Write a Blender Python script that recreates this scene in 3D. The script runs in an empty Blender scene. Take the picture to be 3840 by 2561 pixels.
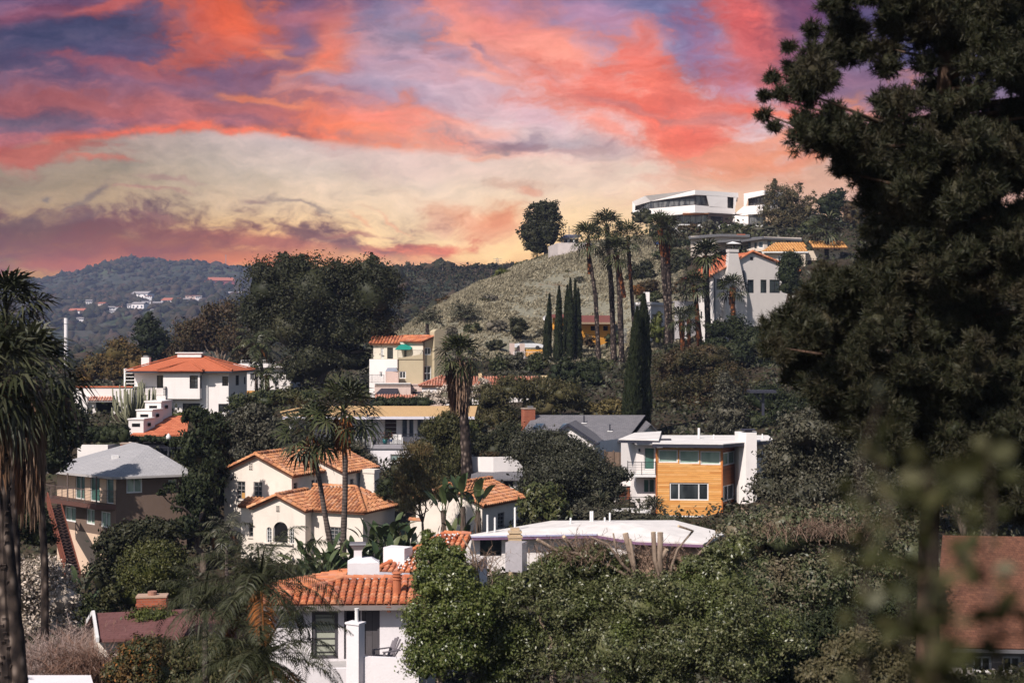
import bpy, bmesh, math, random
import numpy as np
from mathutils import Vector, Matrix

SC = bpy.context.scene
COL = SC.collection
F = 5333.333; CX = 1920.0; CY = 1280.5          # 50 mm lens on a 36 mm sensor, level camera: surveyed bearings -> metres

# ------------------------------------------------------------------ camera
cam_d = bpy.data.cameras.new("camera")
cam_d.lens = 50; cam_d.sensor_width = 36; cam_d.sensor_fit = 'HORIZONTAL'
cam_d.clip_start = 0.2; cam_d.clip_end = 20000
cam_d.dof.use_dof = True; cam_d.dof.focus_distance = 118; cam_d.dof.aperture_fstop = 1.3
cam = bpy.data.objects.new("camera", cam_d); COL.objects.link(cam)
cam.location = (0, 0, 0); cam.rotation_euler = (math.radians(90), 0, 0)
SC.camera = cam
SC.view_settings.view_transform = 'Standard'; SC.view_settings.look = 'None'
SC.view_settings.exposure = 0.3; SC.view_settings.gamma = 1.0
SC.cycles.max_bounces = 4; SC.cycles.diffuse_bounces = 2; SC.cycles.glossy_bounces = 2
SC.cycles.transmission_bounces = 2; SC.cycles.transparent_max_bounces = 4; SC.cycles.volume_bounces = 0
SC.cycles.use_denoising = True
SC.cycles.caustics_reflective = False; SC.cycles.caustics_refractive = False
SC.render.film_transparent = False

# ------------------------------------------------------------------ sun
TS = Vector((-0.76, -1.08, 1.27)).normalized()      # towards the sun: left, behind the camera, high
SUN_EL = math.asin(TS.z); SUN_ROT = math.atan2(TS.x, TS.y) % (2 * math.pi)
sun_d = bpy.data.lights.new("sun", 'SUN'); sun_d.energy = 4.9; sun_d.angle = math.radians(0.6)
sun_d.color = (1.0, 0.925, 0.86)
sun = bpy.data.objects.new("sun", sun_d); COL.objects.link(sun)
sun.rotation_euler = TS.to_track_quat('Z', 'Y').to_euler()
sun.location = (-60, 0, 80)
USE_HAZE = True; HAZE_D = .00012
# ------------------------------------------------------------------ sky colours (numpy, by direction)
def _tile(seed, n=512, beta=1.7):
    r = np.random.RandomState(seed)
    f = np.fft.fft2(r.randn(n, n))
    k = np.fft.fftfreq(n)
    kk = np.hypot(k[:, None], k[None, :]); kk[0, 0] = 1
    g = np.real(np.fft.ifft2(f / kk**beta * (kk > 1.5 / n)))
    return (g - g.mean()) / g.std()
def _samp(t, x, y):
    n = t.shape[0]
    x = np.mod(x, n); y = np.mod(y, n)
    i = np.floor(x).astype(int); j = np.floor(y).astype(int)
    fx = x - i; fy = y - j
    i %= n; j %= n; i1 = (i + 1) % n; j1 = (j + 1) % n
    return (t[j, i] * (1 - fx) + t[j, i1] * fx) * (1 - fy) + (t[j1, i] * (1 - fx) + t[j1, i1] * fx) * fy
def s2l(c):
    c = np.asarray(c, float) / 255.0
    return np.where(c <= 0.04045, c / 12.92, ((c + 0.055) / 1.055) ** 2.4)
def sm(e0, e1, x):
    t = np.clip((x - e0) / (e1 - e0), 0, 1)
    return t * t * (3 - 2 * t)
def sky_colour(X, Y):
    """sRGB 0-255 sky colour for view directions given as flat picture-plane coordinates"""
    T1, T2, T3 = _tile(3), _tile(7), _tile(11, beta=1.45)
    # swirling wind warp
    wx = _samp(T1, X / 7.5, Y / 4.2); wy = _samp(T2, X / 8.5, Y / 4.6)
    w2x = _samp(T2, X / 2.6 + 90, Y / 1.5); w2y = _samp(T1, X / 2.6, Y / 1.4 + 50)
    ang = 0.14 * np.sin((X - 700) / 620.0)
    U = X + 30 * wx + 8 * w2x
    V = Y + 17 * wy + 5 * w2y
    n = _samp(T3, (U + 1.2 * V * ang) / 4.4, V / 1.5)           # streaky, wind-drawn
    n2 = _samp(T3, U / 1.9 + 33, V / 0.95 + 71)
    ys = [-900, -200, 0, 150, 330, 480, 620, 760, 880, 1000, 1300]
    cl = [(70,80,125),(95,98,140),(122,112,150),(146,138,170),(188,174,192),(214,192,192),(220,200,184),(238,206,168),(248,208,148),(252,200,124),(215,180,150)]
    C = np.stack([np.interp(Y + 16 * wy, ys, [c[k] for c in cl]) for k in range(3)], -1)
    dl = sm(1500, 0, X + 60 * wx)[..., None]
    C = C * (1 - dl * np.array([0.30, 0.32, 0.38]))
    dr = sm(2500, 3500, X)[..., None]
    C = C * (1 - dr * np.array([0.14, 0.24, 0.20]))
    def B(px, py, rx, ry, a, col, s=1.0, nz=0.35, soft=1.0, nz2=0.0):
        nonlocal C
        a = math.radians(a); ca, sa = math.cos(a), math.sin(a)
        dx = U - px; dy = V - py
        u = (dx * ca + dy * sa) / rx; v = (-dx * sa + dy * ca) / ry
        r = np.sqrt(u * u + v * v)
        r = np.maximum(r + (nz * n * 0.30 + (nz2 + .35) * n2 * 0.17) * np.clip(r, .3, 1.2), 0)
        m = (np.clip(1.12 * np.exp(-0.95 * r ** 2.3), 0, 1) * s * .93)[..., None]
        C = C * (1 - m) + np.array(col, float) * m
    # ---- high cloud deck on the left: everything above a long lit rim
    rim = np.interp(X, [-4000, -400, 0, 180, 500, 800, 1080, 1330, 1600, 1900, 2300, 6000],
                    [760, 660, 600, 545, 508, 488, 512, 545, 560, 520, 300, 100]) + 9 * wy + 4 * n2
    deck = sm(6, -30, Y - rim) * sm(1900, 1150, X + 90 * wx)
    g = sm(-20, 380, Y)[..., None]
    dc = np.array([96, 76, 112]) * (1 - g) + np.array([160, 92, 104]) * g
    dc = dc + (np.clip(n, -2, 2) * 9)[..., None] * np.array([1.5, 0.3, -0.1])
    C = C * (1 - deck[..., None]) + dc * deck[..., None]
    B(250, 150, 620, 150, -3, (60, 64, 94), .95, .5)
    B(560, 230, 420, 80, 2, (84, 74, 108), .8, .6)
    B(1020, 190, 300, 130, 0, (128, 92, 118), .8, .6)
    B(20, 60, 300, 50, -8, (124, 58, 82), .8, .6)
    B(330, 28, 230, 26, -11, (198, 84, 86), .9, .7, 1, .5)
    B(60, 130, 160, 70, 0, (52, 55, 88), .6, .6)
    B(720, 330, 420, 60, 3, (118, 84, 110), .7, .8)
    B(480, 278, 300, 26, 8, (184, 86, 96), .75, .9, 1, .6)
    B(250, 395, 420, 36, 3, (178, 84, 84), .7, .9, 1, .4)
    B(900, 405, 480, 42, 4, (190, 98, 98), .7, .9, 1, .4)
    B(60, 440, 260, 24, 2, (98, 84, 102), .9, .7)
    B(220, 470, 360, 18, 2, (110, 88, 106), .7, .7)
    B(90, 560, 240, 46, -5, (196, 88, 78), .9, .8, 1, .5)
    # lit rim
    rb = np.exp(-((Y - rim + 16) / (15 + 9 * sm(700, 1400, X))) ** 2) * sm(100, 300, X) * sm(2000, 1500, X)
    rb = np.clip(rb * (0.92 + 0.22 * n), 0, 1)[..., None]
    rc = np.array([226, 98, 80]) + sm(500, 1400, X)[..., None] * np.array([26, 22, 8])
    C = C * (1 - rb) + rc * rb
    B(960, 452, 210, 14, 7, (138, 84, 96), .85, .7)
    B(1150, 490, 90, 10, 9, (136, 84, 90), .85, .7)
    # orange fire at top left of centre
    B(800, 70, 250, 120, 12, (214, 84, 72), .95, .7, 1, .5)
    B(860, 50, 130, 100, 30, (236, 92, 58), .9, .6, 1, .5)
    B(740, 170, 120, 60, -40, (206, 88, 78), .8, .9, 1, .6)
    B(1010, 150, 240, 20, 10, (216, 100, 84), .7, .9, 1, .8)
    B(1050, 200, 90, 14, 24, (236, 128, 92), .8, .6, 1, .6)
    B(1270, 110, 130, 110, 60, (216, 104, 100), .9, .6, 1, .4)
    B(1245, 240, 120, 100, -42, (246, 112, 86), .95, .6, 1, .6)
    B(1190, 290, 120, 30, -20, (240, 118, 92), .8, .9, 1, .5)
    B(1125, 140, 60, 80, 10, (112, 94, 126), .8, .7)
    B(1140, 40, 180, 40, 0, (186, 96, 112), .6, .8)
    B(1000, 360, 420, 36, 6, (128, 98, 118), .5, .8)
    B(1260, 320, 120, 26, -4, (150, 110, 128), .8, .8)
    B(1100, 400, 200, 12, 12, (240, 130, 92), .8, .7, 1, .6)
    B(1260, 370, 140, 12, 10, (236, 140, 132), .8, .7, 1, .6)
    # lilac window with blue holes in the middle
    B(1520, 210, 200, 240, 0, (186, 166, 190), .75, .5)
    B(1560, 130, 130, 46, 8, (104, 116, 148), .95, .9, .9, .7)
    B(1400, 40, 70, 55, 0, (106, 104, 140), .9, .9, .9, .6)
    B(1660, 90, 50, 30, 40, (112, 118, 152), .8, .9, .9, .7)
    B(1500, 215, 50, 16, 0, (122, 126, 158), .7, .9, .9, .7)
    B(1690, 218, 60, 30, 10, (108, 116, 150), .9, .8, .9, .7)
    B(1500, 350, 240, 70, 8, (168, 160, 184), .7, .6)
    # orange band continuing right of the rim
    B(1500, 470, 330, 56, 5, (250, 126, 110), .95, .7, 1, .4)
    B(1330, 490, 200, 26, 12, (252, 118, 80), .9, .7, 1, .4)
    B(1680, 545, 330, 30, 8, (250, 138, 120), .85, .7, 1, .4)
    B(1780, 500, 200, 40, 8, (252, 176, 160), .7, .7)
    # pink bloom top centre
    B(1800, 60, 190, 80, 15, (238, 122, 122), .9, .6, 1, .3)
    B(2000, 160, 330, 150, 22, (250, 134, 128), .95, .5, 1, .3)
    B(2080, 190, 180, 80, 0, (255, 146, 132), .9, .6, 1, .3)
    B(1720, 118, 70, 18, -8, (252, 140, 130), .9, .7, 1, .5)
    B(1880, 20, 120, 40, 10, (170, 120, 150), .6, .8)
    B(1870, 260, 210, 26, 40, (250, 146, 134), .8, .8, 1, .5)
    B(1800, 170, 34, 18, 45, (92, 96, 134), .9, .6, .9, .5)
    B(1850, 225, 70, 12, 36, (130, 120, 152), .7, .7, .9, .5)
    B(2240, 60, 150, 80, 20, (186, 128, 156), .7, .6)
    B(1830, 300, 130, 24, 15, (250, 170, 160), .8, .8, 1, .4)
    B(2060, 290, 150, 30, 24, (176, 150, 178), .8, .8)
    B(2130, 330, 120, 16, 38, (168, 138, 164), .7, .8)
    B(1980, 400, 160, 60, 60, (206, 182, 196), .7, .6)
    B(2050, 330, 800, 200, 14, (246, 168, 162), .42, .5)
    B(1750, 620, 500, 60, 4, (240, 196, 180), .4, .5)
    # blue gap and flames, upper right
    B(2450, 70, 150, 80, 30, (104, 108, 150), .95, .6, .9, .5)
    B(2590, 150, 130, 110, 50, (130, 106, 146), .85, .7)
    B(2360, 140, 90, 90, 30, (236, 134, 138), .85, .8, 1, .5)
    B(2370, 230, 130, 70, 42, (250, 116, 104), .95, .7, 1, .6)
    B(2260, 290, 90, 60, 20, (246, 120, 112), .9, .8, 1, .6)
    B(2210, 350, 55, 34, 10, (150, 112, 136), .85, .7, .9, .6)
    B(2400, 420, 420, 110, 18, (248, 128, 116), .95, .6, 1, .4)
    B(2500, 350, 200, 40, 28, (250, 120, 104), .8, .8, 1, .5)
    B(2530, 480, 250, 110, 30, (250, 106, 88), .95, .6, 1, .5)
    B(2560, 590, 130, 60, 20, (244, 118, 96), .9, .6, 1, .4)
    B(2240, 500, 160, 30, 20, (250, 140, 128), .8, .8, 1, .5)
    B(2330, 410, 120, 16, 14, (214, 130, 134), .7, .8, 1, .4)
    B(2760, 250, 120, 150, 20, (176, 108, 136), .8, .7)
    B(2850, 120, 200, 190, 55, (226, 94, 98), .95, .6, 1, .5)
    B(2780, 40, 150, 60, 40, (240, 92, 92), .85, .7, 1, .4)
    B(2700, 390, 240, 50, 10, (236, 116, 108), .9, .7, 1, .4)
    B(2640, 440, 140, 30, -12, (196, 122, 124), .7, .8, 1, .4)
    B(2990, 330, 170, 60, 30, (206, 92, 96), .9, .7, 1, .5)
    B(2830, 410, 170, 24, 8, (246, 104, 84), .85, .7, 1, .5)
    B(3010, 425, 110, 30, 14, (250, 92, 60), .9, .6, 1, .5)
    B(3200, 60, 330, 160, 20, (92, 62, 100), .95, .4)
    B(3050, 20, 130, 60, 50, (140, 66, 96), .8, .7, 1, .4)
    B(3650, 150, 500, 200, 10, (72, 74, 112), .95, .4)
    B(3750, 40, 260, 30, 8, (110, 64, 94), .8, .8, 1, .4)
    B(3250, 320, 240, 60, 10, (150, 92, 112), .8, .7, 1, .4)
    B(3600, 420, 500, 90, 10, (130, 108, 134), .8, .5)
    B(3150, 480, 300, 40, -8, (236, 116, 90), .85, .8, 1, .4)
    B(2870, 540, 300, 34, -22, (232, 142, 116), .85, .9, 1, .5)
    B(2800, 620, 330, 28, -24, (238, 140, 104), .8, 1.0, 1, .6)
    B(3050, 580, 340, 26, -16, (236, 132, 98), .8, 1.0, 1, .6)
    B(3000, 680, 500, 60, -8, (226, 168, 134), .7, .7)
    # smoke puff and pale haze, middle
    B(2000, 545, 300, 34, 6, (178, 160, 166), .8, .7, 1, .4)
    B(1890, 548, 120, 30, 4, (136, 104, 112), .95, .8, 1, .7)
    B(1950, 522, 60, 18, -30, (158, 136, 146), .7, .8, 1, .6)
    B(2080, 575, 130, 14, -2, (176, 138, 138), .7, .8, 1, .5)
    B(1760, 600, 60, 10, 0, (244, 160, 138), .8, .7)
    B(2300, 680, 500, 80, 6, (240, 210, 186), .6, .4)
    B(1900, 700, 130, 16, 6, (206, 164, 138), .7, .9, 1, .5)
    B(1990, 725, 50, 9, 8, (232, 160, 132), .7, .8, 1, .4)
    B(1720, 790, 130, 40, 20, (238, 172, 136), .8, .9, 1, .5)
    B(1860, 830, 150, 52, 8, (234, 148, 110), .9, .7, 1, .5)
    B(1900, 815, 90, 24, 8, (230, 138, 98), .8, .8, 1, .5)
    B(1640, 800, 50, 20, 50, (238, 180, 146), .7, .8)
    # warm burning strip on the horizon
    B(1560, 925, 210, 24, -6, (234, 104, 76), .95, .8, 1, .7)
    B(1450, 955, 220, 22, 6, (234, 96, 70), .9, .7, 1, .5)
    B(1660, 905, 110, 18, -14, (238, 122, 92), .9, .9, 1, .7)
    B(1560, 895, 60, 10, -8, (214, 110, 84), .8, .8, 1, .6)
    # dusk bank, lower left
    B(150, 880, 560, 60, -3, (88, 62, 66), .95, .9, 1, .6)
    B(60, 840, 260, 44, -4, (82, 60, 66), .9, .8, 1, .5)
    B(200, 960, 620, 60, 0, (116, 72, 70), .95, .5)
    B(700, 880, 560, 34, 7, (136, 84, 82), .85, 1.0, 1, .7)
    B(1000, 915, 460, 44, 8, (152, 84, 80), .92, .7, 1, .5)
    B(480, 930, 420, 50, -6, (140, 78, 78), .9, .7, 1, .4)
    B(900, 985, 700, 44, 0, (172, 84, 74), .92, .3)
    B(1180, 895, 210, 34, 10, (112, 76, 76), .95, .8, 1, .6)
    B(1090, 865, 90, 12, 32, (120, 86, 80), .9, .8, 1, .5)
    B(1165, 858, 14, 22, 5, (112, 80, 76), .9, .5, 1, .8)
    B(1330, 885, 120, 10, -12, (156, 96, 84), .8, .8, 1, .6)
    B(600, 905, 150, 14, 2, (196, 136, 92), .6, .8, 1, .4)
    B(700, 985, 120, 16, 0, (196, 96, 66), .7, .5)
    B(50, 985, 70, 30, 8, (122, 106, 78), .95, .3)
    B(260, 825, 60, 14, -28, (104, 78, 80), .7, .7, 1, .5)
    B(250, 905, 760, 84, -2, (98, 62, 64), .62, .7, 1, .5)
    B(760, 950, 620, 50, 4, (140, 78, 66), .5, .8, 1, .5)
    # small wisps in the pale band
    B(570, 805, 90, 7, 9, (152, 108, 98), .8, .6, 1, .6)
    B(820, 842, 56, 9, 2, (146, 112, 98), .8, .9, 1, 1.0)
    B(1150, 768, 150, 9, 13, (158, 136, 120), .85, .7, 1, .8)
    B(960, 745, 34, 9, 12, (146, 118, 106), .8, .7, 1, .5)
    B(1080, 752, 90, 6, 6, (170, 148, 128), .7, .7, 1, .5)
    B(300, 740, 60, 12, -32, (116, 98, 92), .7, .7, 1, .6)
    B(145, 752, 26, 12, 0, (104, 94, 90), .7, .7, 1, .6)
    B(250, 785, 80, 6, -30, (128, 108, 96), .6, .7)
    B(520, 718, 130, 6, -1, (176, 128, 114), .8, .8, 1, .5)
    B(620, 678, 100, 6, 3, (176, 136, 124), .7, .8, 1, .5)
    B(320, 602, 90, 10, 4, (204, 116, 100), .85, .8, 1, .5)
    B(1380, 820, 40, 10, 50, (236, 176, 134), .8, .7, 1, .5)
    B(1480, 810, 70, 5, 24, (240, 176, 136), .8, .6)
    B(1500, 985, 520, 40, 0, (252, 196, 124), .55, .4)
    B(750, 1000, 620, 26, 0, (204, 112, 72), .6, .3)
    hot = np.clip((C[..., 0] - C[..., 1] - 40) / 60, 0, 1)[..., None]
    C = C + hot * np.array([-3, 5, -5])
    n3 = _samp(T3, (U + 2 * V * ang) / 2.2 + 7, V / .55 + 3); n4 = _samp(T1, U / 1.5 + 9, V / .8)
    up = sm(1000, 500, Y)
    C = C + (sm(760, 900, Y) * sm(1500, 900, X))[..., None] * np.array([14, 2, -18])
    t = (n * 3.4 + n2 * 2.6 + n3 * 3.4 * up + n4 * 2.4 * up)[..., None]
    return np.clip(C + t * np.array([1.2, .9, .8]), 8, 255)
# ------------------------------------------------------------------ world: daylight sky with a bank of sunset cloud over the hills
def build_world():
    W, H = 2600, 820
    az0, az1, el0, el1 = -52.0, 52.0, -3.0, 29.8
    az = np.radians(az0 + (np.arange(W) + .5) / W * (az1 - az0))
    el = np.radians(el0 + (np.arange(H) + .5) / H * (el1 - el0))
    A, E = np.meshgrid(az, el)
    X = CX + F * np.tan(A); Y = CY - F * np.tan(E) / np.cos(A)
    c = s2l(sky_colour(X, Y))
    Tm = np.exp(-HAZE_D * np.minimum(3400, 170 / np.maximum(np.tan(E), .02)))[..., None]     # air in front of the low sky
    c = np.clip((c - np.array([.10, .10, .13]) * (1 - Tm)) / Tm, .004, 4)
    buf = np.ones((H, W, 4), np.float32); buf[..., :3] = c
    img = bpy.data.images.new("sunset_cloud", W, H, float_buffer=True, is_data=True)
    img.pixels.foreach_set(buf.ravel()); img.update(); img.pack()
    w = bpy.data.worlds.new("World"); SC.world = w; w.use_nodes = True
    nt = w.node_tree; N = nt.nodes; L = nt.links; N.clear()
    def m(op, a, b=None, c=None):
        n = N.new('ShaderNodeMath'); n.operation = op
        for i, v in enumerate((a, b, c)):
            if v is None: continue
            if isinstance(v, (int, float)): n.inputs[i].default_value = v
            else: L.new(v, n.inputs[i])
        return n.outputs[0]
    tc = N.new('ShaderNodeTexCoord'); sp = N.new('ShaderNodeSeparateXYZ'); L.new(tc.outputs['Generated'], sp.inputs[0])
    x, y, z = sp.outputs
    a = m('ARCTAN2', x, y); e = m('ARCSINE', z)
    u = m('DIVIDE', m('SUBTRACT', a, math.radians(az0)), math.radians(az1 - az0))
    v = m('DIVIDE', m('SUBTRACT', e, math.radians(el0)), math.radians(el1 - el0))
    cb = N.new('ShaderNodeCombineXYZ'); L.new(u, cb.inputs[0]); L.new(v, cb.inputs[1])
    ti = N.new('ShaderNodeTexImage'); ti.image = img; ti.extension = 'EXTEND'; ti.interpolation = 'Linear'
    L.new(cb.outputs[0], ti.inputs[0])
    def mr(v, a0, a1):
        n = N.new('ShaderNodeMapRange'); n.interpolation_type = 'SMOOTHSTEP'
        L.new(v, n.inputs[0]); n.inputs[1].default_value = a0; n.inputs[2].default_value = a1
        return n.outputs[0]
    mask = m('MULTIPLY', m('MULTIPLY', mr(m('ABSOLUTE', a), math.radians(52), math.radians(40)), mr(e, math.radians(29), math.radians(20))), 1.0)
    sky = N.new('ShaderNodeTexSky'); sky.sky_type = 'NISHITA'; sky.sun_disc = False
    sky.sun_elevation = SUN_EL; sky.sun_rotation = SUN_ROT
    sb = N.new('ShaderNodeBackground'); L.new(sky.outputs[0], sb.inputs[0]); sb.inputs[1].default_value = 0.075
    cbk = N.new('ShaderNodeBackground'); L.new(ti.outputs[0], cbk.inputs[0]); cbk.inputs[1].default_value = 0.80
    mx = N.new('ShaderNodeMixShader'); L.new(mask, mx.inputs[0]); L.new(sb.outputs[0], mx.inputs[1]); L.new(cbk.outputs[0], mx.inputs[2])
    out = N.new('ShaderNodeOutputWorld'); L.new(mx.outputs[0], out.inputs[0])
    w.cycles.sampling_method = 'MANUAL'; w.cycles.sample_map_resolution = 512
build_world()
# ------------------------------------------------------------------ materials
MATS = {}
class NB:
    def __init__(s, name):
        s.m = bpy.data.materials.new(name); s.m.use_nodes = True
        s.N = s.m.node_tree.nodes; s.L = s.m.node_tree.links
        s.b = s.N['Principled BSDF']; s.tc = None
    def n(s, t, **kw):
        x = s.N.new(t)
        for k, v in kw.items(): setattr(x, k, v)
        return x
    def coord(s, scale=(1, 1, 1), rotz=0):
        if s.tc is None: s.tc = s.n('ShaderNodeTexCoord')
        mp = s.n('ShaderNodeMapping'); mp.inputs['Scale'].default_value = scale; mp.inputs['Rotation'].default_value = (0, 0, rotz)
        s.L.new(s.tc.outputs['Object'], mp.inputs[0]); return mp.outputs[0]
    def noise(s, sc, det=3, co=None, rough=.6):
        x = s.n('ShaderNodeTexNoise'); x.inputs['Scale'].default_value = sc; x.inputs['Detail'].default_value = det
        x.inputs['Roughness'].default_value = rough
        s.L.new(co if co is not None else s.coord(), x.inputs['Vector']); return x.outputs['Fac']
    def ramp(s, fac, stops, interp='LINEAR'):
        r = s.n('ShaderNodeValToRGB'); e = r.color_ramp; e.interpolation = interp
        while len(e.elements) < len(stops): e.elements.new(.5)
        for i, (p, c) in enumerate(stops):
            e.elements[i].position = p; e.elements[i].color = (*c, 1) if len(c) == 3 else c
        s.L.new(fac, r.inputs[0]); return r.outputs[0]
    def mix(s, fac, a, b, mode='MIX'):
        x = s.n('ShaderNodeMix', data_type='RGBA', blend_type=mode)
        for sock, v in ((x.inputs[0], fac), (x.inputs[6], a), (x.inputs[7], b)):
            if isinstance(v, (int, float)): sock.default_value = v
            elif isinstance(v, tuple): sock.default_value = (*v, 1)
            else: s.L.new(v, sock)
        return x.outputs[2]
    def bump(s, h, st=.3, dist=.05):
        b = s.n('ShaderNodeBump'); b.inputs['Strength'].default_value = st; b.inputs['Distance'].default_value = dist
        s.L.new(h, b.inputs['Height']); s.L.new(b.outputs[0], s.b.inputs['Normal'])
    def out(s, col, rough=.8, spec=.3, metal=0):
        if isinstance(col, tuple): s.b.inputs['Base Color'].default_value = (*col, 1)
        else: s.L.new(col, s.b.inputs['Base Color'])
        s.b.inputs['Roughness'].default_value = rough; s.b.inputs['Specular IOR Level'].default_value = spec
        s.b.inputs['Metallic'].default_value = metal
        return s.m
def stucco(name, c, var=.1, stain=.12):
    var *= 1.3; stain *= 1.35
    if name in MATS: return MATS[name]
    b = NB(name)
    d = tuple(v * (1 - var) for v in c); e = tuple(v * (1 - stain * 2.2) for v in c)
    col = b.ramp(b.noise(.9, 5), [(.3, d), (.7, c)])
    st = b.ramp(b.noise(1.0, 4, b.coord((2.2, 2.2, .35))), [(.55, (0, 0, 0)), (.8, (.6, .6, .6))])
    col = b.mix(st, col, e)
    b.bump(b.noise(9, 4), .25, .04)
    MATS[name] = b.out(col, .9, .15); return MATS[name]
def plain(name, c, rough=.6, spec=.35, metal=0, var=.12, sc=3.0):
    if name in MATS: return MATS[name]
    b = NB(name); d = tuple(v * (1 - var) for v in c)
    col = b.ramp(b.noise(sc, 3), [(.35, d), (.65, c)])
    MATS[name] = b.out(col, rough, spec, metal); return MATS[name]
def glass(name, c=(.02, .024, .026), c2=None):
    if name in MATS: return MATS[name]
    b = NB(name)
    col = b.ramp(b.noise(.7, 2, b.coord((1.6, 1.6, .5))), [(.4, c), (.62, c2 or tuple(v * 2.2 + .012 for v in c))])
    MATS[name] = b.out(col, .07, .6); return MATS[name]
def terracotta(name, cols):
    if name in MATS: return MATS[name]
    b = NB(name)
    g = b.n('ShaderNodeNewGeometry')
    k = len(cols)
    col = b.ramp(g.outputs['Random Per Island'], [(i / max(1, k - 1), c) for i, c in enumerate(cols)])
    dirt = b.ramp(b.noise(1.6, 5), [(.48, (0, 0, 0)), (.75, (.55, .55, .55))])
    col = b.mix(dirt, col, tuple(v * .45 for v in cols[0]))
    MATS[name] = b.out(col, .75, .25); return MATS[name]
def shingle(name, c1, c2, sc=1.0, angle=0.0):
    if name in MATS: return MATS[name]
    b = NB(name)
    co = b.coord((sc, sc, sc), angle)
    br = b.n('ShaderNodeTexBrick'); b.L.new(co, br.inputs['Vector'])
    br.inputs['Scale'].default_value = 1.0; br.inputs['Brick Width'].default_value = .42; br.inputs['Row Height'].default_value = .3
    br.inputs['Mortar Size'].default_value = .015; br.inputs['Color1'].default_value = (*c1, 1); br.inputs['Color2'].default_value = (*c2, 1)
    br.inputs['Mortar'].default_value = (*[v * .6 for v in c1], 1)
    col = b.mix(b.ramp(b.noise(.5, 5), [(.35, (0, 0, 0)), (.7, (.5, .5, .5))]), br.outputs[0], tuple(v * .72 for v in c2))
    col = b.mix(b.ramp(b.noise(14, 3), [(.4, (0, 0, 0)), (.7, (.35, .35, .35))]), col, tuple(min(1, v * 1.3) for v in c2))
    b.bump(br.outputs['Fac'], .3, .02)
    MATS[name] = b.out(col, .92, .15); return MATS[name]
def bricks(name, c1, c2, mortar):
    if name in MATS: return MATS[name]
    b = NB(name)
    sp = b.n('ShaderNodeSeparateXYZ'); b.L.new(b.coord(), sp.inputs[0])
    ad = b.n('ShaderNodeMath', operation='ADD'); b.L.new(sp.outputs[0], ad.inputs[0]); b.L.new(sp.outputs[1], ad.inputs[1])
    cb = b.n('ShaderNodeCombineXYZ'); b.L.new(ad.outputs[0], cb.inputs[0]); b.L.new(sp.outputs[2], cb.inputs[1])
    br = b.n('ShaderNodeTexBrick'); b.L.new(cb.outputs[0], br.inputs['Vector'])
    br.inputs['Scale'].default_value = 1; br.inputs['Brick Width'].default_value = .23; br.inputs['Row Height'].default_value = .09
    br.inputs['Mortar Size'].default_value = .01
    br.inputs['Color1'].default_value = (*c1, 1); br.inputs['Color2'].default_value = (*c2, 1); br.inputs['Mortar'].default_value = (*mortar, 1)
    MATS[name] = b.out(br.outputs[0], .9, .15); return MATS[name]
def planks(name, cols, h=.14, vertical=False):
    if name in MATS: return MATS[name]
    b = NB(name)
    sp = b.n('ShaderNodeSeparateXYZ'); b.L.new(b.coord(), sp.inputs[0])
    if vertical:
        ad = b.n('ShaderNodeMath', operation='ADD'); b.L.new(sp.outputs[0], ad.inputs[0]); b.L.new(sp.outputs[1], ad.inputs[1]); src = ad.outputs[0]
        along = sp.outputs[2]
    else:
        src = sp.outputs[2]; ad = b.n('ShaderNodeMath', operation='ADD'); b.L.new(sp.outputs[0], ad.inputs[0]); b.L.new(sp.outputs[1], ad.inputs[1]); along = ad.outputs[0]
    q = b.n('ShaderNodeMath', operation='DIVIDE'); b.L.new(src, q.inputs[0]); q.inputs[1].default_value = h
    fl = b.n('ShaderNodeMath', operation='FLOOR'); b.L.new(q.outputs[0], fl.inputs[0])
    al = b.n('ShaderNodeMath', operation='MULTIPLY'); b.L.new(along, al.inputs[0]); al.inputs[1].default_value = .38
    of = b.n('ShaderNodeMath', operation='MULTIPLY_ADD'); b.L.new(fl.outputs[0], of.inputs[0]); of.inputs[1].default_value = .37; b.L.new(al.outputs[0], of.inputs[2])
    fl2 = b.n('ShaderNodeMath', operation='FLOOR'); b.L.new(of.outputs[0], fl2.inputs[0])
    cb = b.n('ShaderNodeCombineXYZ'); b.L.new(fl.outputs[0], cb.inputs[0]); b.L.new(fl2.outputs[0], cb.inputs[1])
    wn = b.n('ShaderNodeTexWhiteNoise', noise_dimensions='2D'); b.L.new(cb.outputs[0], wn.inputs['Vector'])
    k = len(cols)
    col = b.ramp(wn.outputs['Value'], [(i / (k - 1), c) for i, c in enumerate(cols)])
    gr = b.noise(1, 5, b.coord((1.5, 1.5, 22) if not vertical else (22, 22, 1.2)))
    col = b.mix(b.ramp(gr, [(.4, (0, 0, 0)), (.75, (.6, .6, .6))]), col, tuple(v * .6 for v in cols[0]))
    fr = b.n('ShaderNodeMath', operation='FRACT'); b.L.new(q.outputs[0], fr.inputs[0])
    gap = b.ramp(fr.outputs[0], [(0, (1, 1, 1)), (.06, (1, 1, 1)), (.1, (0, 0, 0))])
    col = b.mix(gap, col, tuple(v * .25 for v in cols[0]))
    MATS[name] = b.out(col, .55, .35); return MATS[name]
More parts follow.
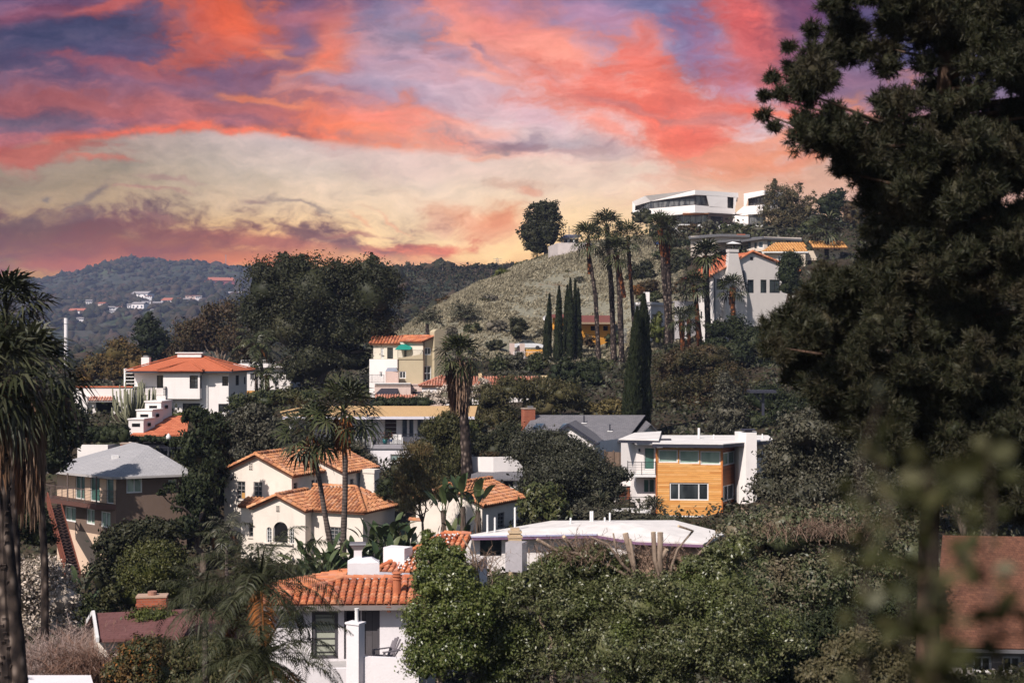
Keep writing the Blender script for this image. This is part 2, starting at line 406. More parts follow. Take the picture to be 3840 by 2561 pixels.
def leafmat(name, cols, rough=.5, spec=.35, sc=.25, patch=None):
    """leaf albedo: each leaf its own tint, and drifts of older / younger leaves through the crown"""
    if name in MATS: return MATS[name]
    b = NB(name); cols = [(r_ * .82, g_ * .70, b_ * .60) for r_, g_, b_ in cols]; spec *= .5
    if patch: patch = (patch[0] * .92, patch[1] * .80, patch[2] * .72)
    g = b.n('ShaderNodeNewGeometry')
    k = len(cols)
    col = b.ramp(g.outputs['Random Per Island'], [(i / max(1, k - 1), c) for i, c in enumerate(cols)])
    if patch:
        f = b.ramp(b.noise(sc, 3), [(.5, (0, 0, 0)), (.68, (.8, .8, .8))])
        col = b.mix(f, col, patch)
    MATS[name] = b.out(col, rough, spec); return MATS[name]
def bark(name, c1, c2, rings=0.0):
    if name in MATS: return MATS[name]
    b = NB(name)
    if rings < 0:      # overlapping cut leaf bases: pale tips, black gaps
        v = b.n('ShaderNodeTexVoronoi'); v.inputs['Scale'].default_value = -rings; v.inputs['Randomness'].default_value = .75
        b.L.new(b.coord((1, 1, .62)), v.inputs['Vector'])
        col = b.ramp(v.outputs['Distance'], [(.1, c2), (.34, c1), (.6, (.012, .01, .01))])
        col = b.mix(b.ramp(b.noise(1.3, 3), [(.4, (0, 0, 0)), (.7, (.6, .6, .6))]), col, c1)
        b.bump(v.outputs['Distance'], -.8, .12); MATS[name] = b.out(col, .95, .05); return MATS[name]
    n = b.noise(3.0, 5, b.coord((2, 2, .6)))
    col = b.ramp(n, [(.32, c1), (.66, c2)])
    h = b.noise(9, 4, b.coord((1, 1, .4)))
    if rings:
        wv = b.n('ShaderNodeTexWave', bands_direction='Z'); wv.inputs['Scale'].default_value = rings; wv.inputs['Distortion'].default_value = 3.0
        wv.inputs['Detail'].default_value = 2
        b.L.new(b.coord(), wv.inputs['Vector'])
        col = b.mix(b.ramp(wv.outputs['Fac'], [(.1, (.7, .7, .7)), (.45, (0, 0, 0))]), col, tuple(v * .4 for v in c1))
    b.bump(h, .6, .05)
    MATS[name] = b.out(col, .95, .1); return MATS[name]

# ------------------------------------------------------------------ geometry helpers
def P(px, py, d): return Vector(((px - CX) / F * d, d, (CY - py) / F * d))
def ZP(py, d): return (CY - py) / F * d
def XY(px, d): return Vector(((px - CX) / F * d, d))
def hit(p, ang, px):
    """where the plan line from p at heading ang (deg) meets the bearing px"""
    s = (px - CX) / F; c, q = math.cos(math.radians(ang)), math.sin(math.radians(ang))
    t = (s * p.y - p.x) / (c - s * q)
    return Vector((p.x + t * c, p.y + t * q))
def step(p, ang, L): return Vector((p.x + L * math.cos(math.radians(ang)), p.y + L * math.sin(math.radians(ang))))

ORG = {}
def settags(o, label=None, cat=None, group=None, kind=None):
    if label: o['label'] = label
    if cat: o['category'] = cat
    if group: o['group'] = group
    if kind: o['kind'] = kind
    return o
def thing(name, label, cat, loc, group=None):
    o = bpy.data.objects.new(name, None); COL.objects.link(o)
    o.empty_display_size = .3; o.location = loc
    ORG[o] = Vector(loc)
    return settags(o, label, cat, group)
class MB:
    def __init__(s): s.v = []; s.f = []
    def face(s, pts):
        k = len(s.v); s.v += [tuple(p) for p in pts]; s.f.append(tuple(range(k, k + len(pts))))
    def raw(s, vs, fs):
        k = len(s.v); s.v += [tuple(p) for p in vs]; s.f += [tuple(i + k for i in f) for f in fs]
    def hexa(s, b, t):
        """closed solid from a base quad and a top quad"""
        n = len(b)
        fs = [tuple(range(n))[::-1], tuple(range(n, 2 * n))] + [(i, (i + 1) % n, n + (i + 1) % n, n + i) for i in range(n)]
        s.raw(list(b) + list(t), fs)
    def prism(s, poly, z0, z1):
        s.hexa([(p[0], p[1], z0) for p in poly], [(p[0], p[1], z1) for p in poly])
    def box(s, c, u, w, h, dep):
        """box centred on c (3D, bottom centre); u plan heading of its width"""
        ca, sa = math.cos(u), math.sin(u)
        q = []
        for a, b in ((-1, -1), (1, -1), (1, 1), (-1, 1)):
            q.append((c[0] + a * w / 2 * ca - b * dep / 2 * sa, c[1] + a * w / 2 * sa + b * dep / 2 * ca))
        s.prism(q, c[2], c[2] + h)
    def slab(s, pts, th):
        pts = [Vector(p) for p in pts]
        n = (pts[1] - pts[0]).cross(pts[2] - pts[1]).normalized()
        if n.z < 0: n = -n
        s.hexa([p - n * th for p in pts], pts)
    def tube(s, pts, rad, sides=6, cap=True):
        pts = [Vector(p) for p in pts]; n = len(pts)
        if not hasattr(rad, '__len__'): rad = [rad] * n
        vs = []; up0 = None
        for i, p in enumerate(pts):
            t = (pts[min(i + 1, n - 1)] - pts[max(i - 1, 0)]).normalized()
            up = Vector((0, 0, 1)) if abs(t.z) < .9 else Vector((1, 0, 0))
            a = t.cross(up).normalized()
            if up0 is not None and a.dot(up0) < 0: a = -a
            up0 = a; b = t.cross(a).normalized()
            for k in range(sides):
                q = 2 * math.pi * k / sides
                vs.append(p + (a * math.cos(q) + b * math.sin(q)) * rad[i])
        fs = [(i * sides + k, i * sides + (k + 1) % sides, (i + 1) * sides + (k + 1) % sides, (i + 1) * sides + k) for i in range(n - 1) for k in range(sides)]
        if cap: fs += [tuple(range(sides))[::-1], tuple(range((n - 1) * sides, n * sides))]
        s.raw(vs, fs)
    def bar(s, a, b, w, h):
        """square bar between two points"""
        a = Vector(a); b = Vector(b); t = (b - a).normalized()
        up = Vector((0, 0, 1)) if abs(t.z) < .95 else Vector((0, 1, 0))
        x = t.cross(up).normalized() * w / 2; y = x.cross(t).normalized() * h / 2
        q = [(-1, -1), (1, -1), (1, 1), (-1, 1)]
        s.hexa([a + x * i + y * j for i, j in q], [b + x * i + y * j for i, j in q])
    def build(s, name, mat, parent=None, smooth=False, org=None):
        if not s.v: return None
        o3 = ORG[parent] if parent is not None else (org or Vector((0, 0, 0)))
        me = bpy.data.meshes.new(name)
        V = np.array(s.v, float) - np.array(o3)
        me.from_pydata(V.tolist(), [], s.f); me.update()
        if mat: me.materials.append(mat)
        if smooth: me.polygons.foreach_set('use_smooth', [True] * len(me.polygons))
        o = bpy.data.objects.new(name, me); COL.objects.link(o)
        if parent is not None: o.parent = parent
        else: o.location = o3
        ORG[o] = Vector(o3)
        return o
def npmesh(name, V, Fs, mat, parent=None, loc=None, smooth=False, local=True):
    """V (n,3) local coords, Fs (m,4) or (m,3) array, or list of such arrays"""
    if not isinstance(Fs, list): Fs = [Fs]
    Fs = [f for f in Fs if len(f)]
    me = bpy.data.meshes.new(name)
    nl = sum(f.size for f in Fs); nf = sum(len(f) for f in Fs)
    me.vertices.add(len(V)); me.vertices.foreach_set('co', np.ascontiguousarray(V, dtype=np.float32).ravel())
    me.loops.add(nl); me.loops.foreach_set('vertex_index', np.concatenate([f.ravel() for f in Fs]).astype(np.int32))
    me.polygons.add(nf)
    sizes = np.concatenate([np.full(len(f), f.shape[1]) for f in Fs])
    st = np.concatenate([[0], np.cumsum(sizes)[:-1]])
    me.polygons.foreach_set('loop_start', st.astype(np.int32))
    if smooth: me.polygons.foreach_set('use_smooth', np.ones(nf, bool))
    me.update(calc_edges=True)
    if mat: me.materials.append(mat)
    o = bpy.data.objects.new(name, me); COL.objects.link(o)
    if parent is not None: o.parent = parent; ORG[o] = ORG.get(parent, Vector((0, 0, 0)))
    if loc is not None: o.location = loc
    return o
def copy_tree(o, parent=None):
    c = o.copy(); COL.objects.link(c)
    if parent is not None: c.parent = parent
    for ch in [k for k in COPYKIDS.get(o, ())]:
        copy_tree(ch, c)
    return c
COPYKIDS = {}

# ------------------------------------------------------------------ house kit
class House:
    def __init__(s, name, label, cat, p, z, group=None):
        s.r = thing(name, label, cat, (p[0], p[1], z), group); s.mb = {}; s.z = z
    def m(s, part, mat, parent=None):
        k = (part, mat.name)
        if k not in s.mb: s.mb[k] = (MB(), mat)
        return s.mb[k][0]
    def done(s):
        out = {}
        for (part, _), (mb, mat) in s.mb.items():
            out[part] = mb.build(part, mat, s.r)
        return out
    def wall(s, a, b, z0, z1, mat, wins=(), top=None, dep=.16, part='wall'):
        """wall a->b (outside on the right hand); wins: (px0,py0,px1,py1,style) in surveyed bearings; top: extra (px|u, z) gable points"""
        mb = s.m(part, mat)
        a = Vector(a[:2]); b = Vector(b[:2]); L = (b - a).length; t = (b - a) / L; n = Vector((t.y, -t.x))
        def W(u, z, k=0): q = a + t * u - n * k; return (q.x, q.y, z)
        ang = math.degrees(math.atan2(t.y, t.x))
        H = []
        for w in wins:
            x0, y0, x1, y1, st = w
            q0 = hit(a, ang, x0); q1 = hit(a, ang, x1)
            u0 = (q0 - a).dot(t); u1 = (q1 - a).dot(t)
            if u0 > u1: u0, u1 = u1, u0
            ym = (q0.y + q1.y) / 2
            H.append([max(u0, .03), min(u1, L - .03), max(ZP(y1, ym), z0 + .02), min(ZP(y0, ym), z1 - .02), st])
        us = sorted({0, L, *[h[0] for h in H], *[h[1] for h in H]}); zs = sorted({z0, z1, *[h[2] for h in H], *[h[3] for h in H]})
        for i in range(len(us) - 1):
            for j in range(len(zs) - 1):
                um = (us[i] + us[i + 1]) / 2; zm = (zs[j] + zs[j + 1]) / 2
                if any(h[0] < um < h[1] and h[2] < zm < h[3] for h in H): continue
                mb.face([W(us[i], zs[j]), W(us[i + 1], zs[j]), W(us[i + 1], zs[j + 1]), W(us[i], zs[j + 1])])
        if top:
            mb.face([W(0, z1)] + [W(u, z) for u, z in top][::1] + [W(L, z1)] if False else [W(0, z1), W(L, z1)] + [W(u, z) for u, z in top[::-1]])
        for u0, u1, v0, v1, st in H:
            for q in (((u0, v0), (u1, v0)), ((u1, v0), (u1, v1)), ((u1, v1), (u0, v1)), ((u0, v1), (u0, v0))):
                mb.face([W(*q[0]), W(*q[1]), W(*q[1], dep), W(*q[0], dep)])
            if st.get('arch'):
                r = (u1 - u0) / 2; uc = (u0 + u1) / 2; zc = v1 - r
                for sg in (-1, 1):
                    arc = [(uc + sg * r * math.cos(k * math.pi / 16), zc + r * math.sin(k * math.pi / 16)) for k in range(9)]
                    mb.face([W(*q) for q in arc] + [W(uc + sg * r, v1)])
            s.window(W, u0, u1, v0, v1, st, dep)
    def window(s, W, u0, u1, v0, v1, st, dep):
        fm = st.get('frame'); nx = st.get('nx', 1); ny = st.get('ny', 1); fw = st.get('fw', .07)
        kind = st.get('part', 'window')
        k = dep - .03
        mb = MB()
        def bar(a0, a1, b0, b1, k0, k1):
            mb.hexa([W(a0, b0, k1), W(a1, b0, k1), W(a1, b0, k0), W(a0, b0, k0)], [W(a0, b1, k1), W(a1, b1, k1), W(a1, b1, k0), W(a0, b1, k0)])
        prd = st.get('proud', 0)
        ko = -.04 if prd else dep - .1
        bar(u0, u0 + fw, v0, v1, ko, k); bar(u1 - fw, u1, v0, v1, ko, k)
        bar(u0 + fw, u1 - fw, v0, v0 + fw, ko, k); bar(u0 + fw, u1 - fw, v1 - fw, v1, ko, k)
        mw = st.get('mw', fw * .7)
        xs = st.get('xs') or [i / nx for i in range(1, nx)]
        for q in xs:
            u = u0 + (u1 - u0) * q; bar(u - mw / 2, u + mw / 2, v0 + fw, v1 - fw, ko + .02, k)
        mh = st.get('mh', mw * .5)
        for i in range(1, ny):
            z = v0 + (v1 - v0) * i / ny; bar(u0 + fw, u1 - fw, z - mh / 2, z + mh / 2, ko + .03, k)
        fr = mb.build(kind, fm, s.r)
        g = MB(); g.face([W(u0, v0, dep - .02), W(u1, v0, dep - .02), W(u1, v1, dep - .02), W(u0, v1, dep - .02)])
        g.build(st.get('panename', 'pane'), st['pane'], fr)
        if st.get('sill'):
            q = MB()
            a0, a1 = u0 - .08, u1 + .08
            q.hexa([W(a0, v0 - .09, dep - .04), W(a1, v0 - .09, dep - .04), W(a1, v0 - .09, -.09), W(a0, v0 - .09, -.09)],
                   [W(a0, v0 - .003, dep - .04), W(a1, v0 - .003, dep - .04), W(a1, v0 - .003, -.09), W(a0, v0 - .003, -.09)])
            q.build('sill', st['sill'], fr)
        if st.get('board'):
            q = MB(); um = u0 + (u1 - u0) * .52
            q.hexa([W(um, v0 + .08, k + .0), W(u1 - .08, v0 + .08, k), W(u1 - .08, v0 + .08, ko + .01), W(um, v0 + .08, ko + .01)],
                   [W(um, v0 + (v1 - v0) * .36, k), W(u1 - .08, v0 + (v1 - v0) * .36, k), W(u1 - .08, v0 + (v1 - v0) * .36, ko + .01), W(um, v0 + (v1 - v0) * .36, ko + .01)])
            q.build('board', st['board'], fr)
    def railing(s, pts, z, h, mat, post=1.2, horizontal=True, nb=5, name='railing'):
        """rail along plan points at floor level z"""
        mb = MB()
        for a, b in zip(pts[:-1], pts[1:]):
            a = Vector(a[:2]); b = Vector(b[:2]); L = (b - a).length; n = max(1, round(L / post))
            for i in range(n + 1):
                q = a + (b - a) * i / n; mb.bar((q.x, q.y, z), (q.x, q.y, z + h), .05, .05)
            mb.bar((a.x, a.y, z + h + .02), (b.x, b.y, z + h + .02), .06, .04)
            if horizontal:
                for k in range(nb):
                    zz = z + h * (k + .6) / (nb + .3); mb.bar((a.x, a.y, zz), (b.x, b.y, zz), .022, .022)
            else:
                n = max(2, round(L / .13))
                for i in range(1, n):
                    q = a + (b - a) * i / n; mb.bar((q.x, q.y, z + .06), (q.x, q.y, z + h), .02, .02)
                mb.bar((a.x, a.y, z + .07), (b.x, b.y, z + .07), .03, .03)
        return mb.build(name, mat, s.r)

def tile_roof(mb, poly, r=.13, row=.38, slab=None, lift=.06):
    """barrel tiles on the plane polygon; poly[0]->poly[1] is the eave"""
    poly = [Vector(p) for p in poly]
    n = (poly[1] - poly[0]).cross(poly[2] - poly[1]).normalized()
    if n.z < 0: n = -n
    S = (poly[1] - poly[0]).normalized(); T = n.cross(S).normalized()
    if T.z < 0: T = -T
    O = poly[0]
    q = [((p - O).dot(S), (p - O).dot(T)) for p in poly]
    if slab is not None:
        slab.slab([p + n * 0.0 for p in poly], .14)
    s0 = min(a for a, _ in q); s1 = max(a for a, _ in q)
    sp = r * 2.25; nc = max(1, int((s1 - s0) / sp)); sp = (s1 - s0) / nc
    for i in range(nc):
        sc = s0 + (i + .5) * sp
        ts = []
        for (a0, b0), (a1, b1) in zip(q, q[1:] + q[:1]):
            if (a0 - sc) * (a1 - sc) < 0: ts.append(b0 + (b1 - b0) * (sc - a0) / (a1 - a0))
        if len(ts) < 2: continue
        t0, t1 = min(ts), max(ts)
        nr = max(1, int(round((t1 - t0) / row))); rw = (t1 - t0) / nr
        for k in range(nr):
            ta = t0 + k * rw - .04; tb = t0 + (k + 1) * rw + .02
            j = random.uniform(-.012, .012)
            vs = []
            for (tt, rr, lf) in ((ta, r, lift), (tb, r * .86, lift * .15)):
                for m in range(5):
                    an = math.pi * m / 4
                    vs.append(O + S * (sc + j + rr * math.cos(an)) + T * tt + n * (lf + rr * .8 * math.sin(an)))
            fs = [(m, m + 1, m + 6, m + 5) for m in range(4)] + [(0, 4, 3, 2, 1)]
            mb.raw(vs, fs)
def caps(mb, p, q, r=.15, L=.42, lift=.06):
    p = Vector(p); q = Vector(q); n = max(1, round((q - p).length / L)); t = (q - p) / n; td = t.normalized()
    a = td.cross(Vector((0, 0, 1))).normalized(); b = a.cross(td).normalized()
    for i in range(n):
        vs = []
        for (o, rr, lf) in ((p + t * i - td * .03, r, lift + .02), (p + t * (i + 1) + td * .03, r * .84, lift)):
            for m in range(6):
                an = -.25 + (math.pi + .5) * m / 5
                vs.append(o + a * rr * math.cos(an) + b * (lf + rr * .85 * math.sin(an)))
        mb.raw(vs, [(m, m + 1, m + 7, m + 6) for m in range(5)] + [(0, 5, 4, 3, 2, 1), (6, 7, 8, 9, 10, 11)])
# ------------------------------------------------------------------ terrain: one sheet through surveyed ground points (bearing, elevation, distance)
GP = """
1920 5600 5|0 3300 15|1920 3350 15|3840 3300 15|0 2950 30|1000 2900 30|1920 2950 30|3000 2850 30|3840 2750 30
0 2690 45|980 2760 45|1900 2780 45|2800 2680 45|3600 2600 45|100 2480 60|700 2600 60|1300 2640 60|1500 2640 60|2300 2520 60|3100 2380 60|3750 2480 60
100 2330 82|500 2350 84|1200 2330 84|1500 2300 82|2000 2250 80|2600 2170 85|3200 2020 80|3700 2060 80
80 2180 110|250 2170 108|450 2230 100|850 2170 99|1150 2160 98|1450 2110 102|1900 2030 98|2060 1990 99|2300 1960 112|2600 2000 112|2900 1920 112|3300 1800 110|3800 1780 110
580 1735 124|380 1740 126|200 1760 124|900 1850 120|1250 1810 125|1450 1795 136|1760 1870 117|2000 1860 117|2230 1790 132|2400 1850 122|2700 1760 128
50 1570 148|350 1575 142|700 1575 146|1000 1580 148|1200 1500 160|1500 1600 148|1900 1640 143|2200 1580 150|2400 1660 145|2750 1630 150|3100 1520 150|3700 1500 150
450 1500 172|880 1500 172|1450 1490 172|1650 1500 172|1950 1430 183|2200 1430 188|2500 1410 188|2700 1300 196|2950 1300 198|3300 1200 200|3700 1200 200
1500 1370 212|1700 1345 210|1950 1345 213|2080 1360 212|2250 1300 228|2430 1290 214|2600 1180 228|2900 1060 232|3300 1010 235
1550 1232 235|1600 1178 242|1700 1112 255|1800 1062 265|1900 1022 275|1950 992 281|2050 964 287|2110 952 289|2200 912 291|2300 902 293|2400 898 296
1700 1235 228|1900 1150 243|1900 1280 220|2100 1080 258|2100 1290 216|2300 1000 272|2300 1180 245|2500 1010 268|2450 1150 240|2700 940 262|2950 920 262|3300 880 270|3700 860 270
2460 870 305|2700 858 300|2900 860 305|3200 830 310|3700 800 310|2600 850 320|2900 850 330
0 1480 220|300 1480 220|700 1480 220|1100 1470 220|0 1440 300|300 1440 300|700 1435 300|1100 1430 300|1400 1390 300|1560 1300 290
1750 1275 330|1950 1215 340|2100 1150 350|2300 1040 370|2600 960 400|3000 900 420|3500 860 420|300 1425 450|900 1400 450|1400 1335 450|1800 1270 450|2200 1130 470
1350 1036 620|1480 1022 620|1560 1024 620|1700 1027 620|1800 1024 620|1900 1020 620|2000 1006 620|2300 965 640|2800 930 650|3500 880 650|1180 1060 640|1000 1150 640|800 1260 640|500 1350 640
1500 1130 535|1800 1120 530|1950 1080 520|1500 1080 900|2000 1060 900|3000 1000 900
100 1340 800|230 1320 800|320 1306 800|400 1330 780|600 1345 800|100 1330 1000|400 1335 1000|700 1330 1000|100 1275 1250|400 1262 1250|700 1240 1250|900 1200 1250
0 1230 1500|300 1215 1500|500 1205 1500|700 1150 1400|850 1140 1400|1000 1120 1400|0 1165 2000|200 1150 2000|450 1140 2000|700 1115 2000|950 1100 2000|1300 1080 2000
-600 1080 2700|-200 1068 2700|0 1066 2700|120 1066 2700|200 1056 2700|300 1040 2700|400 1006 2650|440 994 2600|520 989 2600|570 992 2600|620 1006 2600|700 1014 2600|870 1018 2600|950 1028 2600|1100 1034 2600|1400 1036 2600|2000 1030 2600|3800 1040 2600
0 1130 3500|500 1080 3500|1000 1090 3500|2000 1090 3500|3800 1090 3500|0 1240 6000|1920 1240 6000|3840 1240 6000|1920 1275 12000|0 1275 12000|3840 1275 12000
"""
_g = np.array([[float(v) for v in t.split()] for ln in GP.strip().split('\n') for t in ln.split('|')])
_gc = np.stack([(_g[:, 0] - CX) / F * 4.0, np.log(_g[:, 2]) * 1.35], 1)
_ge = (CY - _g[:, 1]) / F
_gb = -0.02; 
def _k(r): return r
_A = _k(np.linalg.norm(_gc[:, None] - _gc[None], axis=2))
_w = np.linalg.solve(_A + np.eye(len(_A)) * 1e-4, _ge - _gb)
_TN = _tile(21, beta=1.5); _TN2 = _tile(22, beta=1.2)
def gz(x, y):
    x = np.asarray(x, float); y = np.maximum(np.asarray(y, float), 4.0)
    s = np.clip(x / y, -1.0, 1.0) * 4.0; d = np.log(y) * 1.35
    sh = s.shape; s = s.ravel(); d = d.ravel()
    e = np.full(s.shape, _gb)
    for i in range(0, len(s), 20000):
        e[i:i + 20000] += _k(np.hypot(s[i:i + 20000, None] - _gc[None, :, 0], d[i:i + 20000, None] - _gc[None, :, 1])) @ _w
    y = y.ravel(); x = x.ravel()
    far = np.clip((y - 330) / 900, 0, 1)
    nz = _samp(_TN, x / 1.1 + 100, y / 1.1) * (0.10 + 0.05 * np.clip(y - 200, 0, 80) / 20) * (1 - far) + (_samp(_TN2, x / 7 + 40, y / 7) * 4.5 + _samp(_TN, x / 16, y / 16) * 6) * far ** 1.7
    return (e * y + nz).reshape(sh)
def G(px, d): q = XY(px, d); return float(gz(q.x, q.y))

def build_terrain():
    ns, nd = 460, 520
    s = np.linspace(-1.0, 1.0, ns); s = np.sign(s) * np.abs(s) ** 1.35
    d = np.geomspace(4, 3300, nd)
    S, D = np.meshgrid(s, d)
    X = S * D; Z = gz(X, D)
    global HAZE_LO; HAZE_LO = float(Z.min()) - 1
    V = np.stack([X, D, Z], -1).reshape(-1, 3)
    i, j = np.meshgrid(np.arange(ns - 1), np.arange(nd - 1))
    a = j * ns + i
    Q = np.stack([a, a + 1, a + ns + 1, a + ns], -1).reshape(-1, 4)
    b = NB('earth')
    # bare soil, dry leaf litter, thin grass; wide patches differ
    co = b.coord()
    n1 = b.noise(.02, 6, co); n2 = b.noise(.35, 6, co); n3 = b.noise(2.5, 4, co)
    soil = b.ramp(n2, [(.3, (.028, .021, .014)), (.5, (.05, .038, .026)), (.62, (.026, .03, .015)), (.8, (.075, .058, .04))])
    dry = b.ramp(n3, [(.3, (.13, .12, .085)), (.55, (.22, .205, .155)), (.75, (.17, .16, .115))])
    dry = b.mix(b.ramp(n2, [(.62, (0, 0, 0)), (.74, (.8, .8, .8))]), dry, (.20, .11, .065))
    scrub = b.ramp(b.noise(.06, 7, co, .7), [(.36, (.012, .017, .014)), (.47, (.032, .040, .026)), (.55, (.055, .055, .042)), (.66, (.075, .06, .05))])
    meadow = b.ramp(n2, [(.3, (.035, .07, .012)), (.7, (.075, .125, .025))])
    scrub = b.mix(b.ramp(b.noise(.008, 4, co), [(.56, (0, 0, 0)), (.66, (.8, .8, .8))]), scrub, (.06, .075, .03))
    sp = b.n('ShaderNodeSeparateXYZ'); b.L.new(co, sp.inputs[0])
    def mr(v, a0, a1):
        q = b.n('ShaderNodeMapRange', interpolation_type='SMOOTHSTEP'); b.L.new(v, q.inputs[0]); q.inputs[1].default_value = a0; q.inputs[2].default_value = a1; return q.outputs[0]
    def mul(a, c):
        q = b.n('ShaderNodeMath', operation='MULTIPLY'); b.L.new(a, q.inputs[0]); b.L.new(c, q.inputs[1]); return q.outputs[0]
    hill = mul(mul(mr(sp.outputs[1], 204, 216), mr(sp.outputs[1], 312, 298)), mul(mr(sp.outputs[0], -26, -18), mr(sp.outputs[0], 34, 22)))
    far = mr(sp.outputs[1], 330, 420)
    mead = mul(mul(mr(sp.outputs[1], 640, 700), mr(sp.outputs[1], 900, 850)), mul(mr(sp.outputs[0], -340, -300), mr(sp.outputs[0], -200, -240)))
    col = b.mix(hill, soil, dry); col = b.mix(far, col, scrub); col = b.mix(mead, col, meadow)
    b.bump(n2, .5, .4)
    m = b.out(col, .95, .05)
    o = npmesh('ground', V, Q, m, smooth=True)
    settags(o, 'hillside ground of dry grass, soil and scrub', None, None, 'structure')
build_terrain()
# ------------------------------------------------------------------ foliage kit
def unit(v): return v / np.maximum(np.linalg.norm(v, axis=-1, keepdims=True), 1e-9)
def ico():
    bm = bmesh.new(); bmesh.ops.create_icosphere(bm, subdivisions=2, radius=1.0)
    V = np.array([v.co[:] for v in bm.verts]); Fa = np.array([[v.index for v in f.verts] for f in bm.faces]); bm.free(); return V, Fa
ICOV, ICOF = ico()
def leafquads(C, T, B, L, W):
    """diamond leaves: centre C, long axis T, width axis B"""
    L = L[:, None] / 2; W = W[:, None] / 2
    V = np.stack([C - T * L, C + B * W - T * L * .15, C + T * L, C - B * W - T * L * .15], 1).reshape(-1, 3)
    n = len(C); Q = (np.arange(n) * 4)[:, None] + np.arange(4)[None]
    return V, Q
def crown_geo(r, lobes, L, n, asp=.45, shell=.8, droop=0.0, sig=.17, up=.35, core=.7, clump=26):
    """lobes (k,6): centre, radii. leaves gathered in clumps over an uneven shell"""
    lobes = np.array(lobes, float)
    area = lobes[:, 3] * lobes[:, 5] + lobes[:, 4] * lobes[:, 3]
    nc = max(6, n // clump)
    k = r.choice(len(lobes), nc, p=area / area.sum())
    dirs = unit(r.randn(nc, 3)); dirs[:, 2] = np.where(dirs[:, 2] < -.5, -dirs[:, 2], dirs[:, 2])
    rad = shell + r.rand(nc) ** 1.5 * (1.08 - shell) * np.where(r.rand(nc) < .12, 1.28, 1.0)
    rad = np.where(r.rand(nc) < .18, rad * r.uniform(.55, .9, nc), rad)
    cc = lobes[k, :3] + dirs * lobes[k, 3:] * rad[:, None]
    m = clump
    sg = lobes[k, 3:].min(1) * sig * r.uniform(.6, 1.5, nc)
    off = r.randn(nc, m, 3) * sg[:, None, None] * np.array([1, 1, .8])
    C = (cc[:, None] + off).reshape(-1, 3)
    out = unit(off.reshape(-1, 3) + np.repeat(dirs, m, 0) * sg.mean() * 1.2 + np.array([0, 0, up * sg.mean()]))
    nrm = unit(out + r.randn(nc * m, 3) * .55)
    T = unit(np.cross(nrm, r.randn(nc * m, 3)) + np.array([0, 0, -droop]))
    B = unit(np.cross(nrm, T))
    LL = L * r.uniform(.65, 1.35, nc * m)
    V, Q = leafquads(C, T, B, LL, LL * asp)
    Vs = [V]; Fs = [Q]; b0 = len(V)
    if core > 0:
        cv = []; cf = []
        for i, l in enumerate(lobes):
            j = 1 + .16 * r.randn(len(ICOV))
            v = ICOV * l[3:] * core * j[:, None] + l[:3]
            cf.append(ICOF + b0); b0 += len(v); cv.append(v)
        Vs += cv; return np.concatenate(Vs), [Q, np.concatenate(cf)]
    return np.concatenate(Vs), [Q]
def plobes(px_lobes, d, r, dep=.9):
    out = []
    for l in px_lobes:
        x, y, rx, ry = l[:4]
        dd = d + (l[4] if len(l) > 4 else r.uniform(-.35, .35) * rx / F * d)
        p = P(x, y, dd); a = rx / F * dd; b = ry / F * dd
        out.append((p.x, p.y, p.z, a, max(a, b) * dep, b))
    return out
def limbs(mb, base, lobes, r, r0, sides=6, n=6, lean=None):
    base = np.array(base); cen = np.mean([l[:3] for l in lobes], 0)
    fork = base + (cen - base) * .45; fork[2] = base[2] + (cen[2] - base[2]) * .5
    def jit(p, q, k, a):
        pts = []
        for i in range(k + 1):
            t = i / k; w = math.sin(math.pi * t) * a
            pts.append(Vector(p + (q - p) * t + r.randn(3) * w))
        return pts
    H = np.linalg.norm(cen - base)
    mb.tube(jit(base - np.array([0, 0, .6]), fork, 5, H * .03), np.linspace(r0 * 1.25, r0 * .8, 6).tolist(), sides)
    idx = list(range(len(lobes))); r.shuffle(idx)
    for i in idx[:n]:
        q = np.array(lobes[i][:3]) + np.array([0, 0, lobes[i][5] * .4])
        mb.tube(jit(fork, q, 5, np.linalg.norm(q - fork) * .05), np.linspace(r0 * .6, r0 * .12, 6).tolist(), 5)
def tree(name, label, cat, d, base, lobes, mat, L, n, seed, barkm=None, r0=.25, group=None, sub=None, **kw):
    """base (px, py or None -> ground)"""
    r = np.random.RandomState(seed)
    dt = kw.pop('dtrunk', d)
    b = XY(base[0], dt); z = float(gz(b.x, b.y)) if base[1] is None else ZP(base[1], dt)
    root = thing(name, label, cat, (b.x, b.y, z), group)
    W = plobes(lobes, d, r)
    nl = kw.pop('limbs', 6)
    V, Fs = crown_geo(r, W, L, n, **kw)
    o = npmesh(kw.get('cname', 'crown') if 'cname' in kw else 'crown', V - np.array(ORG[root]), Fs, mat, root)
    if barkm is not None:
        mb = MB(); limbs(mb, (b.x, b.y, z), W, r, r0, n=nl); mb.build('trunk', barkm, root, smooth=True)
    return root
def blob(cx, cy, rx, ry, k, seed):
    """k lobes filling an ellipse of bearings"""
    r = np.random.RandomState(seed); out = [(cx, cy, rx * .62, ry * .62)]
    for i in range(k):
        a = 2 * math.pi * (i + r.uniform(-.3, .3)) / k
        q = r.uniform(.45, .62); s = r.uniform(.34, .52)
        out.append((cx + math.cos(a) * rx * q, cy - math.sin(a) * ry * q, rx * s, ry * s))
    return out

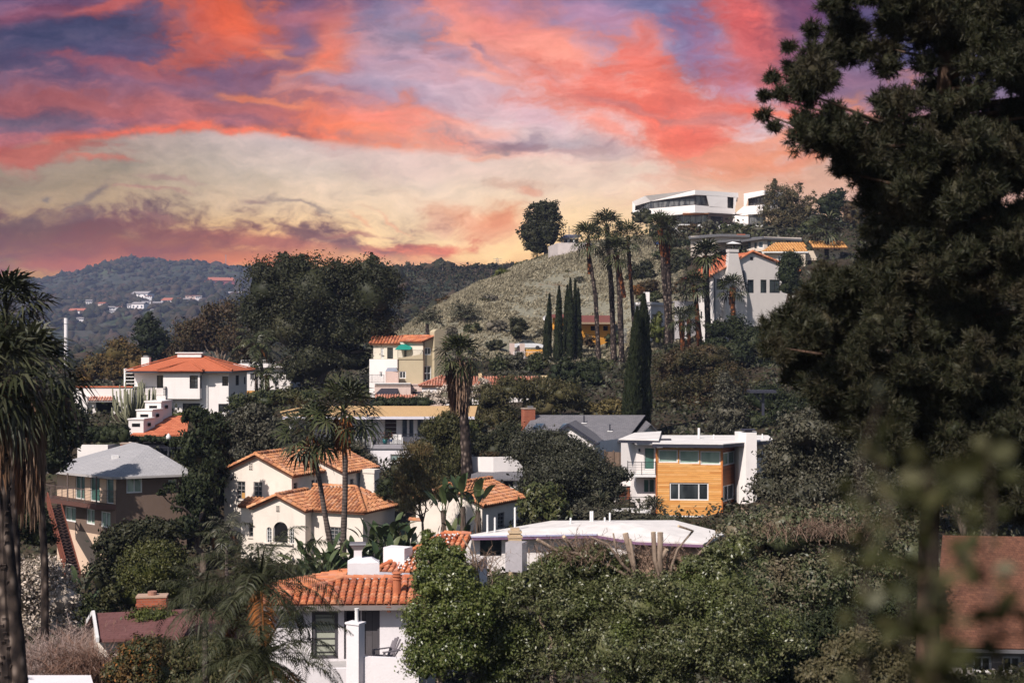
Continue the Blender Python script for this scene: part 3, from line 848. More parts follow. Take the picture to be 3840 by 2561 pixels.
# -- palms
def tapered_trunk(mb, pts, r0, r1, sides=9, ring=.0):
    pts = [np.array(p, float) for p in pts]
    P2 = []
    for a, b in zip(pts[:-1], pts[1:]):
        k = max(2, int(np.linalg.norm(b - a) / .6))
        P2 += [a + (b - a) * i / k for i in range(k)]
    P2.append(pts[-1]); n = len(P2)
    rad = [(r0 + (r1 - r0) * (i / (n - 1)) ** .7) * (1 + ring * math.sin(i * 12.9898 + math.sin(i * 78.2)) * 1.5) for i in range(n)]
    mb.tube([Vector(p) for p in P2], rad, sides)
def fan_leaf(r, o, dirv, pl, fr, seg=13, hang=.0):
    """costapalmate leaf: petiole + pleated fan of ribs that droop at the tips; returns V,Q"""
    dirv = unit(np.array(dirv)); tip = o + dirv * pl + np.array([0, 0, -pl * .12 * (1 + hang)])
    d2 = unit(dirv + np.array([0, 0, -.12 - hang * .6]))
    side = unit(np.cross(d2, [0, 0, 1.0]) + 1e-6); upv = np.cross(side, d2)
    side = unit(side * math.cos(.0) + upv * r.uniform(-.5, .5)); upv = np.cross(side, d2)
    V = []; Q = []
    # petiole
    w = .03 * fr + .012
    V += [o - side * w, o + side * w, tip + side * w * .6, tip - side * w * .6]; Q.append((0, 1, 2, 3))
    for i in range(seg):
        a = -1.75 + 3.5 * i / (seg - 1) + r.uniform(-.04, .04)
        l = fr * (1 - .22 * (abs(a) / 1.75) ** 2) * r.uniform(.88, 1.08)
        v = d2 * math.cos(a) + side * math.sin(a)
        nrm = upv + v * .1
        hw = l * .8 / seg
        b = np.cross(v, nrm) * hw
        mid = tip + v * l * .55 + upv * (.07 * l * (1 if i % 2 else -1) + .05 * l)
        end = tip + v * l + np.array([0, 0, -l * (.08 + .22 * r.rand() + hang * .35)])
        k = len(V); V += [tip, mid + b, end, mid - b]; Q.append((k, k + 1, k + 2, k + 3))
    return np.array(V), np.array(Q)
def join(parts):
    Vs = []; Qs = []; k = 0
    for V, Q in parts: Vs.append(V); Qs.append(Q + k); k += len(V)
    return np.concatenate(Vs), np.concatenate(Qs)
def palm_crown(r, n=34, pl=1.1, fr=1.0, seg=11, low=-.5, hi=1.35, hg=0):
    ps = []
    for i in range(n):
        el = low + (hi - low) * ((i + .5) / n) ** .85; az = i * 2.39996 + r.uniform(-.2, .2)
        dv = np.array([math.cos(el) * math.cos(az), math.cos(el) * math.sin(az), math.sin(el)])
        ps.append(fan_leaf(r, np.array([0, 0, .1 * r.rand()]), dv, pl * r.uniform(.8, 1.15), fr * r.uniform(.85, 1.1), seg, hang=max(0, .1 - el) * .9 + hg))
    return join(ps)
def palm_skirt(r, h, rad, n=90, top=.0, taper=.6):
    C = []; 
    V = []; Q = []
    for i in range(n):
        az = r.uniform(0, 2 * math.pi); z = top - r.rand() ** .9 * h * .75
        rr = rad * (.35 + .65 * r.rand()) * (1 - taper * max(0, -z / h - .3))
        o = np.array([math.cos(az) * rr * .6, math.sin(az) * rr * .6, z]); l = h * r.uniform(.2, .4)
        e = o + np.array([math.cos(az) * rr * .5, math.sin(az) * rr * .5, -l])
        t = np.array([-math.sin(az), math.cos(az), 0]) * rad * r.uniform(.03, .085)
        k = len(V); V += [o, (o + e) / 2 + t + np.array([math.cos(az), math.sin(az), 0]) * rad * .12, e, (o + e) / 2 - t]; Q.append((k, k + 1, k + 2, k + 3))
    return np.array(V), np.array(Q)
def feather(r, o, az, el, L, nl=26, ll=.5, wid=.03, curve=1.5, bush=.6):
    """pinnate frond: arching rachis with paired leaflets"""
    V = []; Q = []
    h = np.array([math.cos(az), math.sin(az), 0]); s = np.array([-math.sin(az), math.cos(az), 0])
    pts = []; p = np.array(o, float); e = el
    n = nl
    for i in range(n + 1):
        pts.append(p.copy()); p = p + (h * math.cos(e) + np.array([0, 0, math.sin(e)])) * L / n; e -= curve / n * (.4 + 1.2 * i / n)
    pts = np.array(pts)
    w = .018 * L
    for i in range(0, n - 1, 3):
        j = min(i + 3, n); k = len(V); t = s * w * (1 - i / n)
        V += [pts[i] - t, pts[i] + t, pts[j] + t * .8, pts[j] - t * .8]; Q.append((k, k + 1, k + 2, k + 3))
    for i in range(2, n):
        f = i / n; l = ll * (math.sin(math.pi * min(1, f * .9 + .14)) ** .6) * r.uniform(.85, 1.1)
        tv = unit(pts[i] - pts[i - 1])
        for sg in (-1, 1):
            v = unit(s * sg + tv * .55 + np.array([0, 0, -.15 + bush * r.uniform(-.7, .5)]))
            end = pts[i] + v * l + np.array([0, 0, -l * .35]); mid = pts[i] + v * l * .55
            b = unit(np.cross(v, np.cross(s, tv) + r.randn(3) * .3)) * wid
            k = len(V); V += [pts[i], mid + b, end, mid - b]; Q.append((k, k + 1, k + 2, k + 3))
    return np.array(V), np.array(Q)
def feather_crown(r, n, L, **kw):
    lo = kw.pop('lo', -.5); hi = kw.pop('hi', 1.35)
    ps = []
    for i in range(n):
        el = lo + (hi - lo) * ((i + .5) / n); az = i * 2.39996 + r.uniform(-.2, .2)
        ps.append(feather(r, (0, 0, 0), az, el, L * r.uniform(.85, 1.1), **kw))
    return join(ps)
def paddle(r, o, az, el, pl, ll, wid):
    """banana / bird of paradise leaf on a stalk"""
    h = np.array([math.cos(az), math.sin(az), 0]); s = np.array([-math.sin(az), math.cos(az), 0]); z = np.array([0, 0, 1.0])
    V = []; Q = []
    d0 = h * math.cos(el) + z * math.sin(el)
    b = np.array(o) + d0 * pl; w = .03
    V += [np.array(o) - s * w, np.array(o) + s * w, b + s * w * .7, b - s * w * .7]; Q.append((0, 1, 2, 3))
    n = 6; pts = []; p = b; e = el
    tw = r.uniform(-.5, .5)
    for i in range(n + 1):
        pts.append(p.copy()); p = p + (h * math.cos(e) + z * math.sin(e)) * ll / n; e -= r.uniform(.06, .16)
    prof = [.05, .75, 1.0, 1.0, .85, .55, .02]
    k0 = len(V)
    for i, q in enumerate(pts):
        nn = unit(np.cross(s, h)) * prof[i] * wid * .35
        sv = s * math.cos(tw) + z * math.sin(tw)
        V += [q - sv * prof[i] * wid + np.abs(nn), q, q + sv * prof[i] * wid + np.abs(nn)]
    for i in range(n):
        k = k0 + i * 3; Q += [(k, k + 1, k + 4, k + 3), (k + 1, k + 2, k + 5, k + 4)]
    return np.array(V), np.array(Q)
# ------------------------------------------------------------------ houses
random.seed(5)
CREAM = stucco('cream_stucco', (.76, .67, .585)); WHITE = stucco('white_stucco', (.78, .72, .69), .06, .06)
WHITE2 = stucco('cool_white_stucco', (.76, .71, .72), .05, .05); TAN = stucco('tan_stucco', (.45, .375, .255), .06, .05)
BROWN = stucco('brown_stucco', (.165, .115, .09), .08, .04); PEACH = stucco('peach_stucco', (.62, .45, .33), .06, .05)
PINK = stucco('pink_stucco', (.62, .47, .41), .08, .1); OCHRE = stucco('ochre_stucco', (.62, .29, .05), .08, .06)
GREY_SHADED = stucco('grey_shaded_stucco', (.60, .55, .52), .06, .05)  # greyer copy of white, shade of turned-away walls put into the colour
TILE = terracotta('orange_roof_tile', [(.43, .18, .08), (.53, .24, .11), (.37, .14, .07), (.58, .30, .16), (.47, .20, .09), (.26, .10, .055), (.50, .27, .17)])
TILE2 = terracotta('bright_roof_tile', [(.52, .17, .07), (.60, .22, .10), (.45, .13, .06), (.63, .28, .15), (.34, .10, .055), (.56, .26, .17)])
TILEP = terracotta('weathered_roof_tile', [(.50, .19, .12), (.58, .27, .18), (.40, .13, .08), (.62, .36, .27), (.30, .10, .07)])
TILER = terracotta('red_roof_tile', [(.42, .115, .055), (.46, .13, .06), (.38, .10, .05)])
TILEY = terracotta('amber_roof_tile', [(.58, .29, .09), (.63, .34, .13), (.50, .23, .07)])
TBASE = plain('tile_underlay', (.20, .085, .05), .9, .1); TRIM = plain('white_trim', (.78, .75, .73), .5); DTRIM = plain('dark_trim', (.035, .035, .05), .4)
GFRAME = plain('grey_window_frame', (.27, .25, .245), .5); WFRAME = plain('white_window_frame', (.74, .72, .71), .4); BFRAME = plain('black_window_frame', (.02, .02, .025), .4)
GL = glass('window_glass'); GLG = glass('green_blind_glass', (.17, .25, .20), (.33, .42, .34)); GLB = glass('blue_glass', (.03, .045, .07), (.12, .15, .19))
GLT = glass('teal_glass', (.05, .12, .10), (.07, .16, .13)); DARK = plain('dark_opening', (.012, .011, .012), .8, .1)
SHG = shingle('grey_shingle', (.30, .29, .30), (.36, .345, .35)); SHD = shingle('dark_grey_shingle', (.12, .115, .125), (.17, .16, .17), 1.0)
SHR = shingle('red_brown_shingle', (.115, .05, .045), (.165, .075, .07)); GRAVEL = plain('tan_gravel', (.56, .36, .18), .95, .1, 0, .25, 6)
ROOFW = plain('white_membrane', (.74, .69, .655), .7, .2, 0, .16, .9); BRICK = bricks('red_brick', (.30, .075, .04), (.40, .12, .06), (.22, .13, .10))
BRICKY = bricks('yellow_brick', (.52, .36, .20), (.60, .44, .27), (.42, .33, .25)); METAL = plain('grey_metal', (.30, .29, .30), .4, .5, .6)
IRON = plain('black_iron', (.02, .02, .025), .5); CEDAR = planks('cedar_boards', [(.66, .29, .075), (.76, .37, .11), (.58, .23, .055), (.82, .45, .17), (.68, .32, .09)], .17)
CEDAR_SHADED = planks('shaded_cedar_boards', [(.26, .085, .03), (.34, .12, .045), (.21, .065, .025), (.38, .14, .055)], .17)  # same cedar, shade of the side away from the sun put into its colour
WOODD = planks('dark_red_boards', [(.075, .026, .016), (.12, .04, .022), (.06, .02, .014)], .22, True)
FENCEW = planks('old_fence_boards', [(.13, .085, .06), (.18, .12, .085), (.10, .065, .05)], .2, True); DOORG = planks('grey_door_boards', [(.085, .075, .08), (.095, .085, .09), (.078, .07, .074)], .3, True)
BOARD = plain('plywood', (.48, .25, .07), .8); TEAL = plain('teal_canvas', (.01, .22, .17), .8); CANVB = plain('black_canvas', (.03, .025, .035), .8)
W_G = dict(frame=GFRAME, pane=GL, nx=2, ny=4, fw=.07, mh=.045, sill=CREAM); W_W = dict(frame=WFRAME, pane=GL, nx=2, fw=.08)

def gable(h, a, b, depth_ang, depth, z, rise, mats, over=.35, side=.45, tiles=TILE, base=TBASE, trim=True, r=.13, row=.4, front_wall=None, th=.14, capr=.185):
    """gable roof whose near gable end stands on plan line a-b; ridge runs at heading depth_ang for depth"""
    a = Vector(a[:2]); b = Vector(b[:2]); W = (b - a).length; t = (b - a) / W
    D = Vector((math.cos(math.radians(depth_ang)), math.sin(math.radians(depth_ang))))
    m = (a + b) / 2; sl = rise / (W / 2)
    def p(q, k, zz): v = q + D * k; return Vector((v.x, v.y, zz))
    mb = h.m('roof', tiles); sb = h.m('roof_deck', base)
    for e, sg in ((a, -1), (b, 1)):
        eo = e + t * sg * over; ze = z - sl * over + .12
        poly = [p(eo, -side * .6, ze), p(eo, depth + side, ze), p(m, depth + side, z + rise + .12), p(m, -side * .6, z + rise + .12)]
        if tiles in (TILE, TILE2, TILEP, TILER, TILEY):
            tile_roof(mb, poly, r, row, sb)
            caps(mb, poly[0] + Vector((0, 0, .0)), poly[3], capr)
        else: mb.slab(poly, th)
    if tiles in (TILE, TILE2, TILEP, TILER, TILEY): caps(mb, p(m, -side * .6, z + rise + .14), p(m, depth + side, z + rise + .14), capr * 1.15)

# ---- 1. cream two-storey villa, centre left
def cream_villa():
    th = -23.0
    A = XY(841, 107); B = hit(A, th, 1094); C = hit(B, th + 90, 1205)
    ze = ZP(1782, B.y); zg = ZP(2190, 100)
    h = House('villa', 'cream stucco villa with orange barrel tile gables, three arched windows and tapered chimney', 'house', (A + B) / 2, zg)
    z1 = ze
    W = (B - A).length; rise = W / 2 * .44
    h.wall(A, B, zg, z1, CREAM, [(888, 1804, 920, 1872, dict(W_G, board=BOARD)), (951, 1807, 983, 1874, W_G)], top=[(W / 2, z1 + rise)])
    m = MB(); M_ = A + (B - A) * .5; n = Vector((math.sin(math.radians(th)), -math.cos(math.radians(th))))
    def vent(h, c, z, mat, rows=4, w=.34, hh=.5, ang=th):
        u = Vector((math.cos(math.radians(ang)), math.sin(math.radians(ang)))); nn = Vector((u.y, -u.x))
        f = MB(); c = c + nn * .02
        f.box((c.x, c.y, z), math.radians(ang), w, hh, .05); fr = f.build('vent', mat, h.r)
        g = MB()
        for i in range(rows):
            for sg in (-.25, .25):
                q = c + u * sg * w * .8 + nn * .03; g.box((q.x, q.y, z + hh * (i + .2) / rows), math.radians(ang), w * .3, hh / rows * .55, .02)
        g.build('vent_slots', DARK, fr)
    vent(h, A + (B - A) * .40, ZP(1762, M_.y), CREAM)
    h.wall(B, C, zg, z1, CREAM, [(1101, 1809, 1116, 1858, dict(W_G, nx=1)), (1168, 1798, 1180, 1833, dict(W_G, nx=1, ny=3)), (1184, 1798, 1194, 1833, dict(W_G, nx=1, ny=3))])
    dl = (C - B).length + 4.2
    gable(h, A, B, th + 90, dl, z1, rise, None)
    A2 = step(A, th + 90, dl); B2 = step(B, th + 90, dl)
    h.wall(B2, A2, zg, z1, CREAM, top=[(W / 2, z1 + rise)]); h.wall(A2, A, zg, z1, CREAM)
    # second wing
    D0 = C + Vector((0, 0)); D1 = hit(D0, th, 1287); D2 = hit(D1, th + 90, 1400)
    z2 = ZP(1771, D1.y); DW = 5.6; D00 = step(D1, th + 180, DW)
    h.wall(D00, D1, zg, z2, CREAM, top=[(DW / 2, z2 + DW / 2 * .42)])
    h.wall(D1, D2, zg, z2, CREAM, [(1312, 1795, 1326, 1843, W_G), (1345, 1791, 1357, 1838, W_G)])
    gable(h, D00, D1, th + 90, (D2 - D1).length, z2, DW / 2 * .42, None)
    D3 = step(D2, th + 180, DW); h.wall(D2, D3, zg, z2, CREAM, top=[(DW / 2, z2 + DW / 2 * .42)])
    # chimney (tapered)
    c0 = XY(1387, D2.y - 2.3); zb = ZP(1990, c0.y); zt = ZP(1772, c0.y); u = math.radians(th)
    def ring(w, dp, z, dx=0):
        q = []
        for a, b in ((-1, -1), (1, -1), (1, 1), (-1, 1)): q.append((c0.x + a * w * math.cos(u) - b * dp * math.sin(u) + dx, c0.y + a * w * math.sin(u) + b * dp * math.cos(u), z))
        return q
    mb = h.m('chimney', CREAM); mb.hexa(ring(.78, .5, zb, -.06), ring(.60, .42, zt)); mb.hexa(ring(.66, .48, zt + .003), ring(.66, .48, zt + .28))
    # lower front gable
    Aq = XY(904, 103.6); B1 = hit(Aq, th, 964)
    Lq = B1 + Vector((math.sin(math.radians(th)), -math.cos(math.radians(th)))) * .5
    B2_ = hit(Lq, th, 1145); zl = ZP(1917, B2_.y); WL = (B2_ - Lq).length
    h.wall(Aq, B1, zg, zl + .05, CREAM, [(933, 1959, 963, 2013, dict(W_G, ny=3))])
    ar = dict(frame=GFRAME, pane=DARK, arch=True, fw=.08); as_ = dict(frame=WFRAME, pane=GL, arch=True, fw=.06, nx=2, ny=4)
    riseL = WL / 2 * .42
    h.wall(Lq, B2_, zg, zl, CREAM, [(1025, 1956, 1080, 2037, ar), (1000, 1976, 1019, 2036, as_), (1085, 1979, 1103, 2039, as_)], top=[(WL / 2, zl + riseL)])
    vent(h, Lq + (B2_ - Lq) * .48, ZP(1923, B2_.y), CREAM, 5, .3, .44)
    h.m('sill', CREAM).box(((Lq.x + B2_.x) / 2 + n.x * .08, (Lq.y + B2_.y) / 2 + n.y * .08, ZP(2046, B2_.y)), math.radians(th), 2.4, .1, .2)
    gable(h, Lq, B2_, th + 90, 3.4, zl, riseL, None, over=.22)
    B3 = hit(B2_, th + 90, 1170); h.wall(B2_, B3, zg, zl, CREAM)
    B4 = hit(B3, th, 1361); h.wall(B3, B4, zg, zl, CREAM, [(1223, 1975, 1283, 2031, dict(W_G, nx=4, ny=4))])
    B5 = hit(B4, th + 90, 1480); h.wall(B4, B5, zg, zl, CREAM)
    # hipped tile roof of the lower wing
    t = Vector((math.cos(math.radians(th)), math.sin(math.radians(th)))); dn = Vector((-t.y, t.x))
    e0 = B3 - dn * .35 - t * 1.2; e1 = B4 - dn * .35 + t * .35; e2 = B5 + t * .35
    dep = 5.2; rz = zl + dep / 2 * .42 + .3
    R0 = B3 + dn * dep * .5 - t * 1.4; R1 = B4 + dn * dep * .5 - t * dep * .38
    mb = h.m('roof', TILE); sb = h.m('roof_deck', TBASE)
    v = lambda q, z: Vector((q.x, q.y, z))
    tile_roof(mb, [v(e0, zl + .02), v(e1, zl + .02), v(R1, rz), v(R0, rz)], .13, .4, sb)
    tile_roof(mb, [v(e1, zl + .02), v(e2, zl + .02), v(R1 + dn * .6, rz)][:3], .13, .4, sb)
    caps(mb, v(e1, zl + .06), v(R1, rz + .04)); caps(mb, v(R0, rz + .06), v(R1, rz + .06))
    tile_roof(mb, [v(Aq - dn * .35 - t * .1, zl + .1), v(B1 - dn * .35 + t * .1, zl + .1), v(B1 + dn * .9 + t * .1, zl + .62), v(Aq + dn * .9 - t * .1, zl + .62)], .13, .4, sb)
    # gutters, entry pilaster
    g = h.m('gutter', CREAM)
    for p, q, z in ((B3, B4, zl - .1), (Aq, B1, zl - .02), (B, C, z1 - .02), (D1, D2, z2 - .02)):
        k = (q - p).normalized(); nn = Vector((k.y, -k.x)) * .12; g.bar((p.x + nn.x, p.y + nn.y, z), (q.x + nn.x, q.y + nn.y, z), .12, .12)
    pl = step(XY(862, 105.6), th, 0); h.m('pilaster', CREAM).box((pl.x, pl.y, zg), math.radians(th), .4, 3.1, .5)
    h.m('roof_vent', TRIM).tube([v(B + dn * 3 - t * 1.3, ze + .6), v(B + dn * 3 - t * 1.3, ze + 1.15)], .13, 8)
    h.done()
cream_villa()

# ---- 2. white house at the bottom with barrel tiles, door and patio
def patio_house():
    th = 2.0; d = 57.5
    A = XY(1010, d + .2); B = hit(A, th, 1640); ze = ZP(2272, d); zg = ZP(2700, d)
    h = House('patio_house', 'white stucco house with big orange barrel tiles, grey wooden door and patio parapet', 'house', (A + B) / 2, zg)
    dr = dict(frame=plain('grey_paint_frame', (.075, .068, .075), .5), pane=DOORG, fw=.1, part='door', panename='door_panel')
    wd = dict(frame=MATS['grey_paint_frame'], pane=DARK, fw=.09)
    sl = dict(frame=MATS['grey_paint_frame'], pane=plain('cream_blind', (.36, .37, .30), .8), fw=.14, nx=1, ny=7, mh=.02, panename='blind')
    h.wall(A, B, zg, ze, WHITE2, [(1169, 2292, 1268, 2470, sl), (1290, 2284, 1352, 2470, wd), (1356, 2284, 1424, 2462, dr)])
    t = Vector((math.cos(math.radians(th)), math.sin(math.radians(th)))); dn = Vector((-t.y, t.x)); v = lambda q, z: Vector((q.x, q.y, z))
    e0 = A - dn * .5 - t * .3; e1 = B - dn * .5 + t * .3; rz = ze + .66; R0 = XY(1290, d + 2.6); R1 = step(R0, th, (e1 - R0).dot(t))
    mb = h.m('roof', TILE2); sb = h.m('roof_deck', TBASE)
    tile_roof(mb, [v(e0, ze + .1), v(e1, ze + .1), v(R1, rz), v(R0, rz)], .135, .36, sb, .05)
    caps(mb, v(R0, rz + .04), v(R1, rz + .04), .13, .42, .03)
    caps(mb, v(e0, ze + .14), v(R0, rz + .04), .12, .42, .03)
    bk = R0 + dn * 3.4
    tile_roof(mb, [v(e0 + dn * 4.5 - t * .4, ze + .1), v(e0, ze + .1), v(R0, rz), v(R0 + dn * 2.2, rz)], .135, .36, sb, .05)
    h.m('back_wall', WHITE2).prism([A + dn * .2, B + dn * .2, B + dn * 5, A + dn * 5], zg, ze + .02)
    g = h.m('gutter', plain('gutter_grey', (.22, .19, .18), .5))
    g.bar(v(e0 - dn * .1, ze - .02), v(e1 - dn * .1, ze - .02), .16, .17)
    # vertical grey post between blinds
    # chimneys
    c = XY(1363, d + 3.9); mb = h.m('chimney', WHITE2); w = 1.36 / 2; k = math.radians(6)
    z0 = rz - 1.2; z1 = ZP(2105, c.y); z2 = ZP(2093, c.y)
    def rg(cx, cy, hw, hd, z): return [(cx + a * hw * math.cos(k) - b * hd * math.sin(k), cy + a * hw * math.sin(k) + b * hd * math.cos(k), z) for a, b in ((-1, -1), (1, -1), (1, 1), (-1, 1))]
    mb.hexa(rg(c.x, c.y, .68, .42, z0), rg(c.x, c.y, .68, .42, z1)); mb.hexa(rg(c.x, c.y, .66, .41, z1 + .003), rg(c.x, c.y, .36, .28, z2 + .04))
    q = XY(1342, d + 3.9); mb.hexa(rg(q.x, q.y, .17, .17, z2), rg(q.x, q.y, .17, .17, ZP(2058, q.y)))
    h.m('chimney_cap', METAL).hexa(rg(q.x, q.y, .2, .2, ZP(2058, q.y) + .003), rg(q.x, q.y, .34, .3, ZP(2040, q.y)))
    h.m('chimney_cap', METAL).hexa(rg(q.x, q.y, .36, .32, ZP(2040, q.y) + .003), rg(q.x, q.y, .34, .3, ZP(2034, q.y)))
    # terracotta flue
    q = XY(1488, d + .9); fl = h.m('flue_pipe', plain('flue_clay', (.44, .15, .075), .8, .2)); zf = ze + .35
    zt = ZP(2141, q.y)
    H = zt - zf
    pr = [(0, .17), (.62, .17), (.64, .20), (.68, .20), (.70, .17), (.76, .17), (.78, .22), (.83, .22), (.85, .16), (.90, .15), (.91, .22), (.95, .2), (1, .05)]
    fl.tube([(q.x, q.y, zf + H * a) for a, _ in pr], [b for _, b in pr], 14)
    # patio pier with pipe and parapet
    pz = ZP(2338, d - 2.2); q = XY(1333, d - 2.2); w = math.radians(-28)
    h.m('patio_pier', WHITE2).box((q.x, q.y, zg), w, .58, pz - zg, .42); h.m('patio_pier', WHITE2).box((q.x, q.y, pz + .003), w, .66, .07, .5)
    h.m('pipe', TRIM).tube([(q.x + .05, q.y, pz), (q.x + .05, q.y, ZP(2290, q.y)), (q.x + .05, q.y, ZP(2280, q.y))], [.075, .075, .095], 10)
    p0 = XY(1362, d - 2.2); p1 = XY(1570, d - 2.6); zp = ZP(2462, d - 2.2)
    h.m('parapet', WHITE2).prism([(p0.x, p0.y), (p1.x, p1.y), (p1.x, p1.y + .22), (p0.x, p0.y + .22)], zg, zp)
    h.m('patio_floor', plain('patio_paving', (.45, .42, .41), .8)).prism([XY(1230, d - 1.9), XY(1600, d - 2.2), (B.x, B.y - .03), XY(1230, d - .03)], zg + .05, ZP(2478, d))
    p2 = XY(1150, d - 2.3); h.m('parapet', WHITE2).prism([(p2.x, p2.y), (p0.x - .003, p0.y), (p0.x - .003, p0.y + .22), (p2.x, p2.y + .22)], zg, ZP(2505, d - 2.2))
    # wall lantern
    q = XY(1458, d - .22); zl = ZP(2294, q.y)
    q2 = XY(1452, d - .1)
    l = h.m('wall_lantern', plain('copper', (.16, .055, .03), .5, .5, .5))
    l.box((q.x, q.y, zl), 0, .15, .2, .15); l.hexa([(q.x - .11, q.y - .11, zl + .205), (q.x + .11, q.y - .11, zl + .205), (q.x + .11, q.y + .11, zl + .205), (q.x - .11, q.y + .11, zl + .205)], [(q.x - .02, q.y - .02, zl + .32)] * 1 + [(q.x + .02, q.y - .02, zl + .32), (q.x + .02, q.y + .02, zl + .32), (q.x - .02, q.y + .02, zl + .32)])
    l.tube([(q.x, q.y, zl + .32), (q.x - .02, q.y, zl + .4), (q2.x, q2.y, zl + .36)], .025, 6)
    h.done(); return h, d
patio_house()

def back_roof_house():
    d = 66.0
    A = XY(1445, d); zg = ZP(2520, d); h = House('hip_roof_house', 'white house with orange tile roof and plain square chimney behind the foreground tree', 'house', A, zg)
    th = -14; B = hit(A, th, 1700); ze = ZP(2140, d)
    t = Vector((math.cos(math.radians(th)), math.sin(math.radians(th)))); dn = Vector((-t.y, t.x)); v = lambda q, z: Vector((q.x, q.y, z))
    h.wall(A, B, zg, ze - .1, WHITE2); A2 = A + dn * 6; h.wall(A2, A, zg, ze - .1, WHITE2); h.wall(B, B + dn * 6, zg, ze - .1, WHITE2); h.wall(B + dn * 6, A2, zg, ze - .1, WHITE2)
    e0 = A - dn * .35 - t * .35; e1 = B - dn * .35; R0 = A + dn * 3 + t * 2.0; R1 = B + dn * 3; rz = ze + 1.35
    mb = h.m('roof', TILE2); sb = h.m('roof_deck', TBASE)
    tile_roof(mb, [v(e0, ze), v(e1, ze), v(R1, rz), v(R0, rz)], .12, .36, sb); tile_roof(mb, [v(A + dn * 6.3 - t * .35, ze), v(e0, ze), v(R0, rz)], .12, .36, sb)
    caps(mb, v(e0, ze + .04), v(R0, rz + .03), .13)
    caps(mb, v(R0, rz + .03), v(R1, rz + .03), .13)
    sp = h.m('mortar_dabs', TRIM)
    for i in range(90):
        a, b = random.random(), random.random(); L0 = (R1 - e0).dot(t)
        p = v(e0 + t * (.9 + b * 1.2 + a * 1.1) + dn * (b * 3.1), ze + .17 + b * (rz - ze)); sp.box(p, 0, .06, .05, .1)
    g = h.m('gutter', plain('lavender_gutter', (.5, .47, .52), .4)); g.bar(v(e0 - dn * .08, ze - .05), v(e1 - dn * .08, ze - .05), .15, .13)
    c = XY(1492, d + .6); h.m('chimney', WHITE2).box((c.x, c.y, ZP(2180, c.y)), math.radians(-24), 1.12, ZP(2050, c.y) - ZP(2180, c.y), .8)
    h.done()
back_roof_house()

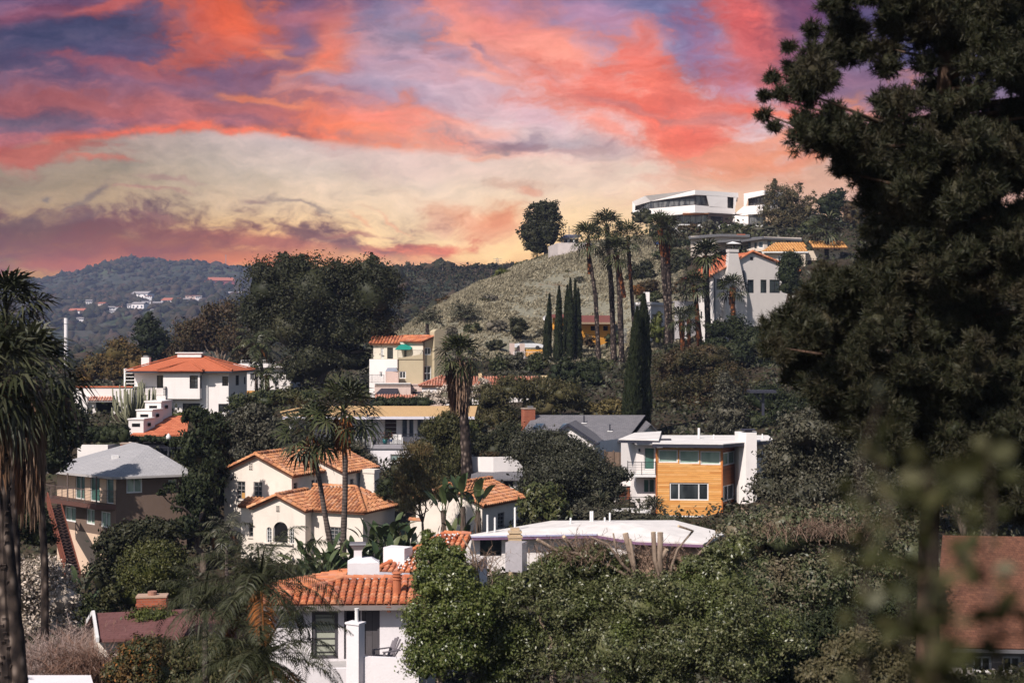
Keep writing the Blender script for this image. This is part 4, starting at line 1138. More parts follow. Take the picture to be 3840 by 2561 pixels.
# ---- 3. brown and peach house on the left
def brown_house():
    A = XY(435, 104); zr = ZP(1786, 104); zg = ZP(2300, 104)
    R = hit(A, 24, 700); L = hit(A, 180 - 44, 214)
    h = House('brown_house', 'brown and peach stucco house with pale grey hip roof and railed corner balcony', 'house', A, zg)
    WG = dict(frame=WFRAME, pane=GLG, nx=2, fw=.09); GD = dict(frame=WFRAME, pane=GLT, nx=2, fw=.07)
    zb = ZP(1893, 104); zm = ZP(1990, 104)
    h.wall(A, R, zg, zr, BROWN, [(474, 1791, 533, 1848, WG), (631, 1798, 662, 1831, WG)])
    h.wall(L, A, zb, zr, PEACH, [(282, 1784, 318, 1884, GD), (338, 1786, 374, 1884, GD), (398, 1790, 426, 1888, dict(GD, nx=1))])
    h.wall(L, A, zm - .5, zb - .003, BROWN, [(243, 1900, 284, 1955, WG), (323, 1908, 355, 1966, WG), (378, 1918, 414, 1978, WG)])
    h.wall(L, A, zg, zm - .503, PEACH)
    bk1 = step(R, 24 + 90, 8); bk2 = step(L, 46, 7.0)
    h.wall(R, bk1, zg, zr, BROWN); h.wall(bk1, bk2, zg, zr, BROWN); h.wall(bk2, L, zg, zr, PEACH)
    # balcony
    dL = (L - A).normalized(); n = Vector((dL.y, -dL.x)); n = n if n.y < 0 else -n
    b0 = A - dL * .0; b1 = L; o = 1.35
    q = [b0, b0 + n * o * .75 + dL * 1.0, b1 + n * o + dL * .1, b1 + dL * .3]
    h.m('balcony_floor', plain('red_deck_paint', (.10, .045, .035), .7)).prism([q[3], q[2], q[1], q[0]], zb - .32, zb + .02)
    IR = plain('brown_rail_paint', (.12, .085, .075), .5)
    h.railing([q[0], q[1], q[2], q[3]], zb + .02, 1.0, IR, 1.5, True, 9)
    pp = h.m('balcony_post', IR)
    for k in (q[1], (q[1] + q[2]) / 2, q[2]): pp.bar((k.x, k.y, zb), (k.x, k.y, zr), .09, .09)
    # hip roof
    ez = zr + .02; v = lambda p, z: Vector((p.x, p.y, z))
    rd = Vector((math.cos(math.radians(24)), math.sin(math.radians(24))))
    cA = A + n * 1.35 * .8 - rd * -.2; cA = A + Vector((-.05, -.75))
    cL = L + n * 1.5 + dL * .5; cR = R + Vector((rd.y, -rd.x)) * .6 + rd * .6; cB = bk1 + Vector((.3, .5)); cK = bk2 + dL * .6
    p1 = XY(498, 114.0); p2 = XY(556, 110.5); rz = ez + 1.75
    mb = h.m('roof', SHG)
    for poly in ([v(cL, ez), v(cA, ez), v(p2, rz), v(p1, rz + .02)], [v(cA, ez), v(cR, ez), v(cR + (cB - cR) * .45, rz - .5), v(p2, rz)], [v(cR, ez), v(cB, ez), v(p2, rz)], [v(cB, ez), v(cK, ez), v(p1, rz), v(p2, rz)], [v(cK, ez), v(cL, ez), v(p1, rz)]):
        poly = poly if len(poly) == 3 or poly[2].z > rz - .3 else [poly[0], poly[1], poly[3]]
        mb.slab(poly, .12)
    gt = h.m('gutter', plain('pale_gutter', (.38, .35, .34), .5))
    gt.bar(v(cL, ez - .08), v(cA, ez - .08), .1, .16); gt.bar(v(cA, ez - .08), v(cR, ez - .08), .1, .16)
    sf = h.m('soffit', plain('brown_soffit', (.10, .06, .045), .8)); sf.prism([cL, cA, A, L], ez - .2, ez - .14)
    for px, d, hh in ((432, 108.5, .22), (566, 109.5, .16), (608, 108.6, .12)):
        q = XY(px, d); f = (q - cA).length; h.m('roof_vent', TRIM).box((q.x, q.y, ez + .16 * (d - 103.5) + .05), .4, .5 if hh > .2 else .3, hh + .1, .4)
    h.done()
    # timber stairs
    s = House('outdoor_stairs', 'steep red timber stairs with railing climbing beside the peach wall', 'stairs', XY(230, 99), ZP(2150, 99))
    a0 = P(178, 1895, 106); a1 = P(245, 2150, 96)
    w = Vector((.95, .25, 0))
    st = s.m('stringer', plain('red_timber', (.17, .05, .028), .8))
    st.bar(a0, a1, .06, .3); st.bar(a0 + w, a1 + w, .06, .3)
    s.m('dark_backing', plain('dark_timber', (.05, .025, .02), .8)).hexa([a0 - Vector((0, 0, .35)), a0 + w - Vector((0, 0, .35)), a1 + w - Vector((0, 0, .35)), a1 - Vector((0, 0, .35))], [a0 - Vector((0, 0, .2)), a0 + w - Vector((0, 0, .2)), a1 + w - Vector((0, 0, .2)), a1 - Vector((0, 0, .2))])  # dark panel added behind the treads to make the gaps read as shade
    tr = s.m('tread', plain('dark_timber', (.05, .025, .02), .8))
    for i in range(22):
        f = (i + .5) / 22; c = a0 + (a1 - a0) * f + w / 2; tr.box((c.x, c.y, c.z), math.atan2(w.y, w.x), .92, .05, .26)
    rl = s.m('railing', MATS['red_timber']); up = Vector((0, 0, .95))
    rl.bar(a0 + up, a1 + up, .08, .1); rl.bar(a0 + up * .5, a1 + up * .5, .05, .14)
    for i in range(7): c = a0 + (a1 - a0) * i / 6; rl.bar(c, c + up, .08, .08)
    s.done()
brown_house()

# ---- 4. garage with red tile roof and stepped white boxes above it
def garage():
    d = 127; zg = ZP(1722, d); A = XY(486, d); B = hit(A, 3, 700); ze = ZP(1640, d)
    h = House('garage', 'garage with red tile roof and three stepped white wall boxes above black door', 'house', (A + B) / 2, zg)
    h.wall(A, B, zg, ze, WHITE, [(500, 1660, 690, 1712, dict(frame=DTRIM, pane=plain('garage_door_paint', (.018, .018, .03), .5), fw=.06, ny=5, mh=.03, part='garage_door', panename='door_panel'))])
    v = lambda px, py, dd: P(px, py, dd)
    mb = h.m('roof', shingle('red_garage_tile', (.36, .09, .045), (.56, .18, .09), .8))
    a = v(488, 1630, d - .5); b = v(700, 1643, d - .5); b.z = a.z
    dd = d + 6.5; c = XY(710, dd); e = XY(600, dd); zt = ZP(1558, dd)
    mb.slab([a, b, (c.x, c.y, zt), (e.x, e.y, zt)], .15)
    wb = h.m('stepped_box', WHITE); wn = h.m('slot_window', DARK)
    for x0, x1, yt, yb, dd in ((482, 538, 1574, 1625, d + .2), (512, 570, 1540, 1600, d + 2.4), (544, 604, 1508, 1575, d + 4.6)):
        p0 = XY(x0, dd); p1 = XY(x1, dd); zt = ZP(yt, dd); zb = ZP(yb + 60, dd)
        wb.prism([p0, p1, p1 + Vector((.5, 2.1)), p0 + Vector((.5, 2.1))], zb, zt)
        wb.prism([p0 + Vector((-.08, -.08)), p1 + Vector((.08, -.08)), p1 + Vector((.58, 2.1)), p0 + Vector((.42, 2.1))], zt + .003, zt + .12)
        m = (p0 + p1) / 2; wn.box((m.x, m.y, zt - .62), 0, .72, .3, .04)
        wn.box((p1.x + .3, p1.y + .9, zt - .62), math.radians(76), .5, .3, .04)
    h.done()
    w = House('retaining_wall', 'low white retaining wall left of the brick pillar behind grey roof', 'wall', XY(370, 124), ZP(1725, 124))
    p0 = XY(290, 123.5); p1 = XY(404, 123.5); p2 = XY(456, 125.5)
    w.m('wall', WHITE).prism([p0, p1, p1 + Vector((0, .3)), p0 + Vector((0, .3))], ZP(1740, 124), ZP(1668, 123.5))
    w.m('wall', WHITE).prism([p1 + Vector((.003, 0)), p2, p2 + Vector((0, .3)), p1 + Vector((.003, .3))], ZP(1740, 124), ZP(1668, 123.5))
    w.done()
    b = House('brick_pillar', 'square red brick pillar with flat cap behind the grey hip roof', 'pillar', XY(476, 123), ZP(1740, 123))
    q = XY(476, 123); b.m('pillar', BRICK).box((q.x, q.y, ZP(1740, 123)), .1, .98, ZP(1664, 123) - ZP(1740, 123), .8)
    b.m('cap', plain('cap_stone', (.4, .3, .24), .8)).box((q.x, q.y, ZP(1664, 123) + .003), .1, 1.08, .09, .9); b.done()
garage()

# ---- 5. white house with shallow red hip roof, upper left
def hip_house():
    d = 150; A = XY(515, d + 1); B = hit(A, -4, 857); C = hit(B, 78, 926); ze = ZP(1392, B.y); zg = ZP(1600, d)
    h = House('white_hip_house', 'white two-storey house with shallow red hip roof and black window openings', 'house', (A + B) / 2, zg)
    WB = dict(frame=BFRAME, pane=GL, fw=.07, nx=2, ny=4, mw=.04)
    h.wall(A, B, zg, ze, WHITE, [(588, 1407, 619, 1455, WB), (833, 1411, 857, 1447, WB), (685, 1512, 751, 1560, dict(WB, nx=3)), (819, 1514, 856, 1545, WB)])
    C2 = C
    h.wall(B, C, zg, ze, GREY_SHADED, [(884, 1407, 897, 1445, WB), (915, 1413, 921, 1440, dict(WB, nx=1))])
    D = step(C, 172, (B - A).length); h.wall(C, D, zg, ze, WHITE); h.wall(D, A, zg, ze, WHITE)
    # projecting bay
    t = (B - A).normalized(); n = Vector((t.y, -t.x)); b0 = hit(A, -4, 622) + n * .9; b1 = hit(b0, -4, 749); b2 = b1 - n * .9
    zb = ZP(1494, b1.y); zt = ze
    h.wall(b0, b1, zb, zt, WHITE, [(711, 1408, 742, 1457, WB)]); h.wall(b1, b2 - n * .0, zb, zt, WHITE, [(751, 1408, 757, 1457, dict(WB, nx=1))])
    h.wall(b0 - n * .9, b0, zb, zt, WHITE); h.m('bay_floor', WHITE).prism([b0, b1, b2, b0 - n * .9], zb - .05, zb - .003)
    # balcony
    c0 = hit(A, -4, 490) + n * 1.1; c1 = hit(c0, -4, 621)
    h.m('balcony', WHITE).prism([c0, c1, c1 - n * 1.1, c0 - n * 1.1], ZP(1500, d), ZP(1484, d)); h.railing([c0 - n * 1.1, c0, c1, c1 - n * .2], ZP(1484, d), .95, IRON, 1.4, False)
    h.m('lower_room', WHITE).prism([c0 + t * .3 + n * .2, c1 + n * .2, c1 - n * 1.0, c0 + t * .3 - n * 1.0], zg, ZP(1502, d))
    # roof
    v = lambda q, z: Vector((q.x, q.y, z)); o = .75
    e = [A + n * o - t * o, B + n * o + t * o, C - n * .1 + t * o, D - n * o - t * o]; e[0] = A + n * 1.5 - t * o; e[1] = B + n * .8 + t * .6; e[2] = C + (C - B).normalized() * .6 + t * .6; e[3] = D - t * o - n * .6
    mid = (A + B + C + D) / 4; r0 = mid - t * 1.6; r1 = mid + t * 1.0; rz = ze + 1.55; mb = h.m('roof', shingle('red_flat_tile', (.40, .105, .05), (.46, .13, .065), 1.2))
    ez = ze + .05
    for poly in ([v(e[0], ez), v(e[1], ez), v(r1, rz), v(r0, rz)], [v(e[1], ez), v(e[2], ez), v(r1, rz)], [v(e[2], ez), v(e[3], ez), v(r0, rz), v(r1, rz)], [v(e[3], ez), v(e[0], ez), v(r0, rz)]): mb.slab(poly, .1)
    # lower hip over the bay
    m0 = b0 + n * .6 - t * .5; m1 = b1 + n * .6 + t * .5; pk = v(hit(A, -4, 695) - n * 1.6, ez + .95)
    mb.slab([v(m0, ez + .03), v(m1, ez + .03), pk], .1); mb.slab([v(m1, ez + .03), v(m1 - n * 3.0, ez + .5), pk], .1); mb.slab([v(m0 - n * 3.0, ez + .5), v(m0, ez + .03), pk], .1)
    ca = h.m('ridge_tiles', TILER); caps(ca, v(e[0], ez + .02), v(r0, rz), .12); caps(ca, v(e[1], ez + .02), v(r1, rz), .12); caps(ca, v(e[2], ez), v(r1, rz), .12)
    caps(ca, v(m0, ez + .06), pk, .1); caps(ca, v(m1, ez + .06), pk, .1)
    h.m('roof_hatch', TRIM).prism([r0 - n * -.5, r1 + n * .5, r1 - n * .5, r0 - n * .5], rz - .1, rz + .32); h.m('roof_hatch', TRIM).prism([r0 + n * .65 - t * .2, r1 + n * .65 + t * .2, r1 - n * .65 + t * .2, r0 - n * .65 - t * .2], rz + .323, rz + .42)
    f = h.m('fascia', DTRIM)
    for i in range(3): p, q = e[i], e[(i + 1) % 4]; f.bar(v(p, ez - .12), v(q, ez - .12), .1, .16)
    c = XY(548, d + 3); h.m('chimney', WHITE).box((c.x, c.y, ze), 0, .85, ZP(1340, c.y) - ze, .8); h.m('chimney_cap', METAL).box((c.x, c.y, ZP(1340, c.y) + .003), 0, .5, .2, .5)
    # trellis frame on the left
    p = XY(468, d + 1); q = XY(508, d + 1); tr = h.m('trellis', TRIM)
    zt = ZP(1388, d); zb = ZP(1452, d)
    tr.bar((p.x, p.y, zb - 1), (p.x, p.y, zt), .16, .16); tr.bar((p.x - .08, p.y, zt), (q.x, q.y, zt), .2, .3)
    for i in range(5): z = zb + (zt - zb) * i / 5; tr.bar((p.x, p.y, z), (q.x, q.y, z), .08, .06)
    h.wall(XY(504, d + 1), A, zg, ze, WHITE)
    # drainpipe
    q = hit(A, -4, 778) + n * .1; h.m('drainpipe', TRIM).tube([(q.x, q.y, zg), (q.x, q.y, ze)], .06, 6)
    # low wing on the left
    L0 = XY(255, d - 2); L1 = hit(L0, 1, 497); zl = ZP(1452, d - 2)
    h.wall(L0, L1, zg, zl, WHITE, [(359, 1508, 425, 1575, dict(frame=BFRAME, pane=DARK, fw=.08, part='doorway', panename='opening'))])
    h.wall(L1, L1 + Vector((0, 5)), zg, zl, WHITE); h.wall(L0 + Vector((0, 5)), L0, zg, zl, WHITE)
    h.m('flat_roof', WHITE).prism([L0 + Vector((0, .2)), L1 + Vector((0, .2)), L1 + Vector((0, 5)), L0 + Vector((0, 5))], zl - .3, zl - .15)
    cp = h.m('parapet_tiles', TILER); caps(cp, v(L0, zl - .02), v(L1, zl - .02), .13, .4, .02)
    aw = h.m('door_awning', TILEP); a0 = hit(L0, 1, 338); a1 = hit(L0, 1, 430); za = ZP(1497, d - 2)
    tile_roof(aw, [v(a0 + Vector((0, -.8)), za - .15), v(a1 + Vector((0, -.8)), za - .15), v(a1, za + .25), v(a0, za + .25)], .12, .4, h.m('awning_deck', WHITE))
    q = hit(L0, 1, 324) + Vector((0, -.3)); h.m('pilaster', WHITE).box((q.x, q.y, zg), 0, .5, ZP(1483, d) - zg, .5)
    h.done()
hip_house()

# ---- 6. flat-roofed white house half hidden behind palms
def rail_house():
    d = 176; A = XY(868, d); B = hit(A, 2, 1090); zt = ZP(1378, d); zg = ZP(1500, d)
    h = House('flat_roof_house', 'white flat-roofed house with roof rail half hidden by the big dark tree', 'house', (A + B) / 2, zg)
    WB = dict(frame=GFRAME, pane=GLB, fw=.1, nx=2)
    h.wall(A, B, zg, zt, WHITE, [(938, 1400, 953, 1424, WB), (962, 1455, 978, 1480, WB), (1061, 1436, 1076, 1448, WB)])
    h.m('roof', WHITE).prism([A + Vector((-.6, -.7)), B + Vector((0, -.7)), B + Vector((0, 8)), A + Vector((-.6, 8))], zt + .003, zt + .35)
    h.wall(B, B + Vector((0, 8)), zg, zt, WHITE); h.wall(A + Vector((0, 8)), A, zg, zt, WHITE)
    h.railing([A + Vector((1, 1)), A + Vector((5, 1)), A + Vector((9, 1))], zt + .35, .5, TRIM, 1.6, True, 1)
    h.done()
    # yellow slatted bench-like planter
    q = House('planter', 'long orange slatted timber planter beside the white hip roof house', 'planter', XY(948, 168), ZP(1482, 168))
    a = XY(925, 168); b = XY(974, 168); q.m('slats', planks('orange_slats', [(.62, .30, .08), (.7, .38, .12), (.5, .22, .05)], .16)).prism([a, b, b + Vector((0, .8)), a + Vector((0, .8))], ZP(1480, 168), ZP(1465, 168)); q.done()
rail_house()

# ---- 7. long house with tan gravel roof
def gravel_house():
    d = 140; A = XY(1320, d); B = hit(A, 0, 1735); zt = ZP(1568, d); zf = ZP(1664, d); zg = ZP(1830, d)
    h = House('ranch_house', 'long white house with tan gravel roof, glass doors and iron balcony', 'house', (A + B) / 2, zg)
    GD = dict(frame=WFRAME, pane=GLB, fw=.09, part='glass_door'); DD = dict(frame=WFRAME, pane=plain('dark_red_door', (.03, .010, .010), .5), fw=.06, part='door', panename='door_panel', ny=5)
    h.wall(A, B, zf, zt, WHITE2, [(1345, 1572, 1372, 1650, GD), (1441, 1570, 1488, 1650, DD), (1505, 1570, 1529, 1640, GD), (1531, 1570, 1553, 1640, GD), (1562, 1570, 1590, 1640, GD), (1593, 1570, 1622, 1640, GD), (1640, 1572, 1672, 1640, GD)], dep=.25)
    h.wall(A + Vector((0, 9)), A, zf, zt, WHITE2); h.wall(B, B + Vector((0, 9)), zf, zt, WHITE2)
    rm = h.m('roof', GRAVEL); v = lambda q, z: Vector((q.x, q.y, z))
    e0 = XY(1060, d - 2.2); e1 = XY(1780, d - 2.2); ez = ZP(1562, d - 2.2); dd = d + 5; r0 = XY(1150, dd); r1 = XY(1790, dd); rz = ez + 1.05 ; rz = ZP(1522, dd)
    rm.slab([v(e0, ez), v(e1, ez), v(r1, rz), v(r0, rz)], .08)
    rm.slab([v(XY(1050, d + 8), ez), v(e0, ez), v(r0, rz)], .08)
    fs = h.m('fascia', plain('lilac_fascia', (.66, .62, .68), .4)); fs.bar(v(e0, ez - .12), v(e1, ez - .12), .12, .26)
    h.m('ceiling', TRIM).prism([e0 + Vector((.2, .1)), e1 + Vector((0, .1)), B, A], ez - .26, ez - .2)
    # left part of the house below the long roof
    A0 = XY(1085, d + .5); h.wall(A0, A, zf - 1, zt, WHITE2, [(1110, 1590, 1160, 1650, W_W)])
    # lower storey block
    c0 = XY(1380, d - 2.4); c1 = XY(1640, d - 2.4)
    h.wall(c0, c1, zg, zf, WHITE2, [(1463, 1703, 1528, 1734, dict(frame=WFRAME, pane=plain('grey_blind', (.20, .26, .25), .5), nx=2, fw=.08))])
    h.wall(c0 + Vector((0, 2.4)), c0, zg, zf, WHITE2); h.m('balcony_floor', plain('deck_grey', (.3, .28, .3), .8)).prism([XY(1325, d - 2.4), XY(1700, d - 2.4), XY(1700, d), XY(1325, d)], zf + .003, zf + .09)
    h.m('balcony_floor', MATS['deck_grey']).prism([c0 + Vector((-.1, -.15)), c1 + Vector((0, -.15)), c1 + Vector((0, .0)), c0 + Vector((-.1, .0))], zf - .3, zf + .003)
    h.railing([XY(1325, d - .3), XY(1325, d - 2.3), XY(1420, d - 2.3), XY(1560, d - 2.3), XY(1640, d - 2.3)], zf + .09, 1.0, IRON, 1.8, False)
    h.railing([XY(1335, d - 2.6), XY(1395, d - 2.6)], zf - .2, 1.0, TRIM, 1.0, False, name='white_railing')
    for i, px in enumerate((1402, 1444, 1467)):
        pt = settags(thing('flower_pot', ('dark pot with spiky plant at left end of the iron balcony', 'turquoise pot with red flowers in front of the dark door', 'small blue pot right of the turquoise pot on balcony')[i], 'pot', (XY(px, d - 1.9).x, d - 1.9, zf + .1)))
        mb = MB(); c = ORG[pt]; mb.tube([c, c + Vector((0, 0, .25)), c + Vector((0, 0, .5))], [.16, .22, .27], 10); mb.build('pot', plain('pot%d' % i, ((.03, .03, .04), (.02, .16, .17), (.03, .05, .12))[i], .4), pt, smooth=True)
        rr = np.random.RandomState(50 + i); n = 60; C = rr.randn(n, 3) * [.22, .22, .28] + [0, 0, .8]; V, Q = leafquads(C, unit(rr.randn(n, 3) + [0, 0, .8]), unit(rr.randn(n, 3)), np.full(n, .28), np.full(n, .1))
        npmesh('plant', V, Q, leafmat('pot_plant', [(.03, .06, .02), (.05, .09, .03), (.3, .09, .04)]), pt)
    h.done()
    c = XY(1488, d - 1.7); s = House('patio_sofa', 'white patio armchair on the iron balcony in front of dark door', 'chair', c, zf + .1)
    m = s.m('seat', TRIM); m.box((c.x, c.y, zf + .11), 0, .9, .42, .8); s.m('backrest', TRIM).box((c.x, c.y + .42, zf + .11), 0, .9, .95, .2); s.m('armrest', TRIM).box((c.x - .55, c.y, zf + .11), 0, .16, .62, .8); s.m('armrest', TRIM).box((c.x + .55, c.y, zf + .11), 0, .16, .62, .8)
    s.done()
gravel_house()

# ---- 8. tan three-storey house with teal awning
def tan_house():
    d = 172; th = -38
    A = XY(1492, d); zg = ZP(1500, d)
    h = House('tan_house', 'tan and white three-storey house with teal awning and rounded chimney', 'house', XY(1580, d - 2), zg)
    WW = dict(frame=WFRAME, pane=GL, nx=2, fw=.09); W4 = dict(WW, ny=2, mh=.1)
    # lower block, curved left
    K = XY(1586, 169.0); zr = ZP(1347, 169); L1 = hit(K, 178, 1492)
    h.wall(L1, K, zg, zr, TAN, [(1497, 1392, 1522, 1419, WW)])
    L0 = hit(L1, 168, 1385); h.wall(L0, L1, zg, zr, WHITE, [(1424, 1394, 1434, 1414, dict(WW, nx=1)), (1446, 1392, 1456, 1438, dict(frame=BFRAME, pane=GLB, fw=.05)), (1458, 1392, 1467, 1438, dict(frame=BFRAME, pane=GLB, fw=.05))])
    R = hit(K, 38, 1664); ze = ZP(1282, 169); WR = (R - K).length
    h.wall(K, R, zg, ze, TAN, [(1592, 1303, 1617, 1331, WW), (1588, 1372, 1618, 1427, W4)], top=[(WR * .48, ze + WR * .48 * .36)])
    back = step(R, 128, 7); kb = step(K, 128, 3.4)
    h.wall(R, back, zg, ze, TAN)
    # set-back upper wall with balcony door
    U0 = hit(kb, 180, 1494); h.wall(U0, kb, zr, ze - .05, stucco('ivory_stucco', (.68, .61, .51), .05, .05), [(1515, 1310, 1551, 1349, dict(frame=TAN, pane=plain('dark_teal_door', (.012, .03, .028), .4), fw=.06, nx=2, part='glass_door'))])
    h.wall(kb, K, zr, ze, MATS['ivory_stucco'])
    U1 = hit(U0, 176, 1400); h.wall(U1, U0, zr, ze - .3, MATS['ivory_stucco'], [(1428, 1306, 1438, 1345, WW), (1452, 1304, 1474, 1346, dict(frame=BFRAME, pane=GL, fw=.06))])
    h.m('terrace', TAN).prism([L0, K, kb, U0, U1], zr - .25, zr - .003)
    ap = h.m('parapet', TAN)
    for p, q, hh in ((L1, K, .0),):
        ap.hexa([(p.x, p.y - .1, zr), (q.x, q.y - .1, zr), (q.x, q.y + .1, zr), (p.x, p.y + .1, zr)], [(p.x, p.y - .1, zr + .12), (q.x, q.y - .1, zr + .62), (q.x, q.y + .1, zr + .62), (p.x, p.y + .1, zr + .12)])
    h.railing([L1, K], zr + .1, .95, IRON, 2, False)
    # awning
    a0 = hit(U0, 0, 1500); a1 = hit(U0, 0, 1556); za = ZP(1291, a0.y); aw = h.m('awning', TEAL)
    aw.slab([(a0.x - .5, a0.y - 1.5, za - .62), (a1.x - .45, a1.y - 1.5, za - .62), (a1.x, a1.y - .02, za), (a0.x, a0.y - .02, za)], .05)
    # roof
    t = Vector((math.cos(math.radians(38)), math.sin(math.radians(38)))); n = Vector((t.y, -t.x)); v = lambda q, z: Vector((q.x, q.y, z))
    mb = h.m('roof', TILE2); sb = h.m('roof_deck', TBASE); rdg = K + t * WR * .48; rz = ze + WR * .48 * .36 + .12
    kl = step(K, 128, 7.0); e0 = v(K + n * .25 - t * .4, ze); e1 = v(kl - t * .4, ze); tile_roof(mb, [e1, e0, v(rdg + n * .25, rz), v(step(rdg, 128, 7), rz)], .17, .5, sb)
    tile_roof(mb, [v(R + n * .25 + t * .3, ze - .1), v(back + t * .3, ze - .1), v(step(rdg, 128, 7), rz), v(rdg + n * .25, rz)], .17, .5, sb)
    caps(mb, e0, v(rdg + n * .25, rz), .16, .5); caps(mb, v(rdg + n * .25, rz), v(step(rdg, 128, 7), rz), .18, .5)
    q0 = U0 + Vector((.2, -.35)); q1 = U1 + Vector((-.4, -.35)); tile_roof(mb, [v(q1, ze - .25), v(q0, ze - .25), v(q0 + Vector((0, 3)), ze + .7), v(q1 + Vector((0, 3)), ze + .7)], .17, .5, sb)
    # chimney with rounded head
    c = hit(K, 38, 1641) + n * .45; zc = ZP(1247, c.y); ch = h.m('chimney', TAN); w = .78
    pr = []
    for i in range(13):
        a = math.pi * i / 12; pr.append((-w * .5 * 0 - w * math.cos(a), .42 * math.sin(a)))
    lo = []; hi = []
    for s_, k in ((-.45, 0), (.45, 1)):
        pts = [c + t * (-w) + n * s_, c + t * w + n * s_]
    body = [c - t * w - n * .9, c - t * w + n * .0, c + t * w + n * .0, c + t * w - n * .9]
    ch.prism([body[0], body[1], body[2], body[3]], zg, zc)
    f1 = [Vector(((c + t * x).x, (c + t * x).y, zc + z)) for x, z in pr]; bk = [p - Vector((n.x * .9, n.y * .9, 0)) for p in f1]
    ch.hexa(f1, bk)
    # drainpipes
    dp = h.m('drainpipe', plain('brown_pipe', (.10, .05, .035), .5))
    for q in (K + n * .1 + t * .1, L1 + Vector((0, -.1))): dp.tube([(q.x, q.y, zg), (q.x, q.y, ze if q is not None and q.x > L1.x + .5 else zr)], .05, 6)
    # pink flue box
    q = XY(1470, 167.5); h.m('flue_box', PINK).box((q.x, q.y, zg), .15, 1.45, ZP(1392, 167.5) - zg, 1.2)
    zz = ZP(1392, 167.5); h.m('flue_cap', plain('zinc', (.17, .18, .22), .4, .4, .4)).hexa([(q.x - .72, q.y - .6, zz), (q.x + .72, q.y - .6, zz), (q.x + .72, q.y + .6, zz), (q.x - .72, q.y + .6, zz)], [(q.x - .5, q.y - .45, zz + .4), (q.x + .55, q.y - .45, zz + .4), (q.x + .55, q.y + .45, zz + .4), (q.x - .5, q.y + .45, zz + .4)])
    h.railing([XY(1350, 167), XY(1440, 167)], ZP(1436, 167), .95, IRON, 1.8, False)
    h.done()
    # pink terrace below
    d = 163; g = House('terrace_block', 'low pink flat terrace building with two black awnings below the tan house', 'building', XY(1500, d), ZP(1500, d))
    A = XY(1405, d); B = XY(1540, d); C = XY(1592, d + 3); zt = ZP(1439, d); zg = ZP(1520, d)
    g.wall(A, B, zg, zt, PINK, [(1424, 1462, 1490, 1480, dict(frame=BFRAME, pane=DARK, fw=.04)), ]); g.wall(B, XY(1541, d + 3), zg, zt, PINK); g.wall(XY(1541, d + 3), C, zg, zt - .1, PINK, [(1546, 1468, 1580, 1480, dict(frame=BFRAME, pane=DARK, fw=.04))])
    g.m('roof', PINK).prism([A, B, XY(1541, d + 3), C, C + Vector((0, 3)), A + Vector((0, 6))], zt - .35, zt - .25)
    g.m('coping', TRIM).bar((A.x, A.y, zt + .05), (B.x, B.y, zt + .05), .3, .1)
    aw = g.m('awning', CANVB)
    for x0, x1, yy, dd in ((1420, 1492, 1456, d), (1544, 1580, 1468, d + 3)):
        a = XY(x0, dd); b = XY(x1, dd); z = ZP(yy, dd); aw.slab([(a.x - .3, a.y - 1.3, z - .62), (b.x, b.y - 1.3, z - .62), (b.x + .0, b.y - .01, z), (a.x + .3, a.y - .01, z)], .04)
    g.done()
    # tiled boundary wall
    w = House('boundary_wall', 'long low garden wall topped with weathered red tiles under the pink terrace', 'wall', XY(1530, 158), ZP(1500, 158))
    p = P(1405, 1500, 158); q = P(1670, 1500, 158); w.m('wall', PINK).prism([p.xy, q.xy, q.xy + Vector((0, .3)), p.xy + Vector((0, .3))], p.z - 1.5, p.z)
    tile_roof(w.m('tiles', TILEP), [p + Vector((0, -.25, 0)), q + Vector((0, -.25, 0)), q + Vector((0, .75, .55)), p + Vector((0, .75, .55))], .13, .3, w.m('deck', TBASE)); w.done()
    # white cottage with tile hip, and tile strip behind palm
    c = House('tile_hut', 'small white hut with weathered red hip tiles behind the shaggy fan palm', 'hut', XY(1640, 160), ZP(1500, 160))
    A = XY(1582, 160); B = XY(1705, 160); zt = ZP(1447, 160); c.wall(A, B, ZP(1520, 160), zt, WHITE); c.wall(B, B + Vector((0, 5)), ZP(1520, 160), zt, WHITE); c.wall(A + Vector((0, 5)), A, ZP(1520, 160), zt, WHITE)
    ap = (A + B) / 2 + Vector((.3, 2.3)); v = lambda q, z: Vector((q.x, q.y, z)); e = [A + Vector((-.3, -.3)), B + Vector((.3, -.3)), B + Vector((.3, 5)), A + Vector((-.3, 5))]
    for i in range(4):
        tile_roof(c.m('roof', TILEP), [v(e[i], zt), v(e[(i + 1) % 4], zt), v(ap, zt + 1.0)], .13, .4, c.m('roof_deck', TBASE)); caps(c.m('roof', TILEP), v(e[i], zt + .02), v(ap, zt + 1.02), .15)
    c.done()
    c = House('long_tile_house', 'long low house with red tile roof seen above the bamboo', 'house', XY(1870, 165), ZP(1500, 165))
    A = XY(1770, 165); B = XY(2012, 165); zt = ZP(1446, 165); c.wall(A, B, ZP(1540, 165), zt, WHITE, [(1795, 1452, 1835, 1478, W_W)]); c.wall(B, B + Vector((0, 4)), ZP(1540, 165), zt, WHITE)
    tile_roof(c.m('roof', TILEP), [v(A + Vector((-.3, -.4)), zt), v(B + Vector((.3, -.4)), zt), v(B + Vector((.3, 3)), zt + .95), v(A + Vector((-.3, 3)), zt + .95)], .14, .4, c.m('roof_deck', TBASE))
    q = XY(2040, 166); c.m('chimney', stucco('ochre_chimney', (.62, .47, .28))).box((q.x, q.y, ZP(1500, 166)), 0, .8, ZP(1408, 166) - ZP(1500, 166), .8)
    c.m('chimney', MATS['ochre_chimney']).box((XY(1800, 166).x, 167, zt), 0, .4, 1.4, .4)
    c.done()
tan_house()

